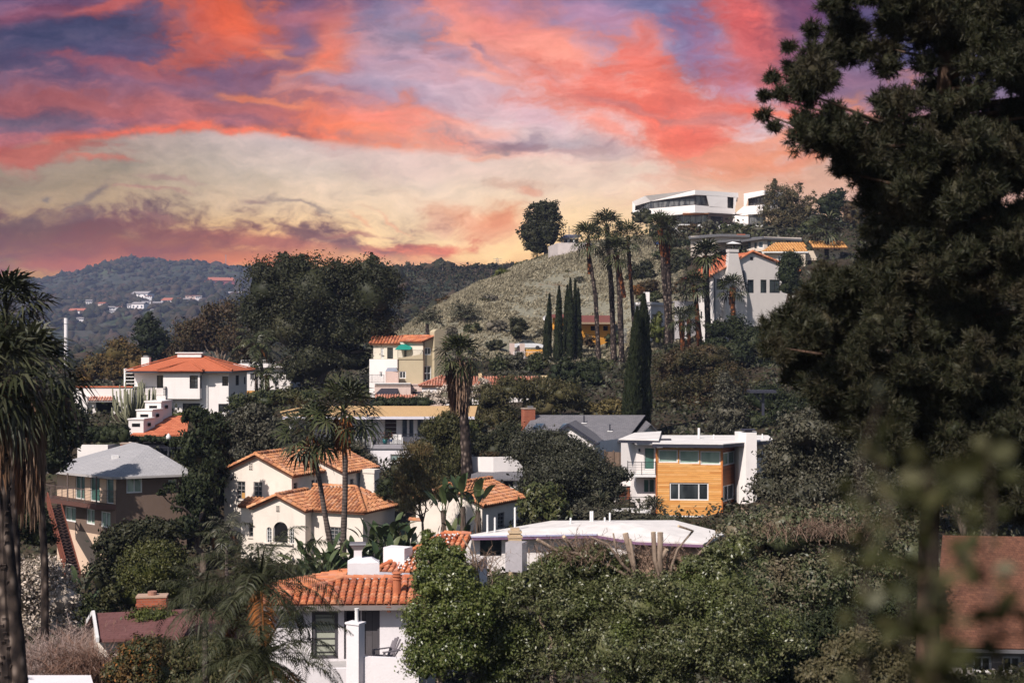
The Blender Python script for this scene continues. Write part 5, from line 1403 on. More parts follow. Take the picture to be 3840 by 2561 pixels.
# ---- 9. small tile house right of centre
def tile_cottage():
    d = 99; th = -30; A = XY(1560, d + 3.4); B = hit(A, th, 1808); C = hit(B, th + 90, 1953)
    ze = ZP(1895, B.y); zg = ZP(2160, d)
    h = House('tile_cottage', 'cream cottage with brown-orange tile gable behind bird of paradise plants', 'house', (A + B) / 2, zg)
    W = (B - A).length; rise = W / 2 * .40
    h.wall(A, B, zg, ze, CREAM, top=[(W / 2, ze + rise)]); h.wall(B, C, zg, ze, CREAM, [(1867, 1921, 1892, 1980, dict(W_G, sill=None))])
    D = step(C, th + 180, W); h.wall(C, D, zg, ze, CREAM, top=[(W / 2, ze + rise)])
    gable(h, A, B, th + 90, (C - B).length, ze, rise, None)
    g = XY(1540, d + 1); q0 = XY(1538, d + 2); q1 = XY(1580, d + 1.5); z = ZP(1962, d); h.m('garden_wall', CREAM).prism([q0, q1, q1 + Vector((0, .3)), q0 + Vector((0, .3))], zg, z)
    caps(h.m('roof', TILE), (q0.x, q0.y + .15, z), (q1.x, q1.y + .15, z), .2, .3, 0)
    h.done()
tile_cottage()

# ---- 10. grey shingle house, centre right
def shingle_house():
    d = 138; A = XY(1960, d); B = XY(2335, d); ze = ZP(1652, d); zg = ZP(1800, d)
    h = House('shingle_house', 'low white house with grey shingle roof, two skylights and brick chimney', 'house', (A + B) / 2, zg)
    h.wall(A, B, zg, ze, WHITE); v = lambda q, z: Vector((q.x, q.y, z))
    e0 = XY(1930, d - .6); e1 = XY(2345, d - .6); dd = d + 5.5; r0 = XY(2004, dd); r1 = XY(2420, dd); rz = ZP(1556, dd)
    rf = h.m('roof', SHD); rf.slab([v(e0, ze), v(e1, ze), v(r1, rz), v(r0, rz)], .14); rf.slab([v(r1 + Vector((0, 5.5)), ze), v(r0 + Vector((0, 5.5)), ze), v(r0, rz), v(r1, rz)], .14)
    E = XY(2480, dd - 2.0)
    # right gable end beyond the cypress
    g0 = XY(2380, d - .5); g1 = XY(2485, d + 1.5); W = (g1 - g0).length; zz = ZP(1640, d); h.wall(g0, g1, zg, zz, GREY_SHADED, top=[(W * .5, ZP(1592, d))])
    m = g0 + (g1 - g0) * .5; zt = ZP(1588, d)
    for e in (g0, g1):
        o = e + (e - m) * .12; rf.slab([v(o + Vector((.1, -.4)), zz - .1), v(o + Vector((.2, 5)), zz - .1), v(m + Vector((.2, 5)), zt), v(m + Vector((.1, -.4)), zt)], .14)
    # cross gable
    a = XY(2050, d - 4.2); b = hit(a, -9, 2228); W = (b - a).length; zc = ZP(1657, b.y); rise = ZP(1592, b.y) - zc
    h.wall(a, b, zg, zc, WHITE, top=[(W * .46, zc + rise)]); c = hit(b, 60, 2335); h.wall(b, c, zg, zc, WHITE)
    m = a + (b - a) * .46; t = (b - a).normalized(); dn = Vector((-t.y, t.x))
    for e, sg in ((a, -1), (b, 1)):
        k = e + t * sg * .35; zk = zc - .12
        rf.slab([v(k - dn * .35, zk), v(k + dn * 6, zk), v(m + dn * 6, zc + rise + .1), v(m - dn * .35, zc + rise + .1)], .14)
        bb = h.m('bargeboard', DTRIM); bb.bar(v(k - dn * .4, zk - .05), v(m - dn * .4, zc + rise + .03), .07, .22)
    h.m('bargeboard', DTRIM).bar(v(b + t * .4 - dn * .3, zc - .16), v(b + t * .4 + dn * 4.5, zc - .16), .1, .14)
    c = XY(1981, d + 4.6); zc2 = ZP(1533, c.y); h.m('chimney', BRICK).box((c.x, c.y, ze), .35, 1.15, zc2 - ze, .9); h.m('chimney_cap', plain('cap_stone', (.4, .3, .24), .8)).box((c.x, c.y, zc2 + .003), .35, 1.25, .1, 1.0); h.m('chimney_cap', METAL).box((c.x + .2, c.y, zc2 + .106), .35, .5, .2, .4)
    sk = h.m('skylight', GLB); sf = h.m('skylight_frame', METAL)
    nrm = (rz - ze) / 6.1
    for px in (2006, 2108):
        q = XY(px, d + 2.3); z = ze + nrm * 2.95 + .05
        pts = lambda w, l, o: [(q.x - w, q.y - l, z - nrm * l + o), (q.x + w, q.y - l, z - nrm * l + o), (q.x + w + .55, q.y + l, z + nrm * l + o), (q.x - w + .55, q.y + l, z + nrm * l + o)]
        sf.hexa(pts(.46, .8, -.05), pts(.46, .8, .12)); sk.hexa(pts(.38, .7, .1), pts(.38, .7, .14))
    vp = h.m('vent_pipe', DTRIM)
    for px, py, hh in ((2190, 1573, .75), (2287, 1595, .7)):
        q = XY(px, d + 3.5 if px < 2200 else d + 1.6); z = ze + nrm * (q.y - d + .6); vp.tube([(q.x, q.y, z), (q.x, q.y, z + hh)], .07, 7); h.m('vent_flange', TRIM).box((q.x, q.y, z - .02), 0, .5, .08, .4)
    h.done()
    f = House('board_fence', 'weathered brown board fence between white house and the cypresses', 'fence', XY(2330, 130), ZP(1760, 130))
    a = XY(2268, 131); b = XY(2400, 129); f.m('boards', FENCEW).prism([a, b, b + Vector((0, .1)), a + Vector((0, .1))], ZP(1770, 130), ZP(1696, 130))
    for i in range(5): q = a + (b - a) * i / 4; f.m('post', FENCEW).box((q.x, q.y - .08, ZP(1770, 130)), 0, .14, ZP(1690, 130) - ZP(1770, 130), .12)
    f.done()
    # white walled terrace with dark roof below
    w = House('terrace_house', 'white curved parapet above grey shingle roof with dark windows beside tall palm', 'house', XY(1830, 122), ZP(1880, 122))
    d = 122; p = [XY(1768, d), XY(1800, d - .5), XY(1850, d - .6), XY(1905, d - .2), XY(1960, d + .3)]; z0 = ZP(1768, d); z1 = ZP(1712, d)
    k = w.m('parapet', WHITE)
    pp = [v_ for v_ in p]; inner = [q + Vector((0, .3)) for q in p]
    for i in range(4): k.hexa([(p[i].x, p[i].y, z0), (p[i + 1].x, p[i + 1].y, z0), (inner[i + 1].x, inner[i + 1].y, z0), (inner[i].x, inner[i].y, z0)], [(p[i].x, p[i].y, z1), (p[i + 1].x, p[i + 1].y, z1), (inner[i + 1].x, inner[i + 1].y, z1), (inner[i].x, inner[i].y, z1)])
    w.m('terrace_wall', WHITE).prism([p[0], p[0] + Vector((.3, 0)), p[0] + Vector((.3, 4)), p[0] + Vector((0, 4))], z0 - 3, z1 - .02)
    rf = w.m('roof', SHG if False else SHD); a = XY(1765, d - 3.2); b = XY(1960, d - 3.2); zr = ZP(1796, d - 3.2)
    rf.slab([(a.x, a.y, zr), (b.x, b.y, zr), (b.x, d - .4, ZP(1768, d - .4)), (a.x, d - .4, ZP(1768, d - .4))], .14)
    a = XY(1790, d - 2.8); b = XY(1958, d - 2.8); DW_ = dict(frame=BFRAME, pane=DARK, fw=.06, nx=2)
    w.wall(a, b, ZP(1900, d), zr + .02, WHITE, [(1812, 1800, 1862, 1822, DW_), (1888, 1802, 1925, 1826, DW_), (1900, 1843, 1932, 1860, DW_)])
    w.wall(b, b + Vector((0, 2.8)), ZP(1900, d), zr + .02, WHITE); w.done()
shingle_house()

# ---- 11. cedar clad house
def cedar_house():
    th = -5; d = 116; A = XY(2461, d); B = hit(A, th, 2708); C = hit(B, 62, 2776); zt = ZP(1680, B.y); zb = ZP(1934, B.y); zg = ZP(2080, d)
    h = House('cedar_house', 'modern house with orange cedar front, white flat roof and three high windows', 'house', (A + B) / 2, zg)
    GF = dict(frame=WFRAME, pane=glass('pale_blind_glass', (.26, .36, .29), (.40, .50, .40)), fw=.1); GD2 = dict(frame=WFRAME, pane=GL, fw=.1, mw=.1)
    h.wall(A, B, zb, zt, CEDAR, [(2469, 1686, 2542, 1735, GF), (2547, 1688, 2622, 1739, GF), (2626, 1691, 2702, 1743, GF), (2511, 1810, 2657, 1876, dict(GD2, xs=[.24, .75]))])
    h.wall(B, C, zb, zt, CEDAR_SHADED, [(2712, 1693, 2757, 1743, dict(GD2, pane=GLG, nx=2)), (2711, 1817, 2754, 1877, dict(GD2, nx=2))])
    h.m('underside', TRIM).prism([A, B, C, C + (A - B)], zb - .12, zb - .003)
    n = Vector((math.sin(math.radians(th)), -math.cos(math.radians(th))))
    # corner boards
    cb = h.m('corner_board', plain('orange_corner_board', (.48, .15, .04), .5))
    for q in (A, B): cb.box((q.x + n.x * .03, q.y + n.y * .03, zb), 0, .1, zt - zb, .1)
    # cream base
    a = hit(A - n * .9, th, 2488); b = hit(a, th, 2731); h.wall(a, b, zg, zb - .12, stucco('cream_base', (.66, .57, .45)), [(2560, 1952, 2702, 1990, dict(frame=BFRAME, pane=glass('grey_glass', (.06, .08, .08), (.16, .2, .2)), fw=.06, nx=3))]); h.wall(b, b + Vector((1, 6)), zg, zb - .12, MATS['cream_base'])
    # white rear/right volume
    r0 = C + Vector((-.02, .02)); r1 = hit(r0, 8, 2874); h.wall(r0, r1, zg, zt + .12, WHITE, [(2838, 1687, 2857, 1715, dict(frame=BFRAME, pane=GLB, fw=.05, nx=2))])
    h.wall(r1, r1 + Vector((1, 6)), zg, zt, WHITE)
    # chimney block
    c0 = hit(Vector((C.x, B.y + .7)), 0, 2798); c1 = hit(c0, 6, 2838); zc = ZP(1623, c0.y)
    ch = h.m('chimney', WHITE); lf = Vector((-1.0, 2.1)) * .42
    ch.prism([c0, c1, c1 + Vector((.3, 2.0)), c0 + Vector((-.62, 2.0)), c0 + Vector((-.5, .6))], zg, zc)
    h.m('chimney_cap', DTRIM).prism([c0 + Vector((-.3, .3)), c1 + Vector((-.1, .2)), c1 + Vector((.1, 1.4)), c0 + Vector((-.3, 1.4))], zc + .2, zc + .26); h.m('chimney_cap', DTRIM).prism([c0 + Vector((-.0, .5)), c1 + Vector((-.3, .4)), c1 + Vector((-.2, 1.2)), c0 + Vector((-.0, 1.2))], zc, zc + .2)
    # left white wing
    wl = A - n * 1.2; w0 = hit(wl, 178, 2386); w1 = hit(wl, -2, 2463); zw = ZP(1668, w0.y)
    h.wall(w0, w1, zg, zw, WHITE, [(2415, 1677, 2456, 1761, dict(frame=WFRAME, pane=GLT, fw=.08, part='glass_door')), (2412, 1795, 2456, 1848, dict(frame=WFRAME, pane=GLT, fw=.08, nx=2))])
    h.wall(w0 + Vector((-.8, 6)), w0, zg, zw, WHITE); h.wall(A - n * 1.2, A, zb, zt, CEDAR_SHADED)
    # recessed entrance block
    e0 = w0 + Vector((0, 2.2)); e1 = hit(e0, 180, 2262); h.wall(e1, e0, zg, ZP(1772, e0.y), WHITE, [(2318, 1822, 2386, 1902, dict(frame=DTRIM, pane=planks('red_door_boards', [(.15, .04, .015), (.22, .065, .025), (.10, .03, .012)], .5, True), fw=.08, nx=2, part='door', panename='door_panel'))])
    # balcony
    b0 = w0 + n * .1; zs = ZP(1776, b0.y); o = n * 1.3; bl = hit(w0 + n * 1.3, 178, 2354); br = hit(w0 + n * 1.3, -2, 2459)
    h.m('balcony', TRIM).prism([bl, br, br - n * 1.3, bl - n * 1.3], zs - .16, zs + .04); h.railing([bl - n * 1.2, bl, br, br - n * 1.0], zs + .04, 1.0, IRON, 1.5, True, 7)
    zt2 = ZP(1905, w0.y); t0 = hit(w0 + n * 1.5, 178, 2262); t1 = hit(t0, 0, 2456); h.m('terrace', TRIM).prism([t0, t1, t1 - n * 3.4, t0 - n * 3.4], zg, zt2); h.railing([t0, hit(t0, 0, 2360), t1], zt2, 1.05, IRON, 1.6, True, 7)
    # roofs
    rf = h.m('roof', ROOFW); fa = h.m('fascia', DTRIM)
    zr = zt + .1
    m0 = XY(2447, A.y - .8); m1 = XY(2712, B.y - 1.1); m2 = XY(2900, B.y + 3.6); m3 = XY(2880, d + 9); m4 = XY(2460, d + 9)
    def roof(poly, z, th_, tilt=0.0):
        fa.prism(poly, z, z + th_); c = sum(poly, Vector((0, 0))) / len(poly); rf.prism([p + (p - c) * .004 for p in poly], z + th_ + .003, z + th_ + .07)
    roof([m0, m1, m2, m3, m4], zr, .26)
    l0 = XY(2320, A.y + .8); l1 = XY(2470, A.y - .2); roof([l0, l1, XY(2480, d + 11), XY(2380, d + 9)], zr + .14 + .1, .24)
    vp = h.m('roof_pipe', TRIM)
    for px, dd, hh in ((2621, 121, .9), (2677, 121, .35), (2859, 121, .4)): q = XY(px, dd); vp.tube([(q.x, q.y, zr + .3), (q.x, q.y, zr + .3 + hh)], .1 if hh > .5 else .06, 8)
    q = XY(2496, 118.5); h.m('roof_vent', DTRIM).box((q.x, q.y, zr + .34), 0, .9, .12, .5)
    q = XY(2395, 113.6); l = h.m('wall_light', DTRIM); l.box((w0.x + .25, w0.y - .12, zw - .55), 0, .14, .25, .16)
    h.done()
cedar_house()

# ---- 12. long white membrane roof
def white_roof():
    d = 88; zg = ZP(2330, d); h = House('white_roof_house', 'long low house under a broad white membrane roof with violet edge', 'house', XY(2100, d), zg)
    a = XY(1727, d); b = XY(2240, d + .3); c = XY(2385, d - 1.5); e = XY(2640, d - 3.2); f = XY(2722, d + 1); g = XY(2530, d + 6.5); k = XY(2070, d + 6.5); z0 = ZP(2010, d)
    v = lambda q, z: Vector((q.x, q.y, z)); rf = h.m('roof', ROOFW)
    pk = v(XY(2330, d + 3.0), z0 + .45)
    pts = [v(a, z0), v(b, z0 + .1), v(c, z0 - .05), v(e, z0 + .02), v(f, z0 + .05), v(g, z0 + .18), v(k, z0 + .15)]
    for i in range(len(pts)):
        p, q = pts[i], pts[(i + 1) % len(pts)]; rf.slab([p, q, pk], .16)
    fa = h.m('fascia', plain('violet_fascia', (.19, .10, .17), .5))
    fa.bar(v(a, z0 - .17), v(b, z0 - .07), .08, .16); fa.bar(v(b, z0 - .07), v(c, z0 - .22), .08, .16); fa.bar(v(c, z0 - .22), v(e, z0 - .15), .08, .16)
    ef = h.m('roof_edge', plain('lavender_edge', (.46, .44, .62), .4)); ef.bar(v(a, z0 - .04) + Vector((0, -.05, 0)), v(b, z0 + .06) + Vector((0, -.05, 0)), .05, .09)
    w0 = XY(1742, d + .8); w1 = XY(2236, d + 1); h.wall(w0, w1, zg, z0 - .1, WHITE, [(1800, 2017, 1881, 2084, dict(frame=BFRAME, pane=glass('pool_glass', (.015, .02, .02), (.05, .08, .07)), fw=.07, nx=2))])
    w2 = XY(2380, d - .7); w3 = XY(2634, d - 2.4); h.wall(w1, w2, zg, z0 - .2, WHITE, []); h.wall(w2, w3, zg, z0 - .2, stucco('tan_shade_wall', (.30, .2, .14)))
    h.wall(w3, w3 + Vector((1, 7)), zg, z0 - .2, WHITE); h.wall(w0 + Vector((0, 8)), w0, zg, z0 - .1, WHITE)
    # brick chimney stack in front of the roof edge
    q = XY(1931, d - 2.4); ch = h.m('chimney', BRICKY); zt = ZP(1978, q.y); zz = ZP(2030, q.y)
    for w, a0, a1 in ((.75, 0, .3), (.86, .3, .45), (.66, .45, .62), (.8, .62, .78), (.52, .78, 1.0)): ch.box((q.x, q.y, zz + (zt - zz) * a0 + .002), .1, w, (zt - zz) * (a1 - a0) - .004, w * .8)
    ch.box((q.x, q.y, zg), .1, .7, zz - zg, .6)
    bx = XY(1936, d - 3.4); h.m('cooler_box', plain('pale_metal', (.5, .46, .48), .4, .4, .3)).box((bx.x, bx.y, ZP(2140, bx.y)), -.35, 1.05, ZP(2031, bx.y) - ZP(2140, bx.y), .9)
    vp = h.m('vent_pipe', TRIM)
    for px, dd, hh in ((1828, d + 1, .95), (1856, d + 1.3, .75), (1931, d + 2, 1.3), (2215, d + 5, .7), (2222, d + 5, .7), (2268, d + 5, .3), (2287, d + 5, .6), (2140, d + 4, .4)): q = XY(px, dd); vp.tube([(q.x, q.y, z0 + .1), (q.x, q.y, z0 + .25 + hh)], .065, 7)
    h.done()
white_roof()

# ---- 13. orange house behind the cypresses
def ochre_house():
    d = 229; A = XY(2072, d); B = XY(2128, d - 1.5); zg = ZP(1330, d)
    h = House('ochre_house', 'ochre yellow house with flat red roof behind the slim cypress row', 'house', XY(2180, d), zg)
    h.wall(A, XY(2140, d - 1), zg, ZP(1188, d), OCHRE, [(2108, 1222, 2122, 1240, dict(frame=BFRAME, pane=DARK, fw=.06))])
    C = XY(2182, d - 2); D = XY(2300, d); h.wall(XY(2140, d + 2), C, zg, ZP(1208, d), OCHRE); h.wall(C, D, zg, ZP(1210, d), OCHRE, [(2215, 1222, 2240, 1240, dict(frame=BFRAME, pane=DARK, fw=.06)), (2262, 1222, 2280, 1240, dict(frame=BFRAME, pane=DARK, fw=.06))])
    v = lambda q, z: Vector((q.x, q.y, z)); z = ZP(1208, d)
    h.m('roof', shingle('dull_red_roof', (.15, .05, .04), (.19, .07, .055))).slab([v(XY(2170, d - 3.2), z - .1), v(XY(2310, d - 1.5), z - .1), v(XY(2296, d + 9), z + 1.25), v(XY(2150, d + 9), z + 1.25)], .2)
    h.m('eave', plain('tan_eave', (.36, .26, .17), .7)).bar(v(XY(2170, d - 3.2), z - .2), v(XY(2310, d - 1.5), z - .2), .1, .3)
    h.m('roof', MATS['dull_red_roof']).slab([v(XY(2062, d - 1), ZP(1188, d)), v(XY(2142, d - 2), ZP(1188, d)), v(XY(2142, d + 6), ZP(1176, d)), v(XY(2062, d + 6), ZP(1176, d))], .2)
    q = XY(2045, d - 2); h.m('dish_mast', TRIM).tube([(q.x, q.y, ZP(1260, d)), (q.x, q.y, ZP(1196, d))], .05, 6); ds = h.m('satellite_dish', TRIM)
    ring = [(q.x + .42 * math.cos(a), q.y - .3 + .15 * math.sin(a), ZP(1194, d) + .42 * math.sin(a)) for a in np.linspace(0, 2 * math.pi, 13)[:-1]]
    for i in range(12): ds.face([ring[i], ring[(i + 1) % 12], (q.x, q.y, ZP(1194, d))])
    h.done()
    # ochre wall with gate piers, and car
    d = 212; w = House('ochre_garden_wall', 'ochre yellow garden wall with pink piers below the dry hillside', 'wall', XY(1990, d), ZP(1350, d))
    a = XY(1966, d); b = XY(2034, d); w.m('wall', OCHRE).prism([a, b, b + Vector((0, .3)), a + Vector((0, .3))], ZP(1370, d), ZP(1311, d))
    for px, yt in ((1920, 1287), (1958, 1288)): q = XY(px, d); w.m('pier', PINK).box((q.x, q.y, ZP(1370, d)), .2, .65, ZP(yt, d) - ZP(1370, d), .65)
    q0 = P(1925, 1318, d); q1 = P(1955, 1298, d); w.m('gate', plain('dark_gate', (.05, .03, .03), .7)).hexa([q0 - Vector((0, 0, 1.8)), q1 - Vector((0, 0, 2.5)), q1 - Vector((0, -.1, 2.5)), q0 - Vector((0, -.1, 1.8))], [q0, q1, q1 + Vector((0, .1, 0)), q0 + Vector((0, .1, 0))])
    w.railing([XY(1925, d - 6), XY(1975, d - 6), XY(2032, d - 6)], ZP(1345, d - 6), 1.0, TRIM, 1.5, False); w.done()
ochre_house()

def car(px, py, d, label):
    c = XY(px, d); z = ZP(py, d); h = thing('parked_car', label, 'car', (c.x, c.y, z))
    a = math.radians(172)
    X = lambda l, s, k: (c.x + l * math.cos(a) - s * math.sin(a), c.y + l * math.sin(a) + s * math.cos(a), z + k)
    prof = [(-2.2, .35), (-2.25, .75), (-1.5, .95), (-.9, 1.0), (1.6, 1.0), (2.15, .9), (2.25, .4)]
    m = MB(); m.hexa([X(l, -.88, k) for l, k in prof], [X(l, .88, k) for l, k in prof]); m.build('body', plain('white_car_paint', (.6, .6, .62), .25, .6), h)
    cab = [(-1.0, 1.0), (-.35, 1.45), (.9, 1.47), (1.6, 1.0)]; m = MB(); m.hexa([X(l, -.76, k) for l, k in cab], [X(l, .76, k) for l, k in cab]); m.build('cabin', GL, h)
    m = MB(); m.hexa([X(-.3, -.7, 1.455), X(.85, -.7, 1.475), X(.85, .7, 1.475), X(-.3, .7, 1.455)], [X(-.3, -.7, 1.5), X(.85, -.7, 1.52), X(.85, .7, 1.52), X(-.3, .7, 1.5)]); m.build('roof', plain('dark_car_roof', (.05, .05, .06), .3), h)
    for l in (-1.4, 1.4):
        for s in (-.8, .8):
            m = MB(); m.tube([X(l, s - .12, .33), X(l, s + .12, .33)], .33, 12); m.build('wheel', plain('tyre_rubber', (.02, .02, .02), .8), h)
car(1984, 1312, 214.5, 'pale car with dark roof parked behind the ochre wall')

# ---- 14. small white modern house behind palm trunks
def small_white():
    d = 216; h = House('small_white_house', 'small white modern house with flat roof behind tall palm trunks', 'house', XY(2430, d), ZP(1330, d)); zg = ZP(1340, d)
    W = dict(frame=GFRAME, pane=GLB, fw=.1)
    A = XY(2380, d); B = XY(2442, d - 2); C = XY(2500, d + 4); h.wall(A, B, zg, ZP(1144, d), WHITE, [(2400, 1185, 2406, 1215, W), (2427, 1180, 2438, 1222, W)]); h.wall(B, C, zg, ZP(1142, d), WHITE, [(2446, 1178, 2470, 1222, W)])
    h.m('roof', WHITE).prism([A + Vector((-.3, -.3)), B + Vector((.1, -.4)), C + Vector((.3, 0)), A + Vector((1, 8))], ZP(1144, d) + .003, ZP(1134, d))
    q = XY(2424, d + 3); h.m('chimney', WHITE).box((q.x, q.y, ZP(1150, d)), 0, .9, 2.3, .8)
    e = XY(2530, d - 8); f = XY(2612, d - 6); h.wall(e, f, ZP(1340, d), ZP(1132, d - 6), WHITE2, [(2545, 1180, 2556, 1222, W), (2560, 1180, 2571, 1222, W)]); h.m('roof', WHITE).prism([e, f, f + Vector((0, 6)), e + Vector((0, 6))], ZP(1133, d - 6), ZP(1130, d - 6) + .0)
    st = h.m('steps', TRIM)
    for i in range(8): q = XY(2335 + (i % 2) * 3, d - 4 - i * .3); st.box((q.x, q.y, ZP(1236 + i * 7, d - 4)), .4, 1.1, .12, .5)
    h.done()
small_white()

# ---- 15. tall white house with tapered chimney
def tall_house():
    th = 20; d = 197; A = XY(2676, d); B = hit(A, th, 2990); zg = ZP(1340, d); pk = 2818
    ze = ZP(1030, A.y); M = hit(A, th, pk); W = (B - A).length; um = (M - A).length; zp = ZP(948, M.y)
    h = House('tall_white_house', 'tall white stucco house with tapered chimney and red tile gable edge', 'house', (A + B) / 2, zg)
    WD = dict(frame=BFRAME, pane=glass('night_glass', (.008, .010, .014), (.03, .04, .045)), fw=.08)
    h.wall(A, B, zg, ze, GREY_SHADED, [(2687, 1046, 2712, 1085, WD), (2803, 1049, 2827, 1099, WD), (2852, 1049, 2875, 1099, WD), (2886, 1049, 2925, 1099, dict(WD, nx=2))], top=[(um, zp), (W, ZP(1020, B.y))])
    t = (B - A).normalized(); n = Vector((t.y, -t.x)); v = lambda q, z: Vector((q.x, q.y, z))
    # left face stays white; the front's shade is in its greyer stucco
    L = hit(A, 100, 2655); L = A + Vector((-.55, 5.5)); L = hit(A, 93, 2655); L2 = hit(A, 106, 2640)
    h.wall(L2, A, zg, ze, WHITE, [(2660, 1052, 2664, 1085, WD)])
    h.wall(XY(2612, 205), XY(2656, 201), zg, ZP(1078, 203), WHITE, [(2621, 1094, 2627, 1136, WD), (2633, 1092, 2638, 1134, WD), (2644, 1088, 2650, 1130, WD), (2626, 1168, 2633, 1196, WD)], part='annex_wall')
    h.m('annex_roof', WHITE).prism([XY(2612, 205), XY(2656, 201), XY(2680, 208), XY(2640, 210)], ZP(1080, 203) - .1, ZP(1078, 203) - .0)
    # chimney
    c = hit(A + n * .8, th, 2752); z0 = ZP(1240, c.y); z1 = ZP(946, c.y)
    mb = h.m('chimney', GREY_SHADED)
    def rg(w0, w1, dp, z): return [v(c - t * w0 + n * dp, z), v(c + t * w1 + n * dp, z), v(c + t * w1 - n * .75, z), v(c - t * w0 - n * .75, z)]
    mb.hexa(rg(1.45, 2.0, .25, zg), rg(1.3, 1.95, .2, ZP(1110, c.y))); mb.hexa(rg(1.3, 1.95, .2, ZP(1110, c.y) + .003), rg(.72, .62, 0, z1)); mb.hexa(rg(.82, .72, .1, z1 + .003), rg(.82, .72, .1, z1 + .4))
    # roof with tiled rakes
    rf = h.m('roof', TILER); ti = h.m('rake_tiles', TILE2); bkd = -n * 9
    for p, q in ((v(A - t * .5, ze - .22), v(M, zp + .12)), (v(M, zp + .12), v(B + t * .3, ZP(1018, B.y)))):
        rf.slab([p, q, q + Vector((bkd.x, bkd.y, 0)), p + Vector((bkd.x, bkd.y, 0))], .14); caps(ti, p + Vector((n.x * .2, n.y * .2, .0)), q + Vector((n.x * .2, n.y * .2, .0)), .26, .62)
    h.m('vent', DARK).box((M.x + n.x * .03, M.y + n.y * .03, ZP(975, M.y)), math.radians(th), .42, .42, .05)
    dp = h.m('drainpipe', plain('slate_pipe', (.05, .055, .075), .4))
    q = A + n * .15 + t * .1; dp.tube([(q.x - .5, q.y, ze - .1), (q.x, q.y, ze - .6), (q.x, q.y, zg)], .09, 7); q = hit(A + n * .2, th, 2796); dp.tube([(q.x - .25, q.y, ZP(1015, q.y)), (q.x, q.y, ZP(1090, q.y)), (q.x, q.y, zg)], .17, 7)
    h.done()
tall_house()

# ---- 16. low houses between tall house and modern villa
def ridge_houses():
    d = 262; h = House('mid_century_house', 'low beige house with thin flat roofs and brick chimney below the modern villa', 'house', XY(2780, d), ZP(940, d)); zg = ZP(965, d)
    BG = stucco('beige_stucco', (.62, .53, .46)); W = dict(frame=BFRAME, pane=GLB, fw=.12)
    A = XY(2590, d); B = XY(2812, d); C = XY(2865, d - 3); E = XY(3005, d - 1); h.wall(A, B, zg, ZP(886, d), BG, [(2800, 908, 2812, 930, W)] if False else []); h.wall(XY(2800, d - 1), C, zg, ZP(899, d), BG, [(2802, 908, 2815, 932, W), (2829, 910, 2838, 932, W), (2844, 905, 2862, 930, dict(frame=TRIM, pane=GLB, fw=.1))]); h.wall(C, E, zg, ZP(893, d), BG, [(2878, 904, 2893, 926, W), (2949, 901, 2964, 915, W), (2914, 907, 2924, 916, W)])
    rf = h.m('roof', plain('slate_roof_edge', (.13, .125, .13), .6)); v = lambda px, py, dd: P(px, py, dd)
    rf.slab([v(2582, 890, d - .8), v(2700, 880, d - .8), v(2700, 878, d + 8), v(2582, 886, d + 8)], .35); rf.slab([v(2700, 880, d - .8), v(2812, 883, d - .8), v(2812, 880, d + 8), v(2700, 878, d + 8)], .35)
    rf.slab([v(2770, 902, d - 1.8), v(2858, 890, d - 3.8), v(2858, 887, d + 5), v(2770, 895, d + 5)], .35); rf.slab([v(2858, 890, d - 3.8), v(3008, 897, d - 1.8), v(3008, 893, d + 5), v(2858, 887, d + 5)], .35)
    rf.slab([v(2680, 905, d - 5), v(2775, 899, d - 5), v(2775, 897, d), v(2680, 903, d)], .3)
    q = XY(2778, d + 1); h.m('chimney', BRICK).box((q.x, q.y, ZP(900, d)), 0, 1.5, ZP(877, d) - ZP(900, d), 1)
    h.done()
    u = House('parasol', 'white square parasol open on the terrace below the beige house', 'parasol', XY(2747, 255), ZP(950, 255)); q = XY(2747, 255); z = ZP(916, 255)
    u.m('pole', METAL).tube([(q.x, q.y, ZP(950, 255)), (q.x, q.y, z + .4)], .05, 6); ap = (q.x, q.y, ZP(906, 255)); s = [(q.x - 1.4, q.y - 1.3, z), (q.x + 1.4, q.y - 1.3, z), (q.x + 1.4, q.y + 1.3, z), (q.x - 1.4, q.y + 1.3, z)]
    for i in range(4): u.m('canopy', TRIM).face([s[i], s[(i + 1) % 4], ap])
    u.done()
    d = 242; h = House('amber_roof_house', 'cream house with bright amber tile roof right of the red gable', 'house', XY(2950, d), ZP(1000, d)); zg = ZP(1050, d)
    A = XY(2858, d); B = XY(3020, d - 1); CR = stucco('light_cream', (.66, .55, .44)); h.wall(A, B, zg, ZP(946, d), CR, [(2891, 967, 2908, 983, dict(frame=WFRAME, pane=GLB, fw=.12)), (2916, 960, 2950, 984, dict(frame=WFRAME, pane=GLB, fw=.12, nx=3))])
    vv = lambda px, py, dd: P(px, py, dd)
    a = vv(2856, 944, d - 1); b = vv(3030, 940, d - 1); b.z = a.z; tile_roof(h.m('roof', TILEY), [a, b, Vector((b.x + .5, d + 5, a.z + 1.9)), Vector((a.x + 3.4, d + 5, a.z + 1.5)), ][:4], .2, .6, h.m('roof_deck', TBASE))
    h.m('gutter', TRIM).bar(a - Vector((0, .1, .1)), b - Vector((0, .1, .1)), .15, .2)
    h.wall(XY(3020, d + 4), XY(3150, d + 4), zg, ZP(935, d), CR); a = vv(3050, 930, d + 2); b = vv(3180, 930, d + 2); tile_roof(h.m('roof', TILEY), [a, b, b + Vector((0, 4, 1.4)), a + Vector((0, 4, 1.4))], .2, .6, h.m('roof_deck', TBASE)); h.done()
ridge_houses()

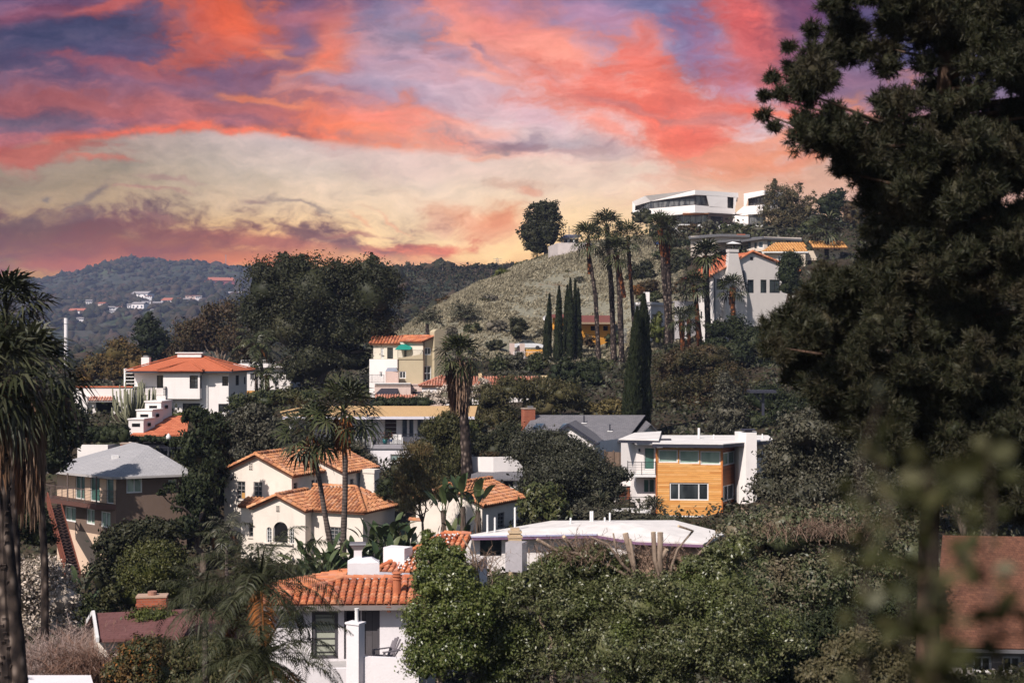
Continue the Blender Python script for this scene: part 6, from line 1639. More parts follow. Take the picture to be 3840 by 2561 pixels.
# ---- 17. modern villa on the ridge
def modern_villa():
    d = 308; h = House('modern_villa', 'angular white modern villa with wraparound band windows on the hilltop', 'house', XY(2650, d), ZP(848, d)); WM = stucco('crisp_white', (.80, .74, .71), .03, .02)
    zg = ZP(858, d); GB = dict(frame=plain('bronze_frame', (.05, .045, .045), .4), pane=glass('band_glass', (.03, .03, .035), (.16, .155, .15)), fw=.12, mw=.1)
    v = lambda px, py, dd: P(px, py, dd)
    # front corner is nearest; left face recedes, right face short
    K = 303.0; L = 316.0
    def solid(pts_top, pts_bot, mat, part): h.m(part, mat).hexa(pts_bot, pts_top)
    # left face polygonal frame: top band, bottom band, end
    f = h.m('wall', WM)
    def band(p, dep=1.6):
        q = [Vector(a) for a in p]; b = [a + Vector((.25, dep, 0)) for a in q]; f.hexa(q, b)
    TL = v(2371, 757, L); TL2 = v(2419, 735, 314); TK = v(2606, 713, K); TKb = v(2606, 730, K); TL2b = v(2440, 756, 314)
    band([TL, v(2382, 772, L), TL2b, TL2]); band([TL2, TL2b, TKb, TK])
    band([TL, v(2371, 798, L), v(2380, 798, L), v(2382, 772, L)])
    band([v(2371, 798, L), v(2382, 790, L), v(2440, 783, 313), v(2480, 812, 311)]); band([v(2480, 812, 311), v(2440, 783, 313), v(2606, 769, K), v(2606, 797, K)])
    # recessed glazing on left face
    a = v(2378, 790, L + 1.6).xy; b = v(2606, 790, K + 1.6).xy; zt = ZP(731, K) ; zb = ZP(771, K)
    h.wall(a, b, ZP(792, 310), ZP(738, 308), MATS['bronze_frame'], [(2412, 752, 2604, 778, dict(GB, nx=10, panename='pane'))], part='glazing_wall')
    # right face
    R = 309.0
    band([TK, TKb, v(2769, 741, R), v(2769, 724, R)], 3)
    band([v(2649, 733, 304.6), v(2660, 774, 304.9), v(2728, 780.3, 307.5), v(2728, 738.2, 307.5)], 3)
    band([v(2606, 769, K), v(2606, 797, K), v(2757, 804, 308.6), v(2757, 783, 308.6)], 3)
    band([v(2751, 740, 308.4), v(2751, 783, 308.4), v(2757, 783, 308.6), v(2763, 741, 308.8)], 3)
    a = v(2606, 760, K + 1.5).xy; b = v(2665, 760, 305.8).xy; h.wall(a, b, ZP(772, K), ZP(730, K), MATS['bronze_frame'], [(2610, 734, 2662, 770, dict(GB, nx=3))], part='glazing_wall')
    a = v(2722, 760, 308).xy; b = v(2756, 760, 310.5).xy; h.wall(a, b, ZP(785, 309), ZP(737, 309), MATS['bronze_frame'], [(2732, 742, 2750, 781, dict(GB, nx=1))], part='glazing_wall')
    # roof and body
    h.m('roof', WM).prism([TL2.xy + Vector((.3, 1)), TK.xy + Vector((0, .6)), v(2765, 724, R).xy, v(2765, 724, R + 14).xy, v(2440, 735, 328).xy], ZP(735, 310) , ZP(728, 308)); 
    # ground floor under cantilever
    a = v(2490, 830, 310).xy; b = v(2655, 830, 306).xy; h.wall(a, b, zg, ZP(802, 308), MATS['bronze_frame'], [(2505, 808, 2650, 838, dict(GB, nx=7))], part='glazing_wall')
    a = v(2655, 830, 304.5).xy; b = v(2748, 830, 308).xy; DW = plain('dark_panel', (.035, .022, .018), .6)
    h.wall(a, b, zg, ZP(800, 306), DW, [(2665, 812, 2712, 842, dict(frame=BFRAME, pane=DARK, fw=.1))], part='panel_wall')
    h.m('ceiling', plain('cedar_soffit', (.30, .12, .05), .6)).prism([v(2560, 800, 304).xy, v(2660, 800, 304.5).xy, v(2660, 800, 309).xy, v(2560, 800, 309).xy], ZP(803, 305), ZP(801, 305))
    h.m('terrace', TRIM).prism([v(2480, 845, 301).xy, v(2860, 845, 304).xy, v(2860, 845, 314).xy, v(2480, 845, 314).xy], zg - 1.5, ZP(843, 303))
    # link and right block
    band([v(2748, 808, 309), v(2748, 832, 309), v(2762, 842, 309), v(2806, 842, 307), v(2806, 812, 307)], 4)
    h.m('roof', WM).prism([v(2752, 790, 309).xy, v(2790, 790, 309).xy, v(2790, 790, 318).xy, v(2752, 790, 318).xy], ZP(802, 309), ZP(797, 309))
    K2 = 302.0
    band([v(2789, 727, 309), v(2806, 744, 307), v(2866, 731, K2), v(2866, 714, K2)]); band([v(2789, 727, 309), v(2789, 774, 309), v(2798, 774, 308), v(2806, 744, 307)]); band([v(2866, 714, K2), v(2935, 722, 306), v(2935, 740, 306), v(2866, 731, K2)])
    band([v(2752, 804, 309.5), v(2789, 774, 309), v(2789, 808, 309)]); band([v(2789, 774, 309), v(2860, 768, K2), v(2860, 800, K2), v(2789, 808, 309)]); band([v(2860, 768, K2), v(2940, 772, 306), v(2940, 800, 306), v(2860, 800, K2)])
    a = v(2806, 760, 308.5).xy; b = v(2866, 760, 304).xy; h.wall(a, b, ZP(775, 306), ZP(733, 306), MATS['bronze_frame'], [(2820, 740, 2864, 770, dict(GB, nx=3))], part='glazing_wall'); a2 = v(2940, 760, 308).xy; h.wall(b, a2, ZP(775, 306), ZP(733, 306), MATS['bronze_frame'], [(2868, 737, 2930, 768, dict(GB, nx=3))], part='glazing_wall')
    a = v(2806, 830, 306.5).xy; b = v(2870, 830, 305).xy; h.wall(a, b, zg, ZP(804, 306), MATS['bronze_frame'], [(2810, 812, 2866, 840, dict(GB, nx=2))], part='glazing_wall')
    h.m('roof', WM).prism([v(2792, 722, 310).xy, v(2866, 722, K2 + .5).xy, v(2936, 722, 306.5).xy, v(2936, 722, 318).xy, v(2800, 722, 318).xy], ZP(730, 306), ZP(724, 306))
    h.done()
modern_villa()

# ---- 18. hilltop pavilion, retaining walls, post
def hilltop():
    d = 292; h = House('hilltop_pavilion', 'grey flat-roofed pavilion behind hedge on top of the white retaining wall', 'building', XY(2130, d), ZP(915, d))
    a = XY(2100, d); b = XY(2175, d); h.m('roof', METAL).slab([P(2098, 893, d - 2), P(2170, 888, d - 2), P(2180, 880, d + 5), P(2120, 880, d + 5)], .3)
    for px in (2108, 2130, 2152): q = XY(px, d - 1.5); h.m('column', TRIM).box((q.x, q.y, ZP(918, d)), 0, .35, ZP(892, d) - ZP(918, d), .35)
    h.wall(XY(2112, d + 3), XY(2170, d + 3), ZP(920, d), ZP(892, d), GREY_SHADED, [(2120, 898, 2160, 912, dict(frame=GFRAME, pane=GLB, fw=.1, nx=3))]); h.railing([XY(2120, d - 1), XY(2171, d - 1)], ZP(880, d), .9, METAL, 2, True, 2)
    q = XY(2134, d - 2.5); h.m('flagpole', METAL).tube([(q.x, q.y, ZP(915, d)), (q.x, q.y, ZP(852, d))], [.12, .07], 7); h.done()
    w = House('hillside_wall', 'tall pinkish white retaining wall below the hilltop tree', 'wall', XY(2120, 288), ZP(965, 288)); WR = stucco('whitewashed_wall', (.74, .64, .60), .12, .14)
    p = [(2056, 980, 925, 281), (2092, 975, 911, 282), (2200, 965, 910, 284), (2236, 945, 916, 288)]
    for (x0, b0, t0, d0), (x1, b1, t1, d1) in zip(p[:-1], p[1:]): w.m('wall', WR).hexa([P(x0, b0 + 20, d0), P(x1, b1 + 20, d1), P(x1, b1 + 20, d1 + .5), P(x0, b0 + 20, d0 + .5)], [P(x0, t0, d0), P(x1, t1, d1), P(x1, t1, d1 + .5), P(x0, t0, d0 + .5)])
    w.done()
    w = House('curved_wall', 'curving pale concrete wall along the upper right shoulder of the hill', 'wall', XY(2420, 291), ZP(930, 291))
    p = [(2330, 910, 300), (2362, 905, 297), (2400, 913, 294), (2440, 924, 291), (2483, 940, 287)]
    for (x0, t0, d0), (x1, t1, d1) in zip(p[:-1], p[1:]): w.m('wall', WR).hexa([P(x0, t0 + 22, d0), P(x1, t1 + 22, d1), P(x1, t1 + 22, d1 + .5), P(x0, t0 + 22, d0 + .5)], [P(x0, t0, d0), P(x1, t1, d1), P(x1, t1, d1 + .5), P(x0, t0, d0 + .5)])
    w.done()
    for i, (x0, x1, yt, yb, d, lab) in enumerate(((1812, 1862, 1072, 1090, 266, 'short sloping cream garden wall upper one beside the ridge fence'), (1746, 1780, 1098, 1120, 258, 'short pink garden wall lower one beside the ridge fence'), (2024, 2058, 966, 975, 285, 'low brick-pink terrace wall at left foot of the hilltop wall'))):
        w = House('garden_wall', lab, 'wall', XY((x0 + x1) / 2, d), ZP(yb, d)); w.m('wall', (CREAM, PINK, PINK)[i]).hexa([P(x0, yb + 12, d), P(x1, yb + 2, d + 1), P(x1, yb + 2, d + 1.4), P(x0, yb + 12, d + .4)], [P(x0, yt + 8, d), P(x1, yt - 8, d + 1), P(x1, yt - 8, d + 1.4), P(x0, yt + 8, d + .4)]); w.m('coping', TRIM).bar(P(x0, yt + 7, d + .2), P(x1, yt - 9, d + 1.2), .5, .12); w.done()
    # ridge fence
    f = House('ridge_fence', 'thin iron fence running down the left edge of the grassy hill', 'fence', XY(1800, 268), ZP(1060, 268))
    pts = [(1665, 1128, 250), (1700, 1110, 254), (1760, 1078, 262), (1820, 1052, 267), (1900, 1020, 275), (1960, 990, 281), (2030, 968, 287), (2056, 960, 287)]
    for (x0, y0, d0), (x1, y1, d1) in zip(pts[:-1], pts[1:]):
        a = P(x0, y0, d0); b = P(x1, y1, d1); f.m('rail', METAL).bar(a, b, .08, .08); f.m('rail', METAL).bar(a - Vector((0, 0, .8)), b - Vector((0, 0, .8)), .06, .06)
        k = max(2, int((b - a).length / 1.0))
        for i in range(k): q = a + (b - a) * i / k; f.m('picket', METAL).bar(q - Vector((0, 0, 1.2)), q, .05, .05)
    f.done()
hilltop()
# ------------------------------------------------------------------ foliage materials
DKG = leafmat('ficus_leaf', [(.018, .024, .012), (.028, .036, .018), (.040, .047, .026), (.055, .060, .036)], .55, .3)
MIDG = leafmat('shrub_leaf', [(.022, .034, .014), (.036, .052, .020), (.052, .068, .028), (.075, .085, .040)], .5, .35, patch=(.07, .06, .03))
BRIGHT = leafmat('glossy_leaf', [(.036, .062, .016), (.062, .098, .024), (.092, .135, .040), (.135, .175, .066), (.18, .21, .10)], .34, .7, .5, patch=(.13, .165, .045))
GLOSS2 = leafmat('grey_glossy_leaf', [(.040, .056, .022), (.064, .086, .036), (.095, .122, .056), (.135, .16, .085), (.18, .20, .12)], .36, .6, .6, patch=(.085, .125, .028))
LIME = leafmat('fresh_leaf', [(.05, .07, .018), (.07, .095, .025), (.10, .12, .035)], .5, .35)
OLIVE = leafmat('olive_leaf', [(.035, .042, .030), (.055, .062, .046), (.08, .086, .066), (.10, .104, .085)], .5, .35)
OLIVED = leafmat('dark_olive_leaf', [(.024, .032, .020), (.038, .046, .032), (.055, .064, .046), (.08, .09, .07)], .5, .35)
GREYL = leafmat('grey_leaf', [(.06, .068, .058), (.10, .105, .09), (.15, .15, .13), (.22, .215, .19)], .6, .3, .5)
SILVER = leafmat('silver_leaf', [(.16, .15, .125), (.40, .37, .33), (.66, .64, .62), (.80, .78, .78), (.12, .13, .10)], .6, .25, .5, patch=(.07, .07, .045))
RUSTY = leafmat('rusty_leaf', [(.045, .040, .020), (.075, .055, .026), (.055, .058, .028), (.085, .055, .030), (.035, .042, .024)], .55, .3, .35, patch=(.07, .046, .026))
AUTUMN = leafmat('autumn_leaf', [(.10, .052, .018), (.18, .085, .025), (.06, .05, .02), (.26, .12, .03)], .55, .3)
CYPR = leafmat('cypress_leaf', [(.012, .020, .009), (.020, .032, .014), (.030, .043, .020), (.042, .054, .028)], .6, .25)
PINEL = leafmat('pine_needle', [(.016, .022, .012), (.026, .034, .018), (.040, .046, .028), (.060, .062, .042)], .55, .3, 1.2, patch=(.05, .045, .03))
PALML = leafmat('palm_leaf', [(.028, .040, .016), (.045, .062, .026), (.070, .088, .044), (.11, .12, .075)], .38, .5)
PALMG = leafmat('grey_palm_leaf', [(.040, .052, .034), (.065, .078, .054), (.10, .112, .082), (.15, .155, .125)], .4, .5)
DEAD = leafmat('dead_frond', [(.12, .085, .065), (.20, .15, .12), (.27, .21, .175), (.10, .06, .04)], .8, .15)
DEADB = leafmat('brown_dead_frond', [(.07, .045, .03), (.13, .085, .055), (.20, .14, .10), (.24, .12, .05)], .7, .2)
DEADO = leafmat('orange_dead_frond', [(.16, .065, .02), (.26, .11, .035), (.10, .045, .02)], .7, .2)
TWIG = leafmat('bare_twig', [(.22, .17, .17), (.32, .27, .28), (.42, .38, .39), (.16, .12, .11)], .8, .15)
BANL = leafmat('paddle_leaf', [(.034, .062, .026), (.055, .09, .038), (.085, .125, .06), (.12, .15, .08)], .32, .8)
BK = bark('grey_brown_bark', (.05, .035, .028), (.13, .10, .08)); BKR = bark('palm_bark', (.06, .045, .04), (.16, .125, .11), 1.6); BKO = bark('orange_palm_bark', (.13, .045, .018), (.30, .12, .05), -3.0)
BKD = bark('dark_palm_bark', (.065, .048, .040), (.26, .20, .165), -3.2); BKP = bark('pine_bark', (.035, .024, .018), (.10, .06, .042)); BKB = bark('pale_branch_bark', (.12, .085, .065), (.28, .21, .16))

# ------------------------------------------------------------------ trees with crowns given as lobes (bearing x, bearing y, radii)
tree('dark_tree', 'huge dark spreading tree rising behind the red hip roof house', 'tree', 175, (1200, None),
     [(1010,1080,105,105),(960,1175,75,90),(1070,1020,85,60),(1128,1000,46,42),(1180,1110,150,140),(1275,1040,72,66),(1385,1005,52,44),(1385,1110,120,125),(1440,1080,68,80),(1100,1230,150,110),(1300,1240,140,110),(1425,1215,75,75),(1180,1350,115,80),(1320,1350,90,60),(1010,1260,62,56),(1455,1285,42,40),(1440,1350,36,40),(1400,1400,40,36),(1110,1395,66,60),(1335,1020,30,24),(1060,960,22,18),(1400,965,20,16),(1130,966,18,22)],
     DKG, .36, 44000, 1, BK, .55, limbs=10, shell=.82, sig=.15, core=.66, droop=.3)
tree('hilltop_tree', 'dark egg-shaped tree alone on the hilltop beside white wall', 'tree', 289, (2050, None), [(2030,800,58,42),(2055,870,58,76),(2005,880,52,66),(2068,800,36,44),(2010,925,52,34),(1972,880,30,36),(2000,840,34,40),(2030,775,30,22)], DKG, .55, 9000, 2, BK, .5, core=.66, shell=.85, sig=.14)
tree('valley_pine', 'dark conical pine in the valley behind the white hip roof house', 'tree', 255, (565, None), [(553,1195,26,26),(555,1225,50,34),(560,1270,72,46),(600,1310,70,36),(540,1330,80,40)], CYPR, .5, 6500, 3, BK, .4)
tree('sycamore', 'yellow-brown leafy tree in the valley left of the trellis', 'tree', 232, (430, None), [(450,1330,70,56),(350,1375,46,46),(420,1395,95,48),(500,1370,50,58),(330,1410,50,40)], leafmat('sycamore_leaf', [(.07, .065, .025), (.11, .085, .035), (.15, .10, .035), (.06, .06, .03)], .6, .2), .45, 8000, 4, BKB, .35)
tree('eucalyptus', 'loose brown-green eucalyptus with pale limbs behind the red hip roof', 'tree', 240, (850, None), [(790,1185,36,42),(862,1180,46,52),(715,1270,66,56),(800,1290,76,58),(880,1280,60,70),(690,1330,60,36),(770,1235,60,40),(920,1340,50,50)], RUSTY, .5, 12000, 5, BKB, .4, limbs=9, core=.5, sig=.24, droop=.8)
tree('garden_tree', 'dark feathery cypress drooping beside the brown stucco wall', 'tree', 100, (760, None), [(735,1560,46,34),(790,1610,66,60,8),(815,1700,50,80,9),(715,1700,52,80),(765,1780,76,90,6),(740,1890,72,90,4),(805,1840,46,100,9),(640,1830,34,16),(600,1850,22,10),(650,1665,30,14),(700,1990,60,50)], CYPR, .34, 17000, 6, BK, .22, limbs=3, droop=1.2, sig=.16)
tree('olive_shrub', 'grey-green olive shrub mass between white hip roof house and cream villa', 'shrub', 119, (900, None), [(850,1620,66,56),(930,1600,76,66),(900,1700,90,70),(1000,1640,80,76),(1060,1700,70,70),(960,1560,60,40)], OLIVE, .28, 12000, 7, BK, .2, sig=.2, droop=.4)
tree('hedge_shrub', 'dark rounded shrubs below the palms right of red hip roof house', 'shrub', 141, (990, None), [(905,1520,60,40),(1000,1500,80,36),(1085,1490,60,30),(950,1560,80,40),(1150,1500,60,36)], MIDG, .32, 7000, 8, None, core=.75)
tree('dark_pine', 'dark conifer between the shaggy left palms and white wall', 'tree', 101, (205, None), [(240,1500,40,50),(262,1570,56,60),(285,1640,40,60),(210,1640,70,80),(200,1730,60,70)], CYPR, .3, 9000, 9, None)
tree('glossy_tree', 'dark glossy tree with cream blossom in front of the peach wall', 'tree', 86, (500, None), [(560,2005,100,54),(430,2050,72,62),(480,2130,100,80),(600,2090,90,90),(385,2160,56,56),(640,1990,50,40),(470,1985,36,30)], DKG, .26, 14000, 10, BK, .25, sig=.18)
tree('round_shrub', 'big round clipped green shrub above the brick chimney', 'shrub', 74, (575, None), [(575,2130,120,92),(520,2210,90,76),(640,2190,80,88),(560,2250,100,50)], leafmat('round_shrub_leaf', [(.045, .060, .016), (.07, .085, .025), (.10, .11, .04), (.035, .045, .015)], .5, .4), .15, 20000, 11, None, .2, core=.84, shell=.9, sig=.12)
tree('banana_bush', 'mixed dark shrub below the timber stairs', 'shrub', 72, (310, None), [(300,2290,76,60),(380,2300,60,60),(250,2240,50,50),(420,2230,40,40)], MIDG, .2, 6000, 12, None)
tree('flowering_shrub', 'silvery white flowering shrub behind the nearest palm trunk', 'shrub', 60, (150, None), [(150,2180,100,84),(70,2250,90,100),(215,2250,80,80),(55,2150,60,60),(200,2340,84,60),(100,2340,90,70),(20,2330,60,70)], SILVER, .14, 22000, 13, None, sig=.16, core=.7)
tree('leafy_bush', 'fresh green bush in front of the red-brown shingle roof', 'shrub', 52, (560, None), [(560,2340,90,56),(625,2350,60,50),(490,2370,60,44),(560,2400,100,40)], LIME, .13, 8000, 14, None)
tree('orange_bush', 'green bush dotted with orange flowers at the lower left', 'shrub', 47, (560, None), [(560,2450,110,60),(470,2520,90,60),(640,2510,90,70),(560,2560,120,50)], leafmat('orange_flower_leaf', [(.03, .05, .02), (.05, .065, .03), (.08, .08, .035), (.05, .07, .035), (.10, .08, .03), (.045, .06, .04), (.34, .15, .04)], .5, .3, 1.1, patch=(.17, .10, .04)), .12, 12000, 15, None)
tree('weeping_bush', 'pale green feathery bush below the feather palm', 'shrub', 44, (800, None), [(760,2450,120,60),(880,2480,110,70),(800,2540,150,60),(960,2540,90,50),(700,2540,70,50)], leafmat('pale_bush_leaf', [(.04, .055, .025), (.07, .085, .04), (.11, .115, .06), (.08, .07, .04)], .5, .3), .12, 15000, 16, None, droop=.8)
tree('red_bush', 'small dark red bush at the left edge behind palm trunk', 'shrub', 50, (10, None), [(5,2440,40,50),(30,2480,24,30)], leafmat('red_leaf', [(.14, .02, .015), (.22, .04, .02), (.06, .02, .015)], .5, .3), .12, 2500, 17, None)
tree('corner_bush', 'orange and green bush in the bottom left corner', 'shrub', 45, (10, None), [(5,2540,60,50)], MATS['orange_flower_leaf'], .12, 2500, 18, None)
tree('willow_tree', 'weeping orange-green tree right of the tapered chimney', 'tree', 96, (1604, None), [(1560,1720,66,56),(1530,1800,56,66),(1600,1850,56,70),(1540,1890,46,60),(1610,1780,46,60),(1590,1690,40,30),(1500,1850,30,40)], leafmat('willow_leaf', [(.05, .062, .03), (.085, .095, .05), (.12, .12, .065), (.15, .115, .055)], .5, .3, .6, patch=(.13, .09, .04)), .2, 13000, 19, BK, .1, droop=1.6, core=.35, sig=.2, asp=.25)
tree('bamboo_clump', 'dense bamboo clump left of the shaggy fan palm trunk', 'bamboo', 123, (1690, None), [(1680,1610,60,56),(1640,1690,76,70),(1700,1750,66,90),(1740,1680,46,80),(1610,1620,40,40),(1690,1570,40,30),(1650,1790,70,60)], leafmat('bamboo_leaf', [(.035, .045, .018), (.06, .07, .03), (.09, .092, .042)], .5, .3), .3, 13000, 20, None, droop=.9, asp=.28, core=.6, sig=.2)
tree('bamboo_hedge', 'broad olive green bamboo hedge right of the shaggy fan palm', 'bamboo', 150, (1900, None), [(1850,1490,70,50),(1930,1460,84,50),(2030,1470,90,50),(2120,1480,66,46),(1860,1570,90,50),(1780,1600,60,60),(1920,1630,80,60),(2040,1530,86,40),(1800,1690,66,80),(2150,1510,40,30)], leafmat('bamboo_hedge_leaf', [(.040, .045, .02), (.065, .068, .032), (.095, .09, .046)], .5, .3), .36, 20000, 21, None, droop=.8, asp=.3, core=.7, sig=.18)
tree('dark_laurel', 'dark laurel mass behind the white curved parapet', 'shrub', 134, (1850, None), [(1860,1690,80,60),(1940,1690,70,60),(1790,1680,50,60),(1900,1640,70,50)], DKG, .3, 7000, 22, None)
tree('ground_shrub', 'yellow-green shrub bank just above the grey shingle ridge', 'shrub', 151, (2250, None), [(2210,1530,46,24),(2290,1525,50,28),(2250,1550,70,24),(2330,1540,40,30)], leafmat('yellowish_leaf', [(.07, .07, .03), (.11, .10, .045), (.16, .14, .06)], .5, .3), .3, 5000, 23, None)
for i, (lb, x, y, rx, ry, d, m) in enumerate((
    ('round green shrub below the black gate, leftmost of the slope shrubs', 1868, 1368, 44, 36, 186, MIDG), ('round olive shrub under the white railing', 1935, 1362, 46, 40, 187, OLIVE), ('tall olive-brown shrub left of the slim cypress row foot', 2012, 1372, 50, 48, 184, MIDG),
    ('black-green thicket beneath the orange house', 2120, 1400, 64, 60, 181, CYPR), ('dark green thicket around the foot of the leaning palm trunk', 2205, 1410, 66, 76, 182, CYPR), ('green shrub between the tall palm trunks', 2280, 1400, 50, 66, 196, MIDG), ('dark shrub left of the big paired cypress', 2345, 1440, 46, 70, 188, DKG), ('low shrub strip under the slope shrubs', 1940, 1410, 110, 26, 178, OLIVE),
    ('dry shrub below the orange house front', 2190, 1300, 50, 46, 222, RUSTY), ('green shrub right of the orange house', 2300, 1290, 40, 50, 221, MIDG), ('feathery light green shrub before the small white house', 2465, 1240, 34, 70, 206, LIME), ('dark shrub at the base of the twin palm trunks', 2530, 1330, 60, 50, 197, DKG))):
    tree('slope_shrub', lb, 'shrub', d, (x, None), blob(x, y, rx, ry, 5, 100 + i), m, .34, 2600, 200 + i, None, core=.72, group='shrubs on the slope below the hill')
tree('olive_tree', 'big rounded dark olive tree in front of the grey shingle roof', 'tree', 108, (2080, None), [(2020,1675,84,66),(2095,1665,72,46),(2165,1705,66,54),(2080,1780,130,80),(2220,1800,100,70),(1962,1695,60,66),(2325,1785,50,34),(2010,1830,60,40),(2250,1860,70,46),(2180,1880,90,50),(2300,1840,50,30),(2160,1750,110,70)], OLIVED, .2, 42000, 24, BK, .4, sig=.2, droop=.3, core=.74)
tree('loquat_tree', 'small large-leaved tree with crooked branches below the olive', 'tree', 96, (2040, None), [(2040,1865,76,50),(1990,1910,46,40),(2092,1915,46,40),(2040,1930,60,30)], leafmat('loquat_leaf', [(.04, .06, .022), (.07, .09, .035), (.11, .12, .06)], .4, .45), .34, 3000, 25, BKB, .16, core=.35, limbs=8)
tree('brownish_tree', 'broad brown-green tree right of the big paired cypress', 'tree', 166, (2570, None), [(2500,1370,56,44),(2575,1350,80,44),(2660,1340,76,46),(2520,1450,80,60),(2620,1440,90,60),(2720,1430,76,70),(2500,1545,70,56),(2600,1540,90,60),(2700,1530,60,70)], leafmat('umber_green_leaf', [(.028, .034, .016), (.045, .048, .022), (.062, .062, .03), (.085, .066, .036)], .5, .3, .35, patch=(.075, .05, .03)), .25, 36000, 26, BK, .4, sig=.16)
tree('grey_conifer', 'grey-green conifer above the cedar house chimney', 'tree', 149, (2730, None), [(2720,1430,30,40),(2725,1490,56,46),(2735,1550,76,46),(2740,1600,86,36)], OLIVE, .28, 8000, 27, BK, .3)
tree('screen_tree', 'dark evergreen screen at foot of the tall white house', 'tree', 184, (2760, None), [(2690,1240,46,40),(2755,1235,46,50),(2830,1280,76,56),(2760,1330,90,60),(2880,1370,80,80),(2680,1300,56,40),(2960,1300,80,100),(2980,1440,90,80)], CYPR, .4, 16000, 28, BK, .4)
tree('oak_thicket', 'black-green thicket between cedar house and the pine', 'tree', 150, (2900, None), [(2870,1500,80,60),(2960,1560,90,70),(2860,1580,80,40),(3060,1500,90,110),(2800,1640,60,30)], CYPR, .34, 9000, 29, None)
tree('ivy_tree', 'ivy covered column beside the red tile gable', 'tree', 194, (2960, None), [(2965,985,46,36),(2955,1030,44,46),(2965,1075,44,40)], CYPR, .35, 4000, 30, BK, .4, core=.85)
tree('olive_screen', 'large grey-green tree right of the cedar house', 'tree', 76, (3080, None), [(3050,1620,140,80),(2955,1735,105,76),(3150,1720,150,120),(2890,1830,84,60),(3060,1850,170,80),(3250,1830,130,80),(3290,1650,110,120),(3190,1540,110,56)], OLIVE, .22, 30000, 31, BK, .4, sig=.18, core=.75, droop=.3)
tree('pruned_hedge', 'tall pruned bush with cut stems right of the white roof', 'shrub', 53, (3050, None), [(2800,2010,110,86),(2950,1990,140,84),(3120,1980,150,80),(3290,2020,130,100),(3400,2080,90,120),(2900,2160,180,110),(3080,2180,180,120),(3250,2200,120,110),(3000,2290,200,90)], leafmat('pruned_leaf', [(.045, .065, .03), (.07, .095, .05), (.10, .13, .08), (.14, .15, .11), (.17, .15, .11)], .4, .4, .5, patch=(.13, .11, .08)), .15, 36000, 32, BKB, .2, limbs=8, core=.8)
tree('near_tree', 'glossy green tree in front of the patio house gable', 'tree', 42, (1640, None), [(1625,2070,50,50),(1690,2100,60,52),(1600,2010,26,24),(1735,2180,60,60),(1610,2100,56,56),(1598,2190,62,72),(1680,2180,84,76),(1624,2330,100,106),(1600,2480,80,100),(1740,2290,110,100),(1700,2450,126,106),(1640,2040,30,26)], BRIGHT, .095, 56000, 33, BKB, .14, core=.6, sig=.145, shell=.8, clump=40)
tree('near_tree', 'glossy green tree in front of the white membrane roof', 'tree', 43, (2060, None), [(1900,2250,100,80),(1880,2400,150,116),(2080,2150,96,66),(2200,2120,100,66),(2150,2270,150,100),(2080,2440,160,116),(2300,2200,90,70),(2130,2085,66,36),(2235,2085,70,36),(2340,2120,60,40),(1990,2200,60,50),(1880,2530,120,60)], GLOSS2, .095, 66000, 34, BKB, .16, core=.6, sig=.145, shell=.8, clump=40)
tree('near_tree', 'glossy green tree with sawn branches right of the white roof front', 'tree', 42, (2480, None), [(2400,2260,140,100),(2310,2420,170,120),(2550,2240,130,96),(2570,2420,170,120),(2700,2170,110,96),(2720,2320,150,126),(2440,2530,180,70),(2760,2480,150,100),(2900,2400,120,110),(2600,2120,80,36),(2700,2080,66,44),(2780,2060,60,60)], GLOSS2, .095, 70000, 35, BKB, .16, core=.6, sig=.145, shell=.8, clump=40)
tree('hedge_shrub', 'grey-green shrub between cedar house foot and pruned bush', 'shrub', 100, (2800, None), [(2790,1960,60,36),(2860,1940,60,40),(2740,1985,40,26)], OLIVE, .22, 5000, 361, None)
tree('shade_bush', 'dark bush mass below the pruned hedge near the bottom', 'shrub', 46, (3050, None), [(3000,2420,140,110),(3150,2380,130,90),(3300,2340,100,90),(3000,2530,160,70),(3400,2300,90,120)], CYPR, .13, 20000, 36, None)
tree('pale_bush', 'out of focus sage green bush at the bottom right', 'shrub', 33, (3220, None), [(3220,2450,130,66),(3110,2530,110,56),(3330,2540,100,56),(3430,2500,70,70),(3240,2390,60,36)], leafmat('sage_leaf', [(.06, .065, .035), (.10, .10, .06), (.14, .135, .085)], .5, .3), .10, 14000, 37, None)
tree('autumn_tree', 'orange-brown leaved tree between pine trunk and shingle roof', 'tree', 68, (3620, None), [(3590,1830,90,90),(3560,1740,60,50),(3680,1760,80,60)], AUTUMN, .16, 9000, 38, BK, .2, core=.5)
tree('back_tree', 'dark tree behind the brown shingle roof at right', 'tree', 84, (3700, None), [(3560,1640,130,110),(3700,1700,140,130),(3800,1850,110,120),(3500,1800,100,100),(3650,1880,130,80),(3820,1600,120,150),(3420,1700,90,110)], DKG, .2, 26000, 39, BK, .3)
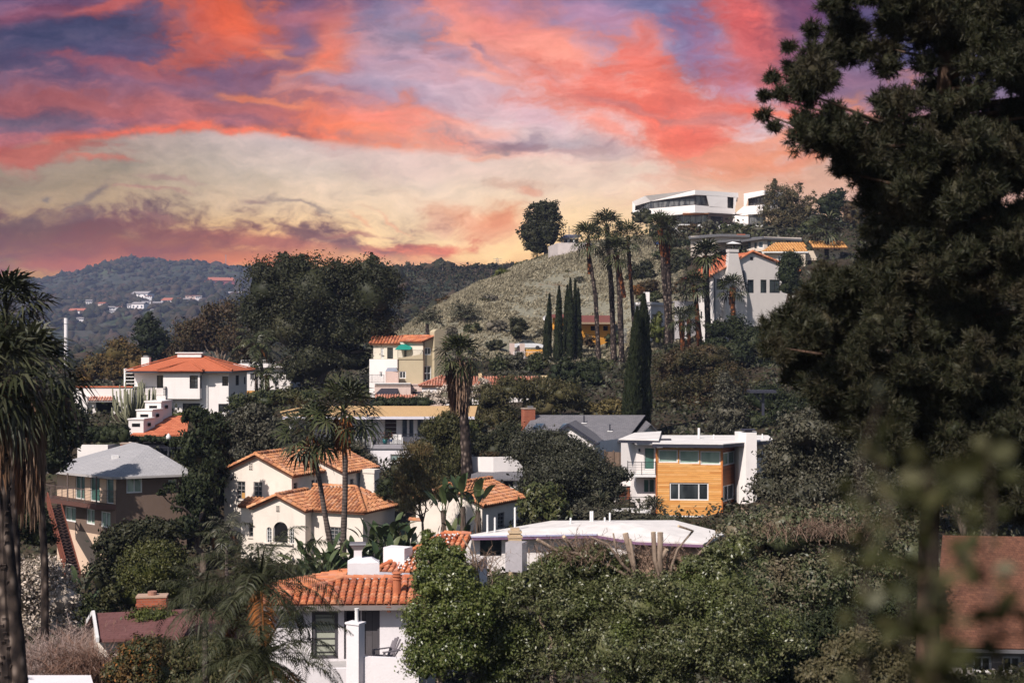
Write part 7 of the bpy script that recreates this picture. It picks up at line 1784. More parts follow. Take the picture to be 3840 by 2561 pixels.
for i, (lb, x, y, rx, ry, d, m) in enumerate((
    ('dark bush beside the left end of the modern villa', 2412, 812, 48, 36, 300, DKG), ('reddish bush under the villa windows', 2590, 862, 44, 26, 298, RUSTY), ('olive bush below the villa terrace', 2660, 852, 38, 32, 297, OLIVE), ('dark bush right of the grassy hilltop', 2480, 870, 60, 34, 296, DKG),
    ('tall plumed bamboo right of the modern villa', 2985, 820, 90, 60, 290, OLIVE), ('dark rounded tree on the ridge right of the bamboo', 3130, 765, 72, 62, 292, CYPR), ('green shrub above the amber roofs', 3060, 850, 60, 40, 280, MIDG), ('dry bush below the villa hedge', 2880, 868, 80, 22, 284, OLIVE), ('dark bush on the ridge at the pine edge', 3210, 800, 60, 60, 285, RUSTY),
    ('dark shrub at the foot of the hilltop tree', 1985, 990, 40, 18, 284, DKG), ('yellow-green shrub on ridge, upper of two', 1948, 1008, 30, 22, 279, LIME), ('yellow-green shrub on ridge, lower and larger', 1885, 1030, 42, 26, 272, LIME), ('low oval bush in the middle of the grass', 1942, 1066, 28, 14, 262, MIDG), ('small dark bush in the upper grass', 2122, 1030, 30, 14, 268, MIDG), ('dark spreading bush above the slim cypresses', 2170, 1062, 30, 22, 262, OLIVE), ('dark round bush at the foot of the grass', 1945, 1232, 48, 42, 222, DKG), ('grey cactus thicket left of the round bush', 1858, 1230, 46, 34, 226, GREYL), ('bush on the lower left hillside', 1775, 1240, 40, 30, 226, MIDG), ('grey prickly patch on the left hillside', 1840, 1125, 40, 20, 246, GREYL), ('green bush on the left hillside', 1815, 1138, 26, 22, 245, MIDG), ('small bush near the lower ridge wall', 1790, 1100, 20, 10, 257, OLIVE), ('dark bush at left foot of hill', 1665, 1130, 40, 20, 252, RUSTY),
    ('dry bush at lower centre of hillside', 2030, 1260, 30, 30, 224, OLIVE), ('dark bush under leftmost tall palm crown', 2198, 940, 24, 18, 288, MIDG), ('grey shrub beside the teal awning house', 1690, 1255, 34, 26, 222, GREYL), ('dark shrub left of the ochre garden wall', 1860, 1300, 44, 26, 214, DKG),
    ('big dark scrub clump on right shoulder of hill', 2395, 1030, 66, 60, 262, DKG), ('brown scrub on right shoulder of hill', 2430, 1100, 66, 50, 250, RUSTY), ('dark scrub behind the twin palms', 2560, 1010, 60, 60, 262, DKG), ('brown scrub right of the twin palms', 2570, 1090, 60, 50, 245, RUSTY), ('green scrub left of the tall white house', 2600, 960, 66, 36, 268, MIDG), ('scrub above the small white house', 2440, 1120, 60, 26, 238, MIDG), ('dark scrub below curved concrete wall', 2500, 950, 60, 24, 275, MIDG), ('orange-tinged scrub below curved concrete wall', 2390, 1090, 30, 24, 246, AUTUMN))):
    tree('hill_bush', lb, 'bush', d, (x, None), blob(x, y, rx, ry, 5, 300 + i), m, .42 if d > 240 else .36, 1900 if rx < 50 else 3200, 400 + i, None, core=.72, group='bushes on the hill')
tree('bamboo_clump', 'tall plumed bamboo against the sky next to the right villa block', 'bamboo', 289, (2920, None), [(2875,790,30,50),(2895,730,26,40),(2905,695,14,22),(2935,760,36,60),(2965,770,30,60),(2985,740,24,44),(3002,705,12,22),(3030,790,26,50),(3052,750,12,30),(2920,830,60,44),(3000,830,50,40)], leafmat('brown_bamboo_leaf', [(.04, .045, .025), (.07, .07, .04), (.11, .10, .06), (.14, .115, .06)], .5, .3), .5, 9000, 440, None, core=.45, sig=.22, droop=.6, asp=.3)
tree('villa_hedge', 'long clipped hedge under the modern villa terrace', 'hedge', 292, (2765, None), [(2720 + 26 * i, 864 + (i % 2) * 2, 22, 20) for i in range(5)], MIDG, .5, 4500, 41, None, core=.9)
tree('dark_hedge', 'dark clipped hedge between bins and beige house', 'hedge', 282, (2550, None), [(2525 + 18 * i, 918, 16, 18) for i in range(4)], CYPR, .45, 2500, 42, None, core=.9)
tree('ivy_hedge', 'dark green clipped hedge on white wall left of garage', 'hedge', 125, (400, None), [(335 + 32 * i, 1632, 26, 34) for i in range(5)], CYPR, .22, 7000, 43, None, core=.92, sig=.1)
tree('ivy_strip', 'dark ivy strip above the black garage door', 'hedge', 126, (580, None), [(478 + 24 * i, 1645 + (i % 3) * 2, 18, 13) for i in range(9)], CYPR, .2, 4500, 44, None, core=.9, sig=.1)
tree('pergola_vine', 'bright green vine on top of wall right of stepped boxes', 'vine', 136, (700, None), [(640 + 30 * i, 1556, 22, 8) for i in range(5)], LIME, .24, 1500, 45, None, sig=.2)
tree('white_vine', 'white flowering vine hanging over the red-tiled garden wall', 'vine', 155, (1640, None), [(1620,1500,60,26),(1680,1490,46,40),(1600,1480,26,14),(1810,1450,30,30),(1790,1480,36,30)], SILVER, .28, 4500, 46, None, core=.6)
tree('wall_hedge', 'black-green hedge below the red-tiled garden wall', 'hedge', 152, (1500, None), [(1425 + 40 * i, 1512, 34, 20) for i in range(5)], CYPR, .28, 5000, 47, None, core=.85)
tree('parapet_plants', 'dry plants in a row on the white curved parapet', 'plant', 122.6, (1830, 1712), [(1800,1702,26,12),(1840,1704,26,10),(1870,1706,20,8)], RUSTY, .2, 1200, 48, None, core=.3)
tree('palm_shade_shrub', 'dark shrubs between the two nearest left palms', 'shrub', 70, (90, None), [(100,1960,80,60),(60,1880,70,60),(150,2010,60,50),(20,2020,60,60)], CYPR, .18, 8000, 49, None)
tree('villa_shrub', 'black-green shrubs at the left foot of the cream villa', 'shrub', 108, (780, None), [(780,2080,46,60),(740,2130,60,50),(800,2010,36,40)], CYPR, .26, 3500, 50, None)
tree('low_palm_shrub', 'low grey-green shrub bank at the foot of the olive tree', 'shrub', 99, (2250, None), [(2180,1930,60,30),(2260,1940,60,30),(2340,1945,50,22),(2120,1950,40,26),(2400,1950,46,18)], OLIVE, .24, 6000, 51, None)
tree('balcony_shrub', 'dry grey shrub left of the white lower storey', 'shrub', 137, (1350, None), [(1350,1690,34,40),(1380,1740,36,40),(1340,1750,30,40),(1420,1790,46,30)], GREYL, .26, 4500, 52, None, core=.5, asp=.25)
tree('yucca_bush', 'dark spiky bush between tapered chimney and weeping tree', 'shrub', 104, (1450, None), [(1452,1810,36,30),(1450,1850,40,36)], CYPR, .5, 900, 53, None, core=.5, asp=.14)
tree('bank_shrub', 'dark shrub bank under the gravel roof house', 'shrub', 124, (1250, None), [(1180,1700,70,50),(1260,1690,70,50),(1120,1660,60,60),(1330,1720,50,40),(1500,1760,60,40)], DKG, .28, 7000, 54, None)
tree('wisteria', 'leafy shrub in front of the gravel roof right end', 'shrub', 136, (1740, None), [(1700,1590,50,26),(1745,1620,46,50),(1660,1570,30,12)], LIME, .3, 3500, 55, None)

# ------------------------------------------------------------------ undergrowth: the uncountable scrub between things
def undergrowth():
    r = np.random.RandomState(77)
    N = 15000
    d = np.exp(r.uniform(math.log(38), math.log(330), N)); s = r.uniform(-.46, .46, N); x = s * d; px = s * F + CX
    keep = ~((d > 212) & (x > -24) & (x < 27))
    keep &= ~((d > 108) & (d < 150) & (px > 2900) & (r.rand(N) < .3))
    x, d = x[keep], d[keep]; z = gz(x, d); n = len(x); m = 14
    sz = (.35 + .012 * d * r.uniform(.4, 1.0, n)) * r.uniform(.6, 1.2, n)
    off = r.randn(n, m, 3) * sz[:, None, None] * np.array([.6, .6, .32]); off[..., 2] = np.abs(off[..., 2])
    C = (np.stack([x, d, z], -1)[:, None] + off).reshape(-1, 3)
    nr = unit(off.reshape(-1, 3) + r.randn(n * m, 3) * .5 + [0, 0, .3]); T = unit(np.cross(nr, r.randn(n * m, 3))); B = np.cross(nr, T)
    L = np.repeat(.12 + .0022 * d, m) * r.uniform(.8, 1.5, n * m)
    V, Q = leafquads(C, T, B, L, L * .5)
    sp = np.repeat(r.randint(0, 3, n), m)
    for k, (mt, nm) in enumerate(((DKG, 'dark'), (MIDG, 'mid'), (OLIVE, 'dry'))):
        q = Q[sp == k]; idx = q.ravel(); v = V[idx]
        o = npmesh('undergrowth', v, np.arange(len(v)).reshape(-1, 4), mt); settags(o, '%s scrub undergrowth covering the slopes between houses' % {'dark': 'dark green', 'mid': 'mid green', 'dry': 'greyish green'}[nm], 'undergrowth', None, 'stuff')
undergrowth()
def grass():
    r = np.random.RandomState(78); N = 46000
    d = r.uniform(206, 300, N); px = r.uniform(1430, 2560, N); x = (px - CX) / F * d
    z = gz(x, d)
    dens = _samp(_TN2, x * 2.2 + 11, d * 2.2)
    k = dens + r.randn(N) * .6 > -.5
    x, d, z = x[k], d[k], z[k]; n = len(x); m = 5
    h = r.uniform(.2, .5, n) * (1 + .25 * np.clip(dens[k], -1, 2))
    az = r.uniform(0, 2 * math.pi, (n, m)); sp = r.uniform(.15, .5, (n, m)) * h[:, None] * 1.6
    base = np.stack([x, d, z - .05], -1)[:, None] + np.stack([np.cos(az), np.sin(az), az * 0], -1) * .12
    tip = base + np.stack([np.cos(az) * sp + .12, np.sin(az) * sp, np.repeat(h[:, None], m, 1)], -1)
    wv = np.stack([-np.sin(az), np.cos(az), az * 0], -1) * (.14 * h[:, None, None] + .05)
    V = np.stack([base - wv, base + wv, tip], 2).reshape(-1, 3); Fs = np.arange(len(V)).reshape(-1, 3)
    mt = leafmat('dry_grass_blade', [(.23, .235, .18), (.32, .325, .26), (.43, .43, .35), (.53, .54, .43)], .8, .15, .12, patch=(.25, .25, .19))
    o = npmesh('dry_grass', V, Fs, mt); settags(o, 'pale dry grass tufts covering the hill', 'grass', None, 'stuff')
grass()
# ------------------------------------------------------------------ palms
PALMD = leafmat('dark_palm_leaf', [(.020, .027, .012), (.032, .041, .02), (.048, .060, .034), (.08, .092, .06)], .5, .3)
def fan_palm(label, d, path, r0, r1, pl, fr, n, seed, bm=None, skirt=None, seg=11, bmat=None, sn=60, hg=0, low=-.75, mat=None, group=None, name='fan_palm', skmat=None, boots=None):
    """path: bearings of the trunk from foot to crown"""
    r = np.random.RandomState(seed)
    pts = [P(x, y, d + i * .0) for i, (x, y) in enumerate(path)]
    g = float(gz(pts[0].x, pts[0].y)); base = Vector((pts[0].x, pts[0].y, min(g, pts[0].z) - .0))
    root = thing(name, label, 'palm tree', base, group)
    if g < pts[0].z: pts = [base - Vector((0, 0, .5))] + pts
    mb = MB(); top = pts[-1]
    tapered_trunk(mb, pts, r0, r1, 9, .06); mb.build('trunk', bm or BKR, root, smooth=True)
    V, Q = palm_crown(r, n, pl, fr, seg, low=low, hg=hg)
    o = top - base
    npmesh('crown', V + np.array(o), Q, mat or PALML, root)
    if boots:
        h, rad = boots; m = MB(); r_ = np.random.RandomState(seed + 1); dn = (pts[-2] - top).normalized()
        tapered_trunk(m, [top + dn * h, top + dn * h * .5, top], rad * 1.12, rad * 1.18, 9, .08)
        for i in range(int(h * 26)):
            t = r_.rand() * h; a = r_.uniform(0, 6.28); c = top + dn * t; e = Vector((math.cos(a), math.sin(a), 0))
            q = c + e * rad * .75; m.bar(q, q + e * rad * .55 + Vector((0, 0, .22)), .1, .05)
        m.build('leaf_bases', bmat or BKO, root)
    if skirt:
        h, rad = skirt; V, Q = palm_skirt(r, h, rad, int(sn * h)); npmesh('skirt', V + np.array(o), Q, skmat or DEAD, root)
    return root
# two tall palms in front of the cream villa
fan_palm('tall fan palm leaning left in front of the cream villa roof', 91, [(1254, 2160), (1243, 2060), (1217, 1921), (1203, 1830), (1186, 1740), (1172, 1680), (1163, 1628)], .21, .15, 1.45, 1.35, 34, 1, BKR, (2.6, .55), 13, skmat=DEADO)
fan_palm('straight tall fan palm right of the leaning one before the cream villa', 90, [(1285, 2160), (1288, 2000), (1294, 1850), (1294, 1730), (1290, 1640), (1288, 1545)], .24, .17, 1.5, 1.4, 36, 2, BKR, (2.7, .75), 13, skmat=DEADO)
fan_palm('stout fan palm with long shaggy grey skirt beside the tan house', 121, [(1752, 1800), (1748, 1700), (1742, 1600), (1736, 1500), (1724, 1400), (1722, 1335)], .52, .36, 1.3, 1.4, 38, 3, BKD, (4.6, 1.15), 13, skmat=DEAD, sn=170)
TP = 'tall palms lined up before the grassy hill'
for i, (lb, d, path, rr, fr, bt) in enumerate((
    ('leftmost tall palm before the hill, gently curved trunk', 200, [(2249, 1430), (2245, 1340), (2233, 1108), (2218, 1010), (2208, 945), (2206, 895)], (.42, .24), 1.35, 5.0),
    ('tallest crown second from left with trunk hidden behind neighbour', 206, [(2304, 1400), (2300, 1280), (2294, 1100), (2286, 986), (2279, 920), (2276, 850)], (.5, .3), 1.4, 1.5),
    ('lower-crowned palm third from left with orange upper trunk', 201, [(2331, 1490), (2331, 1312), (2324, 1110), (2315, 986), (2308, 948)], (.5, .34), 1.3, 6.5),
    ('slender palm fourth from left with thin straight trunk', 203, [(2386, 1420), (2378, 1240), (2368, 1080), (2359, 960), (2355, 892)], (.36, .22), 1.35, 6),
    ('fifth tall palm, left of the twin trunks, orange shaft', 199, [(2506, 1345), (2502, 1200), (2490, 1040), (2482, 920), (2475, 858)], (.42, .32), 1.15, 4.0),
    ('right trunk of the twin palms before the villa', 202, [(2515, 1360), (2512, 1231), (2506, 1050), (2503, 940), (2505, 872)], (.55, .34), 1.15, 4.5))):
    fan_palm(lb, d, path, rr[0], rr[1], 1.6, fr * 1.3, 30, 20 + i, BKD, (1.0, .45), 13, boots=(bt, rr[1]), group=TP)
for i, (lb, d, path, rr, fr, n) in enumerate((
    ('big palm with spreading crown left of the tall white chimney', 192, [(2658, 1330), (2655, 1212), (2648, 1040), (2647, 960)], (.5, .38), 1.9, 34),
    ('drooping palm just left of the tall white house annex', 190, [(2626, 1320), (2620, 1240), (2610, 1130), (2604, 1072)], (.46, .34), 1.5, 30),
    ('palm standing against the tall white house wall', 186, [(2756, 1250), (2750, 1180), (2746, 1120), (2748, 1082)], (.42, .34), 1.35, 26),
    ('short palm in front of the small white house', 184, [(2560, 1320), (2558, 1260), (2555, 1200)], (.38, .3), 1.2, 26),
    ('shortest palm right of the short palm before the white annex', 187, [(2584, 1300), (2584, 1250), (2583, 1195)], (.24, .2), 1.0, 20))):
    fan_palm(lb, d, path, rr[0], rr[1], 1.3, fr, n, 40 + i, BKO if i != 0 else BKD, (1.2, .5), 11, boots=(2.2, rr[1]), group='palms around the tall white house')
fan_palm('wide fan palm rising behind the amber roofs', 246, [(3100, 905), (3098, 880), (3098, 862)], .4, .35, 2.0, 2.3, 26, 50, BKD)
fan_palm('small fan palm in front of the cedar house corner', 108, [(2450, 1960), (2450, 1935), (2450, 1912)], .2, .18, .7, .75, 26, 51, BKD, mat=PALMG)
fan_palm('low grey fan palm left of the cedar house terrace', 105, [(2250, 1960), (2250, 1920), (2250, 1900)], .16, .14, .7, .8, 20, 52, BKD, mat=PALMG)
fan_palm('small fan palm by the ridge fence below the hilltop tree', 284, [(2014, 975), (2014, 962), (2014, 958)], .2, .16, .7, .9, 18, 53, BKD)
# near left palms
fan_palm('nearest shaggy palm at the left edge with thick rough trunk', 41, [(78, 2700), (74, 2561), (62, 2400), (48, 2260), (34, 2120), (22, 1990), (8, 1820), (-4, 1640), (-12, 1500), (-16, 1400)], .25, .19, 1.0, 1.05, 44, 60, BKD, (3.8, .5), 15, low=-1.1, hg=.22, skmat=DEADB, mat=PALMD, boots=(9.5, .21), bmat=BKD, sn=90)
fan_palm('second shaggy palm from the left with pale hanging skirt', 52, [(168, 2130), (164, 2040), (158, 1960), (152, 1850), (142, 1720), (132, 1600), (120, 1480), (112, 1400)], .15, .13, 1.3, 1.3, 46, 61, BKD, (5.2, .62), 15, low=-1.1, hg=.25, mat=PALMD, sn=220)
fan_palm('palm crown behind the left pair, highest at the left edge', 58, [(60, 2100), (50, 1900), (40, 1600), (28, 1300), (20, 1180)], .2, .18, 1.2, 1.2, 50, 62, BKD, (2.0, .5), 15, low=-1.0, hg=.22, mat=PALMD)
# feather palms
def feather_palm(label, d, path, r0, r1, L, n, seed, mat=None, ll=.5, wid=.03, nl=26, lo=-.5, hi=1.35, curve=1.5, dead=0, name='feather_palm', bm=None, bush=.6, shaft=None):
    r = np.random.RandomState(seed); pts = [P(x, y, d) for x, y in path]; g = float(gz(pts[0].x, pts[0].y)); base = Vector((pts[0].x, pts[0].y, min(g, pts[0].z)))
    root = thing(name, label, 'palm tree', base)
    if g < pts[0].z: pts = [base] + pts
    mb = MB(); tapered_trunk(mb, pts, r0, r1, 8, .03); mb.build('trunk', bm or BKR, root); o = pts[-1] - base
    V, Q = feather_crown(r, n, L, ll=ll, wid=wid, nl=nl, lo=lo, hi=hi, curve=curve, bush=bush); npmesh('crown', V + np.array(o), Q, mat or PALMG, root)
    if dead:
        V, Q = feather_crown(r, dead, L * .8, ll=ll, wid=wid, nl=nl, lo=-.6, hi=-.2, curve=1.4, bush=bush); npmesh('dead_fronds', V + np.array(o), Q, DEADO, root)
    if shaft: m = MB(); t = pts[-1]; m.tube([t - Vector((0, 0, shaft)), t - Vector((0, 0, shaft * .5)), t], [r1 * 1.2, r1 * 1.5, r1 * .8], 8); m.build('crownshaft', plain('green_shaft', (.14, .17, .07), .4), root)
    return root
feather_palm('large feather palm in front of the patio house, upper plume', 36, [(985, 2700), (980, 2400), (976, 2250), (976, 2190)], .09, .07, 2.7, 26, 70, PALMD, ll=.46, wid=.016, nl=50, curve=1.75, dead=3, lo=-.5, bush=.25)
feather_palm('lower feather palm with browning tips at the bottom beside the patio', 35, [(1000, 2750), (990, 2600), (985, 2470)], .10, .09, 2.8, 28, 71, PALMD, ll=.48, wid=.016, nl=50, curve=2.0, dead=6, lo=-.5, bush=.25)
feather_palm('feathery palm left of the lower feather palms above shingle roof', 40, [(780, 2700), (770, 2500), (768, 2260)], .09, .08, 2.2, 24, 72, PALMD, bush=.25, ll=.4, wid=.013, nl=36, curve=2.0, lo=-.6)
feather_palm('king palm with golden frond beside the cream villa left corner', 98, [(850, 2180), (851, 2050), (852, 1990)], .13, .11, 2.3, 13, 73, PALMG, ll=.62, wid=.04, nl=24, curve=1.9, dead=2, shaft=1.0)
feather_palm('left king palm with pale trunk before flat-roofed white house', 158, [(962, 1475), (960, 1400), (958, 1330), (957, 1290)], .2, .16, 3.4, 13, 74, PALML, ll=.9, wid=.07, nl=22, curve=1.9, dead=2, shaft=1.4)
feather_palm('right king palm with pale trunk before flat-roofed white house', 159, [(984, 1478), (982, 1400), (980, 1350), (978, 1318)], .2, .16, 3.2, 13, 75, PALMG, ll=.9, wid=.07, nl=22, curve=2.0, dead=2, shaft=1.4)
feather_palm('shaggy short palm right of the pale king palm trunks', 157, [(1004, 1480), (1002, 1440), (1000, 1405)], .3, .26, 2.4, 14, 76, PALML, ll=.8, wid=.07, nl=18, curve=2.2, bm=BKO)
feather_palm('plume palm on the left of the grassy hillside', 232, [(1742, 1225), (1742, 1195), (1742, 1185)], .3, .26, 3.2, 22, 77, PALMG, ll=1.0, wid=.07, nl=20, curve=.9, lo=.1)
feather_palm('plume palm behind the tan house chimney', 214, [(1602, 1250), (1602, 1215), (1602, 1200)], .3, .26, 3.0, 20, 78, PALMG, ll=1.0, wid=.07, nl=20, curve=1.1, lo=.0)
# ------------------------------------------------------------------ italian cypresses
def cypress(label, d, foot, tip, wpx, seed, n, L, group=None, mat=None, loc_ok=True):
    r = np.random.RandomState(seed); fx, fy = foot; tx, ty = tip
    b = P(fx, fy, d); t = P(tx, ty, d); H = t.z - b.z; R = wpx / 2 / F * d
    root = thing('cypress', label, 'cypress', b, group)
    k = r.rand(n) ** .9; prof = np.interp(k, [0, .06, .3, .6, .85, 1], [.7, .95, 1, .82, .45, .03])
    prof = prof * (1 + .12 * np.sin(k * 23 + seed) * r.rand(n) + .06 * r.randn(n))
    a = r.uniform(0, 2 * math.pi, n); lump = 1 + .1 * np.sin(a * 3 + k * 9 + seed)
    C = np.stack([np.cos(a) * R * prof * lump + (t.x - b.x) * k, np.sin(a) * R * prof * lump, k * H], -1)
    out = np.stack([np.cos(a), np.sin(a), a * 0], -1)
    T = unit(np.stack([np.cos(a) * .35, np.sin(a) * .35, np.ones(n)], -1) + r.randn(n, 3) * .22); B = unit(np.cross(T, out + r.randn(n, 3) * .5))
    LL = L * r.uniform(.7, 1.5, n); V, Q = leafquads(C, T, B, LL, LL * .3)
    m = 10; ks = np.linspace(0, 1, 14); pr = np.interp(ks, [0, .06, .3, .6, .85, 1], [.6, .85, .9, .72, .38, .0])
    cv = []
    for kk, p in zip(ks, pr):
        for j in range(m): q = 2 * math.pi * j / m; w = 1 + .1 * r.randn(); cv.append((math.cos(q) * R * p * w + (t.x - b.x) * kk, math.sin(q) * R * p * w, kk * H))
    cf = np.array([(i * m + j, i * m + (j + 1) % m, (i + 1) * m + (j + 1) % m, (i + 1) * m + j) for i in range(13) for j in range(m)]) + len(V)
    npmesh('crown', np.concatenate([V, np.array(cv)]), [Q, cf], mat or CYPR, root)
    mb = MB(); g = float(gz(b.x, b.y)); mb.tube([Vector((b.x, b.y, min(g, b.z) - .5)), b + Vector((0, 0, H * .5))], [R * .25, R * .1], 7); mb.build('trunk', BK, root)
CG = 'slim cypresses beside the orange house'
for i, (lb, d, f, t, w, s) in enumerate((('leftmost slim cypress, shorter, at the hill foot', 211, (2052, 1405), (2061, 1104), 26, 1), ('second slim cypress from left, standing apart', 209, (2092, 1400), (2097, 1074), 31, 2), ('third slim cypress from left, half hidden behind the tallest', 212, (2118, 1370), (2128, 1072), 24, 3), ('tallest slim cypress, in the middle of the row', 208, (2140, 1372), (2139, 1046), 27, 4), ('thin cypress right behind the tallest', 213, (2158, 1365), (2157, 1052), 20, 5), ('rightmost slim cypress of the row', 209, (2168, 1372), (2168, 1084), 27, 6), ('short cypress at the left foot of the row', 214, (2046, 1400), (2048, 1190), 22, 9))):
    cypress(lb, d, f, t, w, s, 2600, .5, CG)
cypress('big right cypress of the joined pair, tallest', 146, (2396, 1668), (2415, 1104), 74, 7, 12000, .42, 'joined pair of big cypresses')
cypress('big left cypress of the joined pair, lower tip', 144.5, (2366, 1668), (2390, 1156), 66, 8, 11000, .42, 'joined pair of big cypresses')
# ------------------------------------------------------------------ paddle-leaved plants
def paddles(label, d, x, ybase, ytop, n, ll, seed, stem=0, spread=.5, name='bird_of_paradise', group=None):
    r = np.random.RandomState(seed); b = XY(x, d); zb = ZP(ybase, d); g = float(gz(b.x, b.y)); zb = min(zb, g + .3) if not stem else g; H = ZP(ytop, d) - zb
    root = thing(name, label, 'plant', (b.x, b.y, zb), group); ps = []
    st = H - ll * 2.0 if stem else 0
    for i in range(n):
        az = i * 2.4 + r.uniform(-.3, .3); el = r.uniform(.75, 1.5) if stem else r.uniform(.55, 1.5)
        o = np.array([r.uniform(-spread, spread) * .4, r.uniform(-spread, spread) * .4, max(0, st) + r.uniform(-.3, .2)]) if stem else np.array([r.uniform(-spread, spread), r.uniform(-spread, spread), max(0, H - ll * 1.5) * r.uniform(.25, 1)])
        ps.append(paddle(r, o, az, el, ll * r.uniform(.5, .9), ll * r.uniform(.85, 1.15), ll * .17))
    V, Q = join(ps); npmesh('leaves', V, Q, BANL, root)
    if stem:
        mb = MB(); mb.tube([ORG[root] - Vector((0, 0, .4)), ORG[root] + Vector((.1, 0, st * .5)), ORG[root] + Vector((0, 0, st + .2))], [.2, .15, .17], 8); mb.build('stem', BK, root)
        V, Q = palm_skirt(r, max(st * .8, .5), .4, 40, top=st); npmesh('dead_leaves', V, Q, DEAD, root)
BP = 'bird of paradise plants around the villa'
for i, (lb, x, yb, yt, d) in enumerate((('paddle-leaf plant just left of the leaning palm trunk', 1175, 2140, 1995, 86), ('low paddle-leaf plant between the two tall palm trunks', 1262, 2150, 2010, 85), ('paddle-leaf plant behind the stone chimney cap', 1340, 2140, 2000, 86), ('tall paddle-leaf clump left under the hip tile roof', 1405, 2130, 1925, 88), ('dense paddle-leaf clump below the roof corner', 1462, 2130, 1905, 87), ('right paddle-leaf clump beside garden wall', 1520, 2130, 1935, 88), ('small paddle-leaf plant behind square chimney', 1560, 2140, 2030, 84), ('paddle-leaf plant below the villa window', 1215, 2150, 2050, 83), ('front paddle-leaf plant left of square chimney', 1430, 2150, 2010, 82))):
    paddles(lb, d, x, yb, yt, 34, 1.2, 80 + i, spread=.75, group=BP)
for i, (lb, x, yt, d) in enumerate((('tall stemmed paddle plant leftmost by tile cottage', 1662, 1770, 93), ('tall stemmed paddle plant in front of the cottage ridge', 1735, 1755, 92), ('tall stemmed paddle plant nearest the brown tile slope', 1792, 1768, 92))):
    paddles(lb, d, x, 2000, yt, 15, 1.35, 95 + i, stem=1)
paddles('short stemless paddle plant at foot of the tall ones', 92, 1722, 2000, 1900, 12, 1.3, 98)
paddles('yellowing banana plant at the foot of timber stairs', 78, 290, 2190, 2095, 9, 1.1, 99, name='banana_plant')
# ------------------------------------------------------------------ candelabra cactus
def cactus():
    r = np.random.RandomState(5); b = P(505, 1610, 139); root = thing('cactus', 'pale green candelabra cactus in front of white low wing', 'cactus', b); mb = MB()
    for i in range(62):
        x = r.uniform(-2.1, 2.1); y = r.uniform(-.8, .8); z0 = r.uniform(.2, 2.2); h = r.uniform(1.6, 3.3) * (1 - abs(x) * .12)
        p0 = b + Vector((x * .25, y * .3, z0 * .5)); p1 = b + Vector((x * .8, y, z0 + .3)); p2 = b + Vector((x, y, z0 + .9)); p3 = b + Vector((x * 1.03, y, z0 + .6 + h * .75)); mb.tube([p0, p1, p2, p3], [.06, .075, .08, .06], 6)
    mb.build('stems', plain('cactus_skin', (.19, .185, .115), .6, .3, 0, .3, 2), root, smooth=True)
cactus()
# ------------------------------------------------------------------ bare shrub: thin arching twigs
def bare_shrub(label, d, x, y, w, h, seed, n=420, mat=None):
    r = np.random.RandomState(seed); b = P(x, y, d); g = float(gz(b.x, b.y)); root = thing('bare_shrub', label, 'shrub', (b.x, b.y, g)); V = []; Q = []
    R = w / F * d; H = h / F * d; z0 = b.z - g
    for i in range(n):
        az = r.uniform(0, 6.283); q = r.rand() ** .5; p = np.array([r.normal() * R * .35, r.normal() * R * .3, z0 - H * .4 * r.rand()]); v = np.array([math.cos(az) * .8, math.sin(az) * .8, 1.1])
        l = H * r.uniform(.5, 1.1); k = 6; w_ = .010
        for j in range(k):
            q_ = p + v * l / k; s = np.array([w_, 0, 0]); i0 = len(V); V += [p - s, p + s, q_ + s * .8, q_ - s * .8]; Q.append((i0, i0 + 1, i0 + 2, i0 + 3))
            for b_ in range(2):
                e = q_ + unit(v + r.randn(3) * .9) * l * r.uniform(.12, .3); i0 = len(V); V += [q_ - s * .6, q_ + s * .6, e + s * .3, e - s * .3]; Q.append((i0, i0 + 1, i0 + 2, i0 + 3))
            p = q_; v = unit(v + np.array([math.cos(az) * .22, math.sin(az) * .22, -.14]) + r.randn(3) * .16) * 1.2
    npmesh('twigs', np.array(V), np.array(Q), mat or TWIG, root)
bare_shrub('leafless pinkish shrub left at bottom beside the near palm trunk', 50, 200, 2500, 150, 170, 1, 520)
bare_shrub('leafless reddish-brown shrub in front of the shingle roof gable', 49, 360, 2520, 140, 190, 2, 560, leafmat('red_twig', [(.16, .085, .065), (.22, .14, .11), (.28, .21, .19), (.11, .06, .045), (.30, .25, .24)], .8, .15))
bare_shrub('small leafless shrub left of shingle roof', 53, 300, 2400, 110, 90, 3, 300)
TW2 = leafmat('brown_twig', [(.12, .085, .07), (.19, .14, .12), (.28, .23, .20), (.08, .06, .045)], .8, .15)
bare_shrub('thin brown twigs tangled in front of white roof, left group', 43, 2170, 2080, 190, 110, 4, 170, TW2)
bare_shrub('thin brown twigs around the upright sawn limbs', 43, 2480, 2110, 170, 110, 5, 150, TW2)
bare_shrub('dry twigs on top of the pruned bush', 52, 3060, 1990, 260, 90, 6, 330, TW2)
bare_shrub('pale twigs on the left near tree', 43, 1790, 2120, 90, 100, 7, 60, TW2)
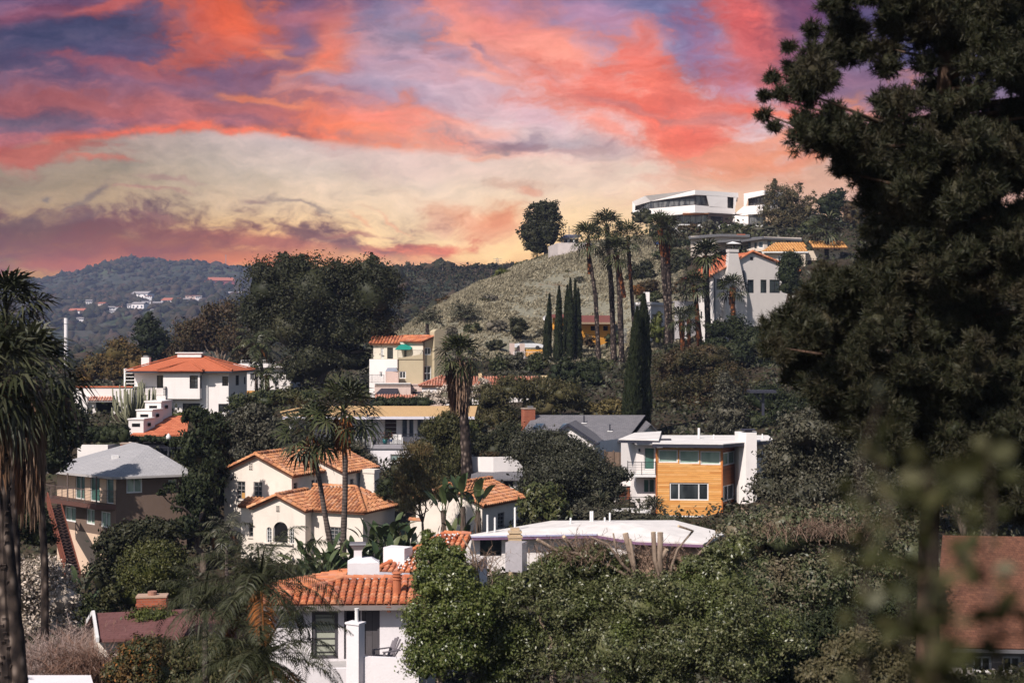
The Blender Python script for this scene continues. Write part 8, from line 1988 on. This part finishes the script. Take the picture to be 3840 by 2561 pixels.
# ------------------------------------------------------------------ sawn branches over the near trees
def cut_branches(label, d, segs, k0=1.0, mat=None):
    r = np.random.RandomState(9); a = segs[0]; b = P(a[0][0], a[0][1], d); g = float(gz(b.x, b.y)); root = thing('cut_branches', label, 'branches', (b.x, b.y, g)); mb = MB(); ce = MB()
    mb.tube([Vector((b.x, b.y, g - .4)), Vector((b.x + .1, b.y, (g + b.z) / 2)), b], [.2 * k0, .17 * k0, .13 * k0], 8)
    for s in segs:
        pts = [P(x, y, d + r.uniform(-.3, .3)) for x, y, w in s]; rad = [w * .42 / F * d for x, y, w in s]
        mb.tube([b] + pts if (pts[0] - b).length > .3 else pts, ([rad[0]] + rad) if (pts[0] - b).length > .3 else rad, 8, True)
        e = pts[-1]; t = (pts[-1] - pts[-2]).normalized(); ce.tube([e + t * .004, e + t * .012], rad[-1] * .96, 8)
    mb.build('limb', mat or BKB, root, smooth=True); ce.build('sawn_face', plain('sawn_wood', (.50, .38, .25), .8), root)
cut_branches('thick sawn-off limbs above the centre near tree', 42.5, [[(2390, 2190, 18), (2370, 2100, 24), (2345, 2000, 26)], [(2380, 2120, 18), (2370, 2060, 14), (2362, 2020, 12)], [(2400, 2180, 14), (2330, 2110, 14), (2280, 2040, 10), (2210, 2010, 6)], [(2390, 2180, 14), (2250, 2100, 14), (2150, 2060, 14), (2115, 2012, 16)], [(2360, 2160, 12), (2200, 2080, 13), (2080, 2060, 14), (2015, 2022, 16)], [(2340, 2130, 8), (2310, 2060, 8), (2300, 2000, 7)]])
cut_branches('upright sawn limbs right of centre before the white roof', 42, [[(2480, 2180, 20), (2455, 2100, 20), (2450, 1995, 22)], [(2485, 2190, 18), (2475, 2090, 24), (2476, 1996, 26)], [(2500, 2200, 14), (2470, 2110, 16), (2500, 2060, 20)], [(2510, 2200, 14), (2520, 2120, 13), (2540, 2060, 12), (2598, 1990, 12), (2545, 1972, 11)], [(2500, 2150, 12), (2505, 2090, 12), (2512, 2050, 14)], [(2520, 2200, 10), (2560, 2130, 12), (2610, 2120, 12)], [(2530, 2180, 9), (2600, 2100, 11), (2680, 2010, 9)], [(2500, 2240, 12), (2460, 2260, 10), (2440, 2250, 8)], [(2480, 2300, 10), (2450, 2220, 12), (2430, 2205, 9)]])
cut_branches('pale broken branches on the left near tree', 42.9, [[(1800, 2260, 9), (1770, 2070, 8), (1735, 2018, 5)], [(1795, 2170, 10), (1780, 2060, 5), (1772, 2020, 3)], [(1830, 2210, 9), (1850, 2180, 8), (1835, 2120, 4)]], .3)
cut_branches('row of sawn stems on top of the pruned hedge', 53.6, [[(2860, 2060, 8), (2840, 1960, 8), (2780, 1905, 7)], [(2880, 2060, 8), (2880, 1980, 8), (2875, 1940, 9)], [(3000, 2020, 9), (3015, 1960, 11), (3018, 1935, 12)], [(3060, 2020, 9), (3045, 1960, 10), (3035, 1925, 9)], [(3100, 2010, 9), (3098, 1955, 10), (3098, 1920, 10)], [(3130, 2000, 9), (3124, 1940, 11), (3123, 1900, 12)], [(3160, 2000, 9), (3155, 1950, 9), (3150, 1915, 8)], [(3010, 2010, 8), (2990, 1960, 10), (2985, 1940, 12)]], .4)
# ------------------------------------------------------------------ the big near pine
def pine():
    r = np.random.RandomState(12); d = 30; root = thing('pine_tree', 'huge dark pine filling the right side, nearest tree', 'pine tree', (XY(3490, d).x, d, float(gz(XY(3490, d).x, d))))
    B = ORG[root]; tr = MB(); pts = [(3480, 2500), (3478, 2250), (3484, 2000), (3500, 1700), (3520, 1400), (3532, 1100), (3538, 800), (3536, 500), (3544, 250), (3560, 0), (3570, -260), (3575, -500)]
    w = [95, 80, 72, 74, 78, 82, 78, 64, 52, 40, 28, 12]
    tr.tube([Vector((B.x, B.y, B.z - .4))] + [P(x, y, d) for x, y in pts], [.32] + [q / 2 / F * d for q in w], 12); tr.build('trunk', BKP, root, smooth=True)
    C = [(2900,420,46),(2870,300,34),(2905,560,30)] 
    cl = [(3340,90,95),(3330,30,60),(3110,20,60),(3160,90,70),(3040,120,60),(3060,210,80),(2960,170,36),(2960,260,46),(2990,320,60),(2900,290,46),(2870,350,40),(2868,430,42),(2900,480,30),(2940,350,50),(3030,350,86),(3010,440,66),(3100,300,80),(3120,420,80),(3080,470,60),(3180,200,80),(3200,120,80),(3260,180,84),(3330,180,80),(3400,60,90),(3450,140,80),(3500,60,90),(3470,240,80),(3600,120,90),(3640,40,90),(3700,120,100),(3790,160,90),(3830,60,60),(3760,260,90),(3640,230,66),(3580,200,60),(3820,300,80),
          (3130,540,70),(3200,500,70),(3190,600,90),(3260,560,90),(3330,480,80),(3420,380,90),(3480,340,80),(3560,390,90),(3650,360,70),(3400,520,90),(3300,640,100),(3250,690,70),(3370,700,100),(3430,600,80),(3500,560,80),(3600,520,90),(3700,450,90),(3800,420,80),(3680,560,90),(3780,560,90),(3830,480,70),(3160,640,34),(3180,560,50),
          (3280,760,80),(3350,800,90),(3420,760,90),(3500,700,90),(3600,660,90),(3700,680,100),(3800,680,90),(3450,860,100),(3350,900,90),(3260,870,50),(3280,960,80),(3380,1000,100),(3470,960,90),(3560,840,100),(3650,800,90),(3750,820,100),(3830,800,70),(3560,960,100),(3650,940,90),(3750,960,100),(3840,940,80),
          (3240,1010,60),(3180,1060,70),(3100,1020,50),(3060,1090,70),(3010,1150,66),(3120,1120,84),(3200,1140,90),(3300,1080,90),(3400,1120,100),(3500,1080,100),(3600,1080,100),(3700,1080,100),(3800,1080,90),(2960,1170,60),(2900,1220,70),(2880,1290,60),(2960,1260,84),(3040,1230,84),(3100,1220,80),(3200,1240,90),(3300,1220,100),(3400,1250,100),(3500,1230,100),(3600,1230,100),(3700,1240,100),(3800,1240,90),
          (2990,1340,70),(2930,1330,40),(2960,1400,60),(3040,1380,84),(3120,1340,84),(3200,1360,100),(3300,1370,100),(3400,1380,100),(3500,1380,100),(3600,1380,100),(3700,1390,100),(3800,1400,90),(3080,1460,70),(3020,1440,46),(3160,1460,90),(3260,1490,90),(3360,1500,100),(3460,1500,100),(3560,1500,100),(3660,1520,100),(3760,1530,100),(3840,1520,80),(3120,1540,60),(3180,1600,60),(3260,1600,80),(3360,1620,90),(3460,1620,70),(3560,1620,80),(3700,1640,90),(3800,1660,90),(3320,1720,60),(3620,1700,90),(3720,1760,90),(3820,1780,90),(3660,1830,60),(3780,1880,70)]
    lim = MB(); Cn = []
    for x, y, q in cl:
        dd = d + r.uniform(-2.2, 2.2); c = P(x + r.uniform(-8, 8), y + r.uniform(-8, 8), dd); rad = q * (.8 if y < 480 and x < 3480 else 1) / F * dd
        Cn.append((c, rad))
        if r.rand() < .12 or x < 2900:
            ty = min(y + 30 + abs(x - 3530) * .12, 2000); t = P(3530 - (ty - 600) * .03, ty, d)
            mid = (t + c) / 2 + Vector((0, 0, -.25 + r.uniform(-.2, .3))); lim.tube([t, mid, c - (c - t).normalized() * rad * .3], [.075 if q > 70 else .05, .045, .014], 6)
    ey = [-800,0,100,250,300,500,560,620,700,800,900,1000,1100,1200,1300,1400,1500,1600,1700,1820,1960]; ex = [3300,3110,3020,2960,2880,2890,3010,3130,3230,3270,3270,3170,3020,2910,2890,2970,3060,3170,3290,3440,3560]
    for k in range(300):
        y = r.uniform(0, 1920); x = r.uniform(np.interp(y, ey, ex) + 70, 3900)
        if (y < 470 and x < 3470 and k % 5) or (3560 < x < 3800 and 250 < y < 330): continue
        Cn.append((P(x, y, d + r.uniform(-2.4, 2.4)), r.uniform(60, 105) / F * d))
    for y in range(420, 1700, 60): Cn.append((P(3520 + r.uniform(-50, 50), y, d - r.uniform(.7, 1.4)), r.uniform(70, 100) / F * d))
    for k in range(60):     # crown carries on above and beside the frame
        y = r.uniform(-560, 20) if k % 2 else r.uniform(0, 1800); x = 3560 + r.uniform(-1, 1) * (90 + (y + 560) * .75) if k % 2 else r.uniform(3880, 4020)
        c = P(x, y, d + r.uniform(-2, 2)); t = P(3550, y + 60, d); lim.tube([t, (t + c) / 2, c], [.06, .04, .015], 5); Cn.append((c, r.uniform(80, 115) / F * d))
    c = [(3560, 290), (3620, 250), (3700, 232), (3780, 250), (3850, 300)]; lim.tube([P(x, y, d - .8) for x, y in c], [.1, .09, .08, .07, .06], 8)
    lim.build('branch', BKP, root, smooth=True)
    Vs = []; Qs = []; k0 = 0
    for c, rad in Cn:
        nt = int(50 * (rad / .4) ** 1.7) + 14
        dirs = unit(r.randn(nt, 3)); tips = np.array(c) + dirs * rad * r.uniform(.35, 1.0, (nt, 1)) * np.array([1, 1, .85])
        m = 28; ax = unit(dirs + np.array([0, 0, .55]) + r.randn(nt, 3) * .3)
        v = unit(ax[:, None] * .75 + r.randn(nt, m, 3) * .62); ln = .15 * r.uniform(.75, 1.2, (nt, m, 1)); s = tips[:, None] - ax[:, None] * r.uniform(0, .16, (nt, m, 1)); e = s + v * ln
        sd = unit(np.cross(v, r.randn(nt, m, 3))) * .009
        V = np.stack([s - sd, s + sd, e + sd * .35, e - sd * .35], 2).reshape(-1, 3); Q = np.arange(len(V)).reshape(-1, 4) + k0; k0 += len(V); Vs.append(V); Qs.append(Q)
    cf = []
    for c, rad in Cn:
        Vs.append(ICOV * rad * (.40 + .12 * r.randn(len(ICOV), 1)) + np.array(c)); cf.append(ICOF + k0); k0 += len(ICOV)
    V = np.concatenate(Vs) - np.array(B); Q = np.concatenate(Qs); npmesh('needles', V, [Q, np.concatenate(cf)], PINEL, root)
    print('pine quads', len(Q))
pine()
# blurred leaves just in front of the lens
def near_sprigs():
    r = np.random.RandomState(31)
    for i, (lb, d, path, leaves) in enumerate((
        ('blurred leafy sprig close to the lens below the pine crown', 3.6, [(3250, 2700), (3230, 2300), (3260, 2000), (3220, 1750), (3300, 1500)], 70),
        ('blurred leafy sprig close to the lens crossing the pine trunk', 3.0, [(3560, 2750), (3500, 2500), (3480, 2250), (3520, 2000), (3480, 1750)], 90),
        ('blurred leafy sprig close to the lens left of the pine trunk', 3.1, [(3420, 2700), (3400, 2400), (3380, 2150), (3330, 1900), (3290, 1700)], 34),
        ('blurred leafy sprig close to the lens at bottom right', 2.8, [(3650, 2750), (3560, 2550), (3500, 2400), (3450, 2250)], 60),
        ('blurred leafy sprig close to the lens in front of brown roof', 3.3, [(3760, 2700), (3740, 2400), (3700, 2150), (3720, 1900), (3700, 1650)], 80))):
        pts = [P(x, y, d) for x, y in path]; root = thing('leafy_sprig', lb, 'branch', pts[0], 'blurred sprigs in front of the lens')
        mb = MB(); mb.tube([pts[0] + Vector((0, 0, -.8))] + pts, [.006, .005, .004, .003, .003, .002], 6); mb.build('stem', MATS['grey_brown_bark'], root)
        V = []; Q = []
        for j in range(leaves):
            f = r.rand() * (len(pts) - 1.01); k = int(f); q = pts[k] + (pts[k + 1] - pts[k]) * (f - k); az = r.uniform(0, 6.28)
            tv = unit(np.array([math.cos(az), math.sin(az) * .5, r.uniform(-.4, .9)])); L = r.uniform(.035, .07); w = L * .34; b = unit(np.cross(tv, r.randn(3)))
            c = np.array(q) + tv * .015 + r.randn(3) * .02; k0 = len(V); V += [c, c + tv * L * .35 + b * w, c + tv * L * .7 + b * w * .8, c + tv * L, c + tv * L * .7 - b * w * .8, c + tv * L * .35 - b * w]; Q += [(k0, k0 + 1, k0 + 4, k0 + 5), (k0 + 1, k0 + 2, k0 + 3, k0 + 4)]
        npmesh('leaves', np.array(V) - np.array(ORG[root]), np.array(Q), leafmat('sprig_leaf', [(.030, .038, .015), (.05, .058, .026), (.085, .09, .048)], .5, .3), root)
near_sprigs()
# ------------------------------------------------------------------ far hills: woodland masses, single trees, houses, masts
def far_scrub():
    r = np.random.RandomState(90)
    V0, F0 = None, None
    bm = bmesh.new(); bmesh.ops.create_icosphere(bm, subdivisions=1, radius=1.0); V0 = np.array([v.co[:] for v in bm.verts]); F0 = np.array([[v.index for v in f.verts] for f in bm.faces]); bm.free()
    mt = leafmat('far_scrub', [(.016, .022, .016), (.028, .036, .024), (.045, .050, .034), (.060, .055, .040), (.075, .060, .050)], .9, .1, .01)
    for nm, lab, N, d0, d1, p0, p1, s0, s1, thr in (('far_woodland', 'scrub and trees covering the far blue hills', 24000, 900, 2720, -700, 2000, 2.0, 6.5, -.4), ('ridge_woodland', 'dark chaparral covering the middle ridge', 16000, 470, 660, 1000, 3400, .5, 1.6, -1.2), ('valley_woodland', 'bushes dotting the green valley floor', 3000, 330, 900, -300, 1700, 1.2, 3.6, .2)):
        d = r.uniform(d0, d1, N); px = r.uniform(p0, p1, N); x = (px - CX) / F * d
        q = _samp(_TN2, x / 3 + 5, d / 3) > thr - r.rand(N); x, d = x[q], d[q]; n = len(x); z = gz(x, d)
        s = s0 + (s1 * 1.15 - s0) * r.rand(n) ** 2.2
        if nm == 'ridge_woodland':
            m = 9; off = r.randn(n, m, 3) * s[:, None, None] * np.array([.7, .7, .45]); off[..., 2] = np.abs(off[..., 2])
            C = (np.stack([x, d, z], -1)[:, None] + off).reshape(-1, 3); T = unit(r.randn(n * m, 3)); LL = np.repeat(s, m) * .9
            V, Q = leafquads(C, T, unit(np.cross(T, r.randn(n * m, 3))), LL, LL * .6); o = npmesh(nm, V, Q, mt); settags(o, lab, 'woodland', None, 'stuff'); continue
        V = V0[None] * (1 + .42 * r.randn(n, len(V0), 1)) * s[:, None, None] * np.stack([np.ones(n), np.ones(n), r.uniform(.6, 1.1, n)], -1)[:, None] + np.stack([x, d, z + s * .25], -1)[:, None]
        Fa = (F0[None] + (np.arange(n) * len(V0))[:, None, None]).reshape(-1, 3)
        o = npmesh(nm, V.reshape(-1, 3), Fa, mt); settags(o, lab, 'woodland', None, 'stuff')
far_scrub()
def far_house(label, px, py, d, w, hh, roofm, wallm, rz=0.2, gab=True, first=[None]):
    q = XY(px, d); g = float(gz(q.x, q.y)); z = min(ZP(py, d), g + 5.0)
    h = House('far_house', label, 'house', q, z, 'small houses on the far hillside'); t = Vector((math.cos(rz), math.sin(rz))); n = Vector((-t.y, t.x)); D = w * .7
    a = q - t * w / 2; b = q + t * w / 2
    h.m('wall', wallm).prism([a, b, b + n * D, a + n * D], min(z, g) - 1.5, z + hh)
    for i in range(3):
        c = a + (b - a) * (i + .5) / 3 - n * .06; h.m('window', GLB).box((c.x, c.y, z + hh * .35), rz, w * .12, hh * .35, .1)
    rf = h.m('roof', roofm); v = lambda p, k: Vector((p.x, p.y, k)); zt = z + hh; m0 = a + n * D / 2 - t * .5; m1 = b + n * D / 2 + t * .5
    if gab:
        rf.slab([v(a - n * .8 - t * .5, zt), v(b - n * .8 + t * .5, zt), v(m1, zt + D * .2), v(m0, zt + D * .2)], .3); rf.slab([v(b + n * (D + .8) + t * .5, zt), v(a + n * (D + .8) - t * .5, zt), v(m0, zt + D * .2), v(m1, zt + D * .2)], .3)
    else: rf.prism([a - n * .5 - t * .5, b - n * .5 + t * .5, b + n * D + t * .5, a + n * D - t * .5], zt + .01, zt + .5)
    h.done()
FR = plain('far_red_roof', (.40, .14, .09), .8, .1); FG = plain('far_grey_roof', (.30, .27, .27), .8, .1); FW = plain('far_white_wall', (.80, .74, .74), .8, .1); FP = plain('far_pink_wall', (.62, .45, .38), .8, .1)
fh = [('white far house with long roof, highest of the white cluster', 522, 1098, 1950, 30, 6, FG, FW), ('small white far house right of the highest white one', 556, 1106, 1930, 11, 4, FR, FW), ('tall white far house left of centre', 334, 1132, 1850, 9, 7, FG, FW), ('red-roofed far house, left end of the row', 290, 1172, 1750, 24, 4, FR, FW), ('red-roofed far house second in the row', 322, 1164, 1760, 20, 4, FR, FW), ('red-roofed far house third in the row', 350, 1162, 1770, 16, 4, FR, FP), ('white far house under dark trees', 415, 1164, 1750, 12, 6, FG, FW), ('long dark-roofed far house left of the big white one', 395, 1172, 1720, 26, 3, FG, FW), ('biggest white far house, in the middle', 516, 1162, 1740, 20, 12, FG, FW), ('white far house left against the biggest', 490, 1160, 1750, 10, 9, FG, FW), ('white far house with grey roof right of middle', 545, 1136, 1820, 16, 6, FG, FW), ('small white far house on the right slope', 590, 1138, 1830, 14, 5, FG, FW), ('long pale far house on the right slope', 634, 1132, 1850, 28, 4, FR, FW), ('pink far house at right of slope', 722, 1118, 1900, 22, 5, FR, FP), ('white far house at far right of slope', 745, 1120, 1900, 10, 5, FG, FW), ('small white far house next to the long pale one', 698, 1124, 1880, 10, 3, FG, FW), ('dark-roofed far house with white front low right', 600, 1168, 1700, 34, 4, FG, FW), ('pale far house above the conical pine', 625, 1168, 1700, 8, 7, FG, FW), ('large red far house near the ridge', 832, 1066, 2150, 44, 9, FR, plain('far_red_wall', (.34, .10, .09), .8, .1)), ('pink far house left of the large red one', 785, 1062, 2160, 34, 4, FR, FP), ('small red-roofed far house on upper slope', 380, 1136, 1850, 12, 4, FR, FP), ('lone white far house on the left slope', 300, 1184, 1650, 9, 3, FG, FW), ('tiny white far house near the white tower', 445, 1156, 1780, 9, 3, FR, FW), ('pale far house on the right middle slope', 880, 1102, 1950, 22, 4, FG, FP)]
for i, a in enumerate(fh): far_house(a[0], a[1], a[2], a[3], a[4] * .85, a[5] * .62, *a[6:], rz=(-.3, .2, .35, 0)[i % 4], gab=i % 3 != 1)
def far_tree(name, lab, px, py, w, h, d, seed, mat):
    tree(name, lab, 'tree', d, (px, None), blob(px, py, w / 2, h / 2, 5, seed), mat, w / 2 / F * d * .16, 900, seed, BK, .3, core=.7, group='single trees on the middle ridge')
far_tree('ridge_tree', 'small pale tree on the middle ridge line, left of two', 1530, 992, 30, 28, 618, 1, OLIVE); far_tree('ridge_tree', 'cone-shaped pale tree on the middle ridge line', 1661, 989, 32, 34, 618, 2, OLIVE)
far_tree('ridge_tree', 'round dark tree on the ridge line left of pylon', 1784, 998, 40, 24, 600, 3, DKG); far_tree('ridge_tree', 'wide dark tree on the ridge line under the pylon', 1842, 998, 50, 30, 560, 4, DKG); far_tree('ridge_tree', 'low dark tree on ridge line right of pylon', 1885, 1004, 40, 22, 540, 5, DKG)
far_tree('ridge_tree', 'dark tree on ridge above the dry slope', 1940, 996, 50, 24, 420, 6, CYPR)
def masts():
    h = House('power_pylon', 'thin lattice pylon on the middle ridge', 'pylon', XY(1865, 640), ZP(1000, 640)); m = h.m('lattice', METAL); z0, z1 = ZP(1004, 640), ZP(966, 640); q = XY(1865, 640)
    for s in (-1, 1): m.bar((q.x + s * .9, q.y, z0), (q.x + s * .2, q.y, z1), .16, .16)
    for f in (.4, .65, .85): m.bar((q.x - 2.0, q.y, z0 + (z1 - z0) * f), (q.x + 2.0, q.y, z0 + (z1 - z0) * f), .14, .14)
    for i in range(4): a = z0 + (z1 - z0) * i / 5; m.bar((q.x - .8 + i * .12, q.y, a), (q.x + .7 - i * .12, q.y, a + (z1 - z0) / 5), .1, .1)
    h.done()
    h = House('radio_mast', 'thin radio mast on the far blue ridge', 'mast', XY(847, 2600), ZP(996, 2600)); q = XY(847, 2600); h.m('mast', METAL).bar((q.x, q.y, ZP(998, 2600)), (q.x, q.y, ZP(955, 2600)), .9, .9); h.done()
    d = 520; q = XY(248, d); h = House('white_tower', 'slim white tower standing in the valley behind the palms', 'tower', q, float(gz(q.x, q.y))); g = float(gz(q.x, q.y)) - 1
    zt = ZP(1193, d); zm = ZP(1217, d); h.m('shaft', FW).tube([(q.x, q.y, g), (q.x, q.y, zm)], .72, 12); h.m('head', FW).tube([(q.x, q.y, zm + .25), (q.x, q.y, zt)], .76, 12); h.m('band', METAL).tube([(q.x, q.y, zm), (q.x, q.y, zm + .25)], .66, 12); h.done()
masts()
# ------------------------------------------------------------------ smaller things
def bins():
    for i, (px, c, lb) in enumerate(((2456, (.015, .02, .04), 'black wheeled bin, leftmost of three by the curved wall'), (2466, (.02, .07, .25), 'blue wheeled bin in the middle of three by curved wall'), (2475, (.05, .25, .05), 'green wheeled bin, rightmost of three by curved wall'))):
        d = 288; b = P(px, 930, d); r = thing('wheeled_bin', lb, 'bin', b, 'bins beside the curved wall'); m = MB(); m.box(b, 0, .55, 1.15, .6); m.build('body', plain('bin%d' % i, c, .4), r); m = MB(); m.box(b + Vector((0, -.03, 1.153)), 0, .6, .1, .68); m.build('lid', plain('bin%d' % i, c, .4), r)
bins()
def lamp():
    d = 121; q = XY(632, d); g = ZP(1730, d); z = ZP(1650, d); r = thing('street_lamp', 'old street lamp with white acorn globe before the red tile roof', 'street lamp', (q.x, q.y, g))
    m = MB(); m.tube([(q.x, q.y, g), (q.x, q.y, g + .6), (q.x, q.y, g + .7), (q.x, q.y, z - .15), (q.x, q.y, z)], [.16, .13, .08, .06, .1], 10); m.build('post', IRON, r, smooth=True)
    m = MB(); m.tube([(q.x, q.y, z + .003), (q.x, q.y, z + .15), (q.x, q.y, z + .35), (q.x, q.y, z + .5), (q.x, q.y, z + .58)], [.1, .2, .21, .1, .02], 12); m.build('globe', plain('opal_glass', (.75, .72, .70), .2, .5), r, smooth=True)
lamp()
def chair():
    d = 56.6; q = XY(1450, d); g = ZP(2470, 57.5) ; r = thing('adirondack_chair', 'grey slatted adirondack chair beside the patio door', 'chair', (q.x, q.y, g)); M = plain('grey_plastic', (.15, .13, .145), .6)
    s = MB(); a = -2.4; ca, sa = math.cos(a), math.sin(a)
    def X(f, l, z): return Vector((q.x + f * ca - l * sa, q.y + f * sa + l * ca, g + z))      # f forward, l left
    for i in range(6): f = -.2 + i * .11; s.bar(X(f, -.27, .32 + f * .18), X(f, .27, .32 + f * .18), .09, .03)
    s.build('seat', M, r); b = MB()
    for i in range(5):
        l = (i - 2) * .12; top = 1.0 - .06 * abs(i - 2) ** 1.6; b.bar(X(-.22, l * .8, .28), X(-.58, l * 1.25, top), .1, .03)
    b.bar(X(-.36, -.3, .56), X(-.36, .3, .56), .04, .06); b.build('backrest', M, r)
    for l in (-.34, .34):
        m = MB(); m.bar(X(.42, l, .58), X(-.4, l, .55), .14, .03); m.build('armrest', M, r)
        m = MB(); m.bar(X(.38, l, 0), X(.38, l, .56), .1, .04); m.build('leg', M, r); m = MB(); m.bar(X(-.5, l * .85, 0), X(.35, l * .85, .36), .1, .04); m.build('leg', M, r)
chair()
def front_roofs():
    d = 53; h = House('shingle_roof_house', 'low house with red-brown shingle roof and brick chimney behind leafless shrubs', 'house', XY(560, d), ZP(2700, d)); v = lambda px, py, dd: P(px, py, dd)
    a = v(348, 2300, d); b = v(800, 2280, d + 1); c = v(880, 2400, d - 4); e = v(345, 2420, d - 4.5)
    rf = h.m('roof', SHR); rf.slab([v(365, 2395, d - 4), v(860, 2380, d - 4), v(800, 2278, d), v(350, 2298, d)], .12); rf.slab([v(800, 2278, d), v(350, 2298, d), v(310, 2380, d + 4), v(820, 2380, d + 4)], .12)
    rf.slab([v(690, 2380, d - 6), v(960, 2420, d - 6), v(820, 2282, d - .5), v(745, 2290, d - .5)], .1)
    g = h.m('bargeboard', TRIM); g.bar(v(350, 2296, d - .1), v(366, 2398, d - 4.1), .1, .16); g.bar(v(349, 2296, d), v(328, 2330, d + 2), .1, .16)
    h.m('wall', CREAM).prism([v(370, 2400, d - 3.6).xy, v(850, 2400, d - 3.6).xy, v(820, 2400, d - .8).xy, v(352, 2400, d - .8).xy], ZP(2700, d), ZP(2400, d - 3.6))
    q = XY(571, d + .6); z0 = ZP(2310, d); z1 = ZP(2236, d + .6); ch = h.m('chimney', BRICK); ch.box((q.x, q.y, z0 - .5), .12, 1.08, z1 - z0 + .5, .62); h.m('chimney_cap', plain('mortar_cap', (.45, .3, .22), .8)).box((q.x, q.y, z1 + .003), .12, 1.14, .06, .68)
    ch.box((q.x, q.y, z1 - .32), .12, 1.13, .1, .67)
    h.m('chimney_pot', plain('pot_clay', (.34, .17, .12), .8)).tube([(q.x, q.y, z1 + .06), (q.x, q.y, z1 + .2)], .17, 12); h.done()
    d = 55; h = House('brown_roof_house', 'low house under mottled red-brown shingle roof behind the sprigs', 'house', XY(3680, d), ZP(2600, d)); a = v(3500, 2425, d - 2.5); b = v(4300, 2440, d - 2.5); c = v(4300, 2018, d + 3.5); e = v(3535, 2006, d + 3.5)
    h.m('roof', shingle('mottled_shingle', (.075, .034, .022), (.15, .066, .042), 2.4)).slab([a, b, c, e], .12); h.m('roof', MATS['mottled_shingle']).slab([e, c, v(4300, 2300, d + 10), v(3560, 2300, d + 10)], .12)
    h.m('gutter', METAL).bar(a + Vector((0, -.05, -.1)), b + Vector((0, -.05, -.1)), .1, .12); h.wall(v(3530, 2440, d - 2).xy, v(4280, 2440, d - 2).xy, ZP(2700, d), ZP(2438, d - 2), stucco('grey_wall', (.30, .27, .26)), [(3650, 2460, 3720, 2520, W_W), (3760, 2460, 3830, 2520, W_W)]); h.done()
    h = House('pale_patio', 'pale concrete terrace slab at the bottom left corner', 'terrace', XY(220, 40), ZP(2560, 40)); h.m('slab', WHITE2).prism([v(100, 2550, 46).xy, v(340, 2550, 46).xy, v(420, 2550, 38).xy, v(60, 2550, 38).xy], ZP(2530, 46) - .2, ZP(2530, 46)); h.done()
    h = House('carport_beam', 'dark timber pergola with single post under the trees', 'pergola', XY(2868, 140), ZP(1540, 140)); q = XY(2868, 140); m = h.m('beam', DTRIM); a = XY(2812, 140); b = XY(2912, 140); z = ZP(1468, 140); m.prism([a, b, b + Vector((0, 2)), a + Vector((0, 2))], z - .15, z + .1); h.m('post', DTRIM).box((q.x, q.y + 1, ZP(1560, 140)), 0, .25, z - ZP(1560, 140) - .16, .25); h.m('brace', DTRIM).bar((q.x - .9, q.y + 1, z - .16), (q.x - .1, q.y + 1, z - 1.1), .14, .14); h.done()
front_roofs()
# ------------------------------------------------------------------ air
def haze():
    m = bpy.data.materials.new('haze_air'); m.use_nodes = True; nt = m.node_tree; nt.nodes.clear()
    o = nt.nodes.new('ShaderNodeOutputMaterial'); v = nt.nodes.new('ShaderNodeVolumePrincipled'); v.inputs['Color'].default_value = (.50, .58, .92, 1); v.inputs['Density'].default_value = HAZE_D; v.inputs['Anisotropy'].default_value = 0.0
    nt.links.new(v.outputs[0], o.inputs['Volume']); mb = MB(); X, Y0, Y1 = 3450, -60, 3400
    lo = HAZE_LO; mb.prism([(-X, Y0), (X, Y0), (X, Y1), (-X, Y1)], lo, 172); b = mb.build('haze', m); settags(b, 'thin blue air over the whole valley', 'haze', None, 'stuff')
if USE_HAZE: haze()
print('objects', len(bpy.data.objects), 'verts', sum(len(m.vertices) for m in bpy.data.meshes))
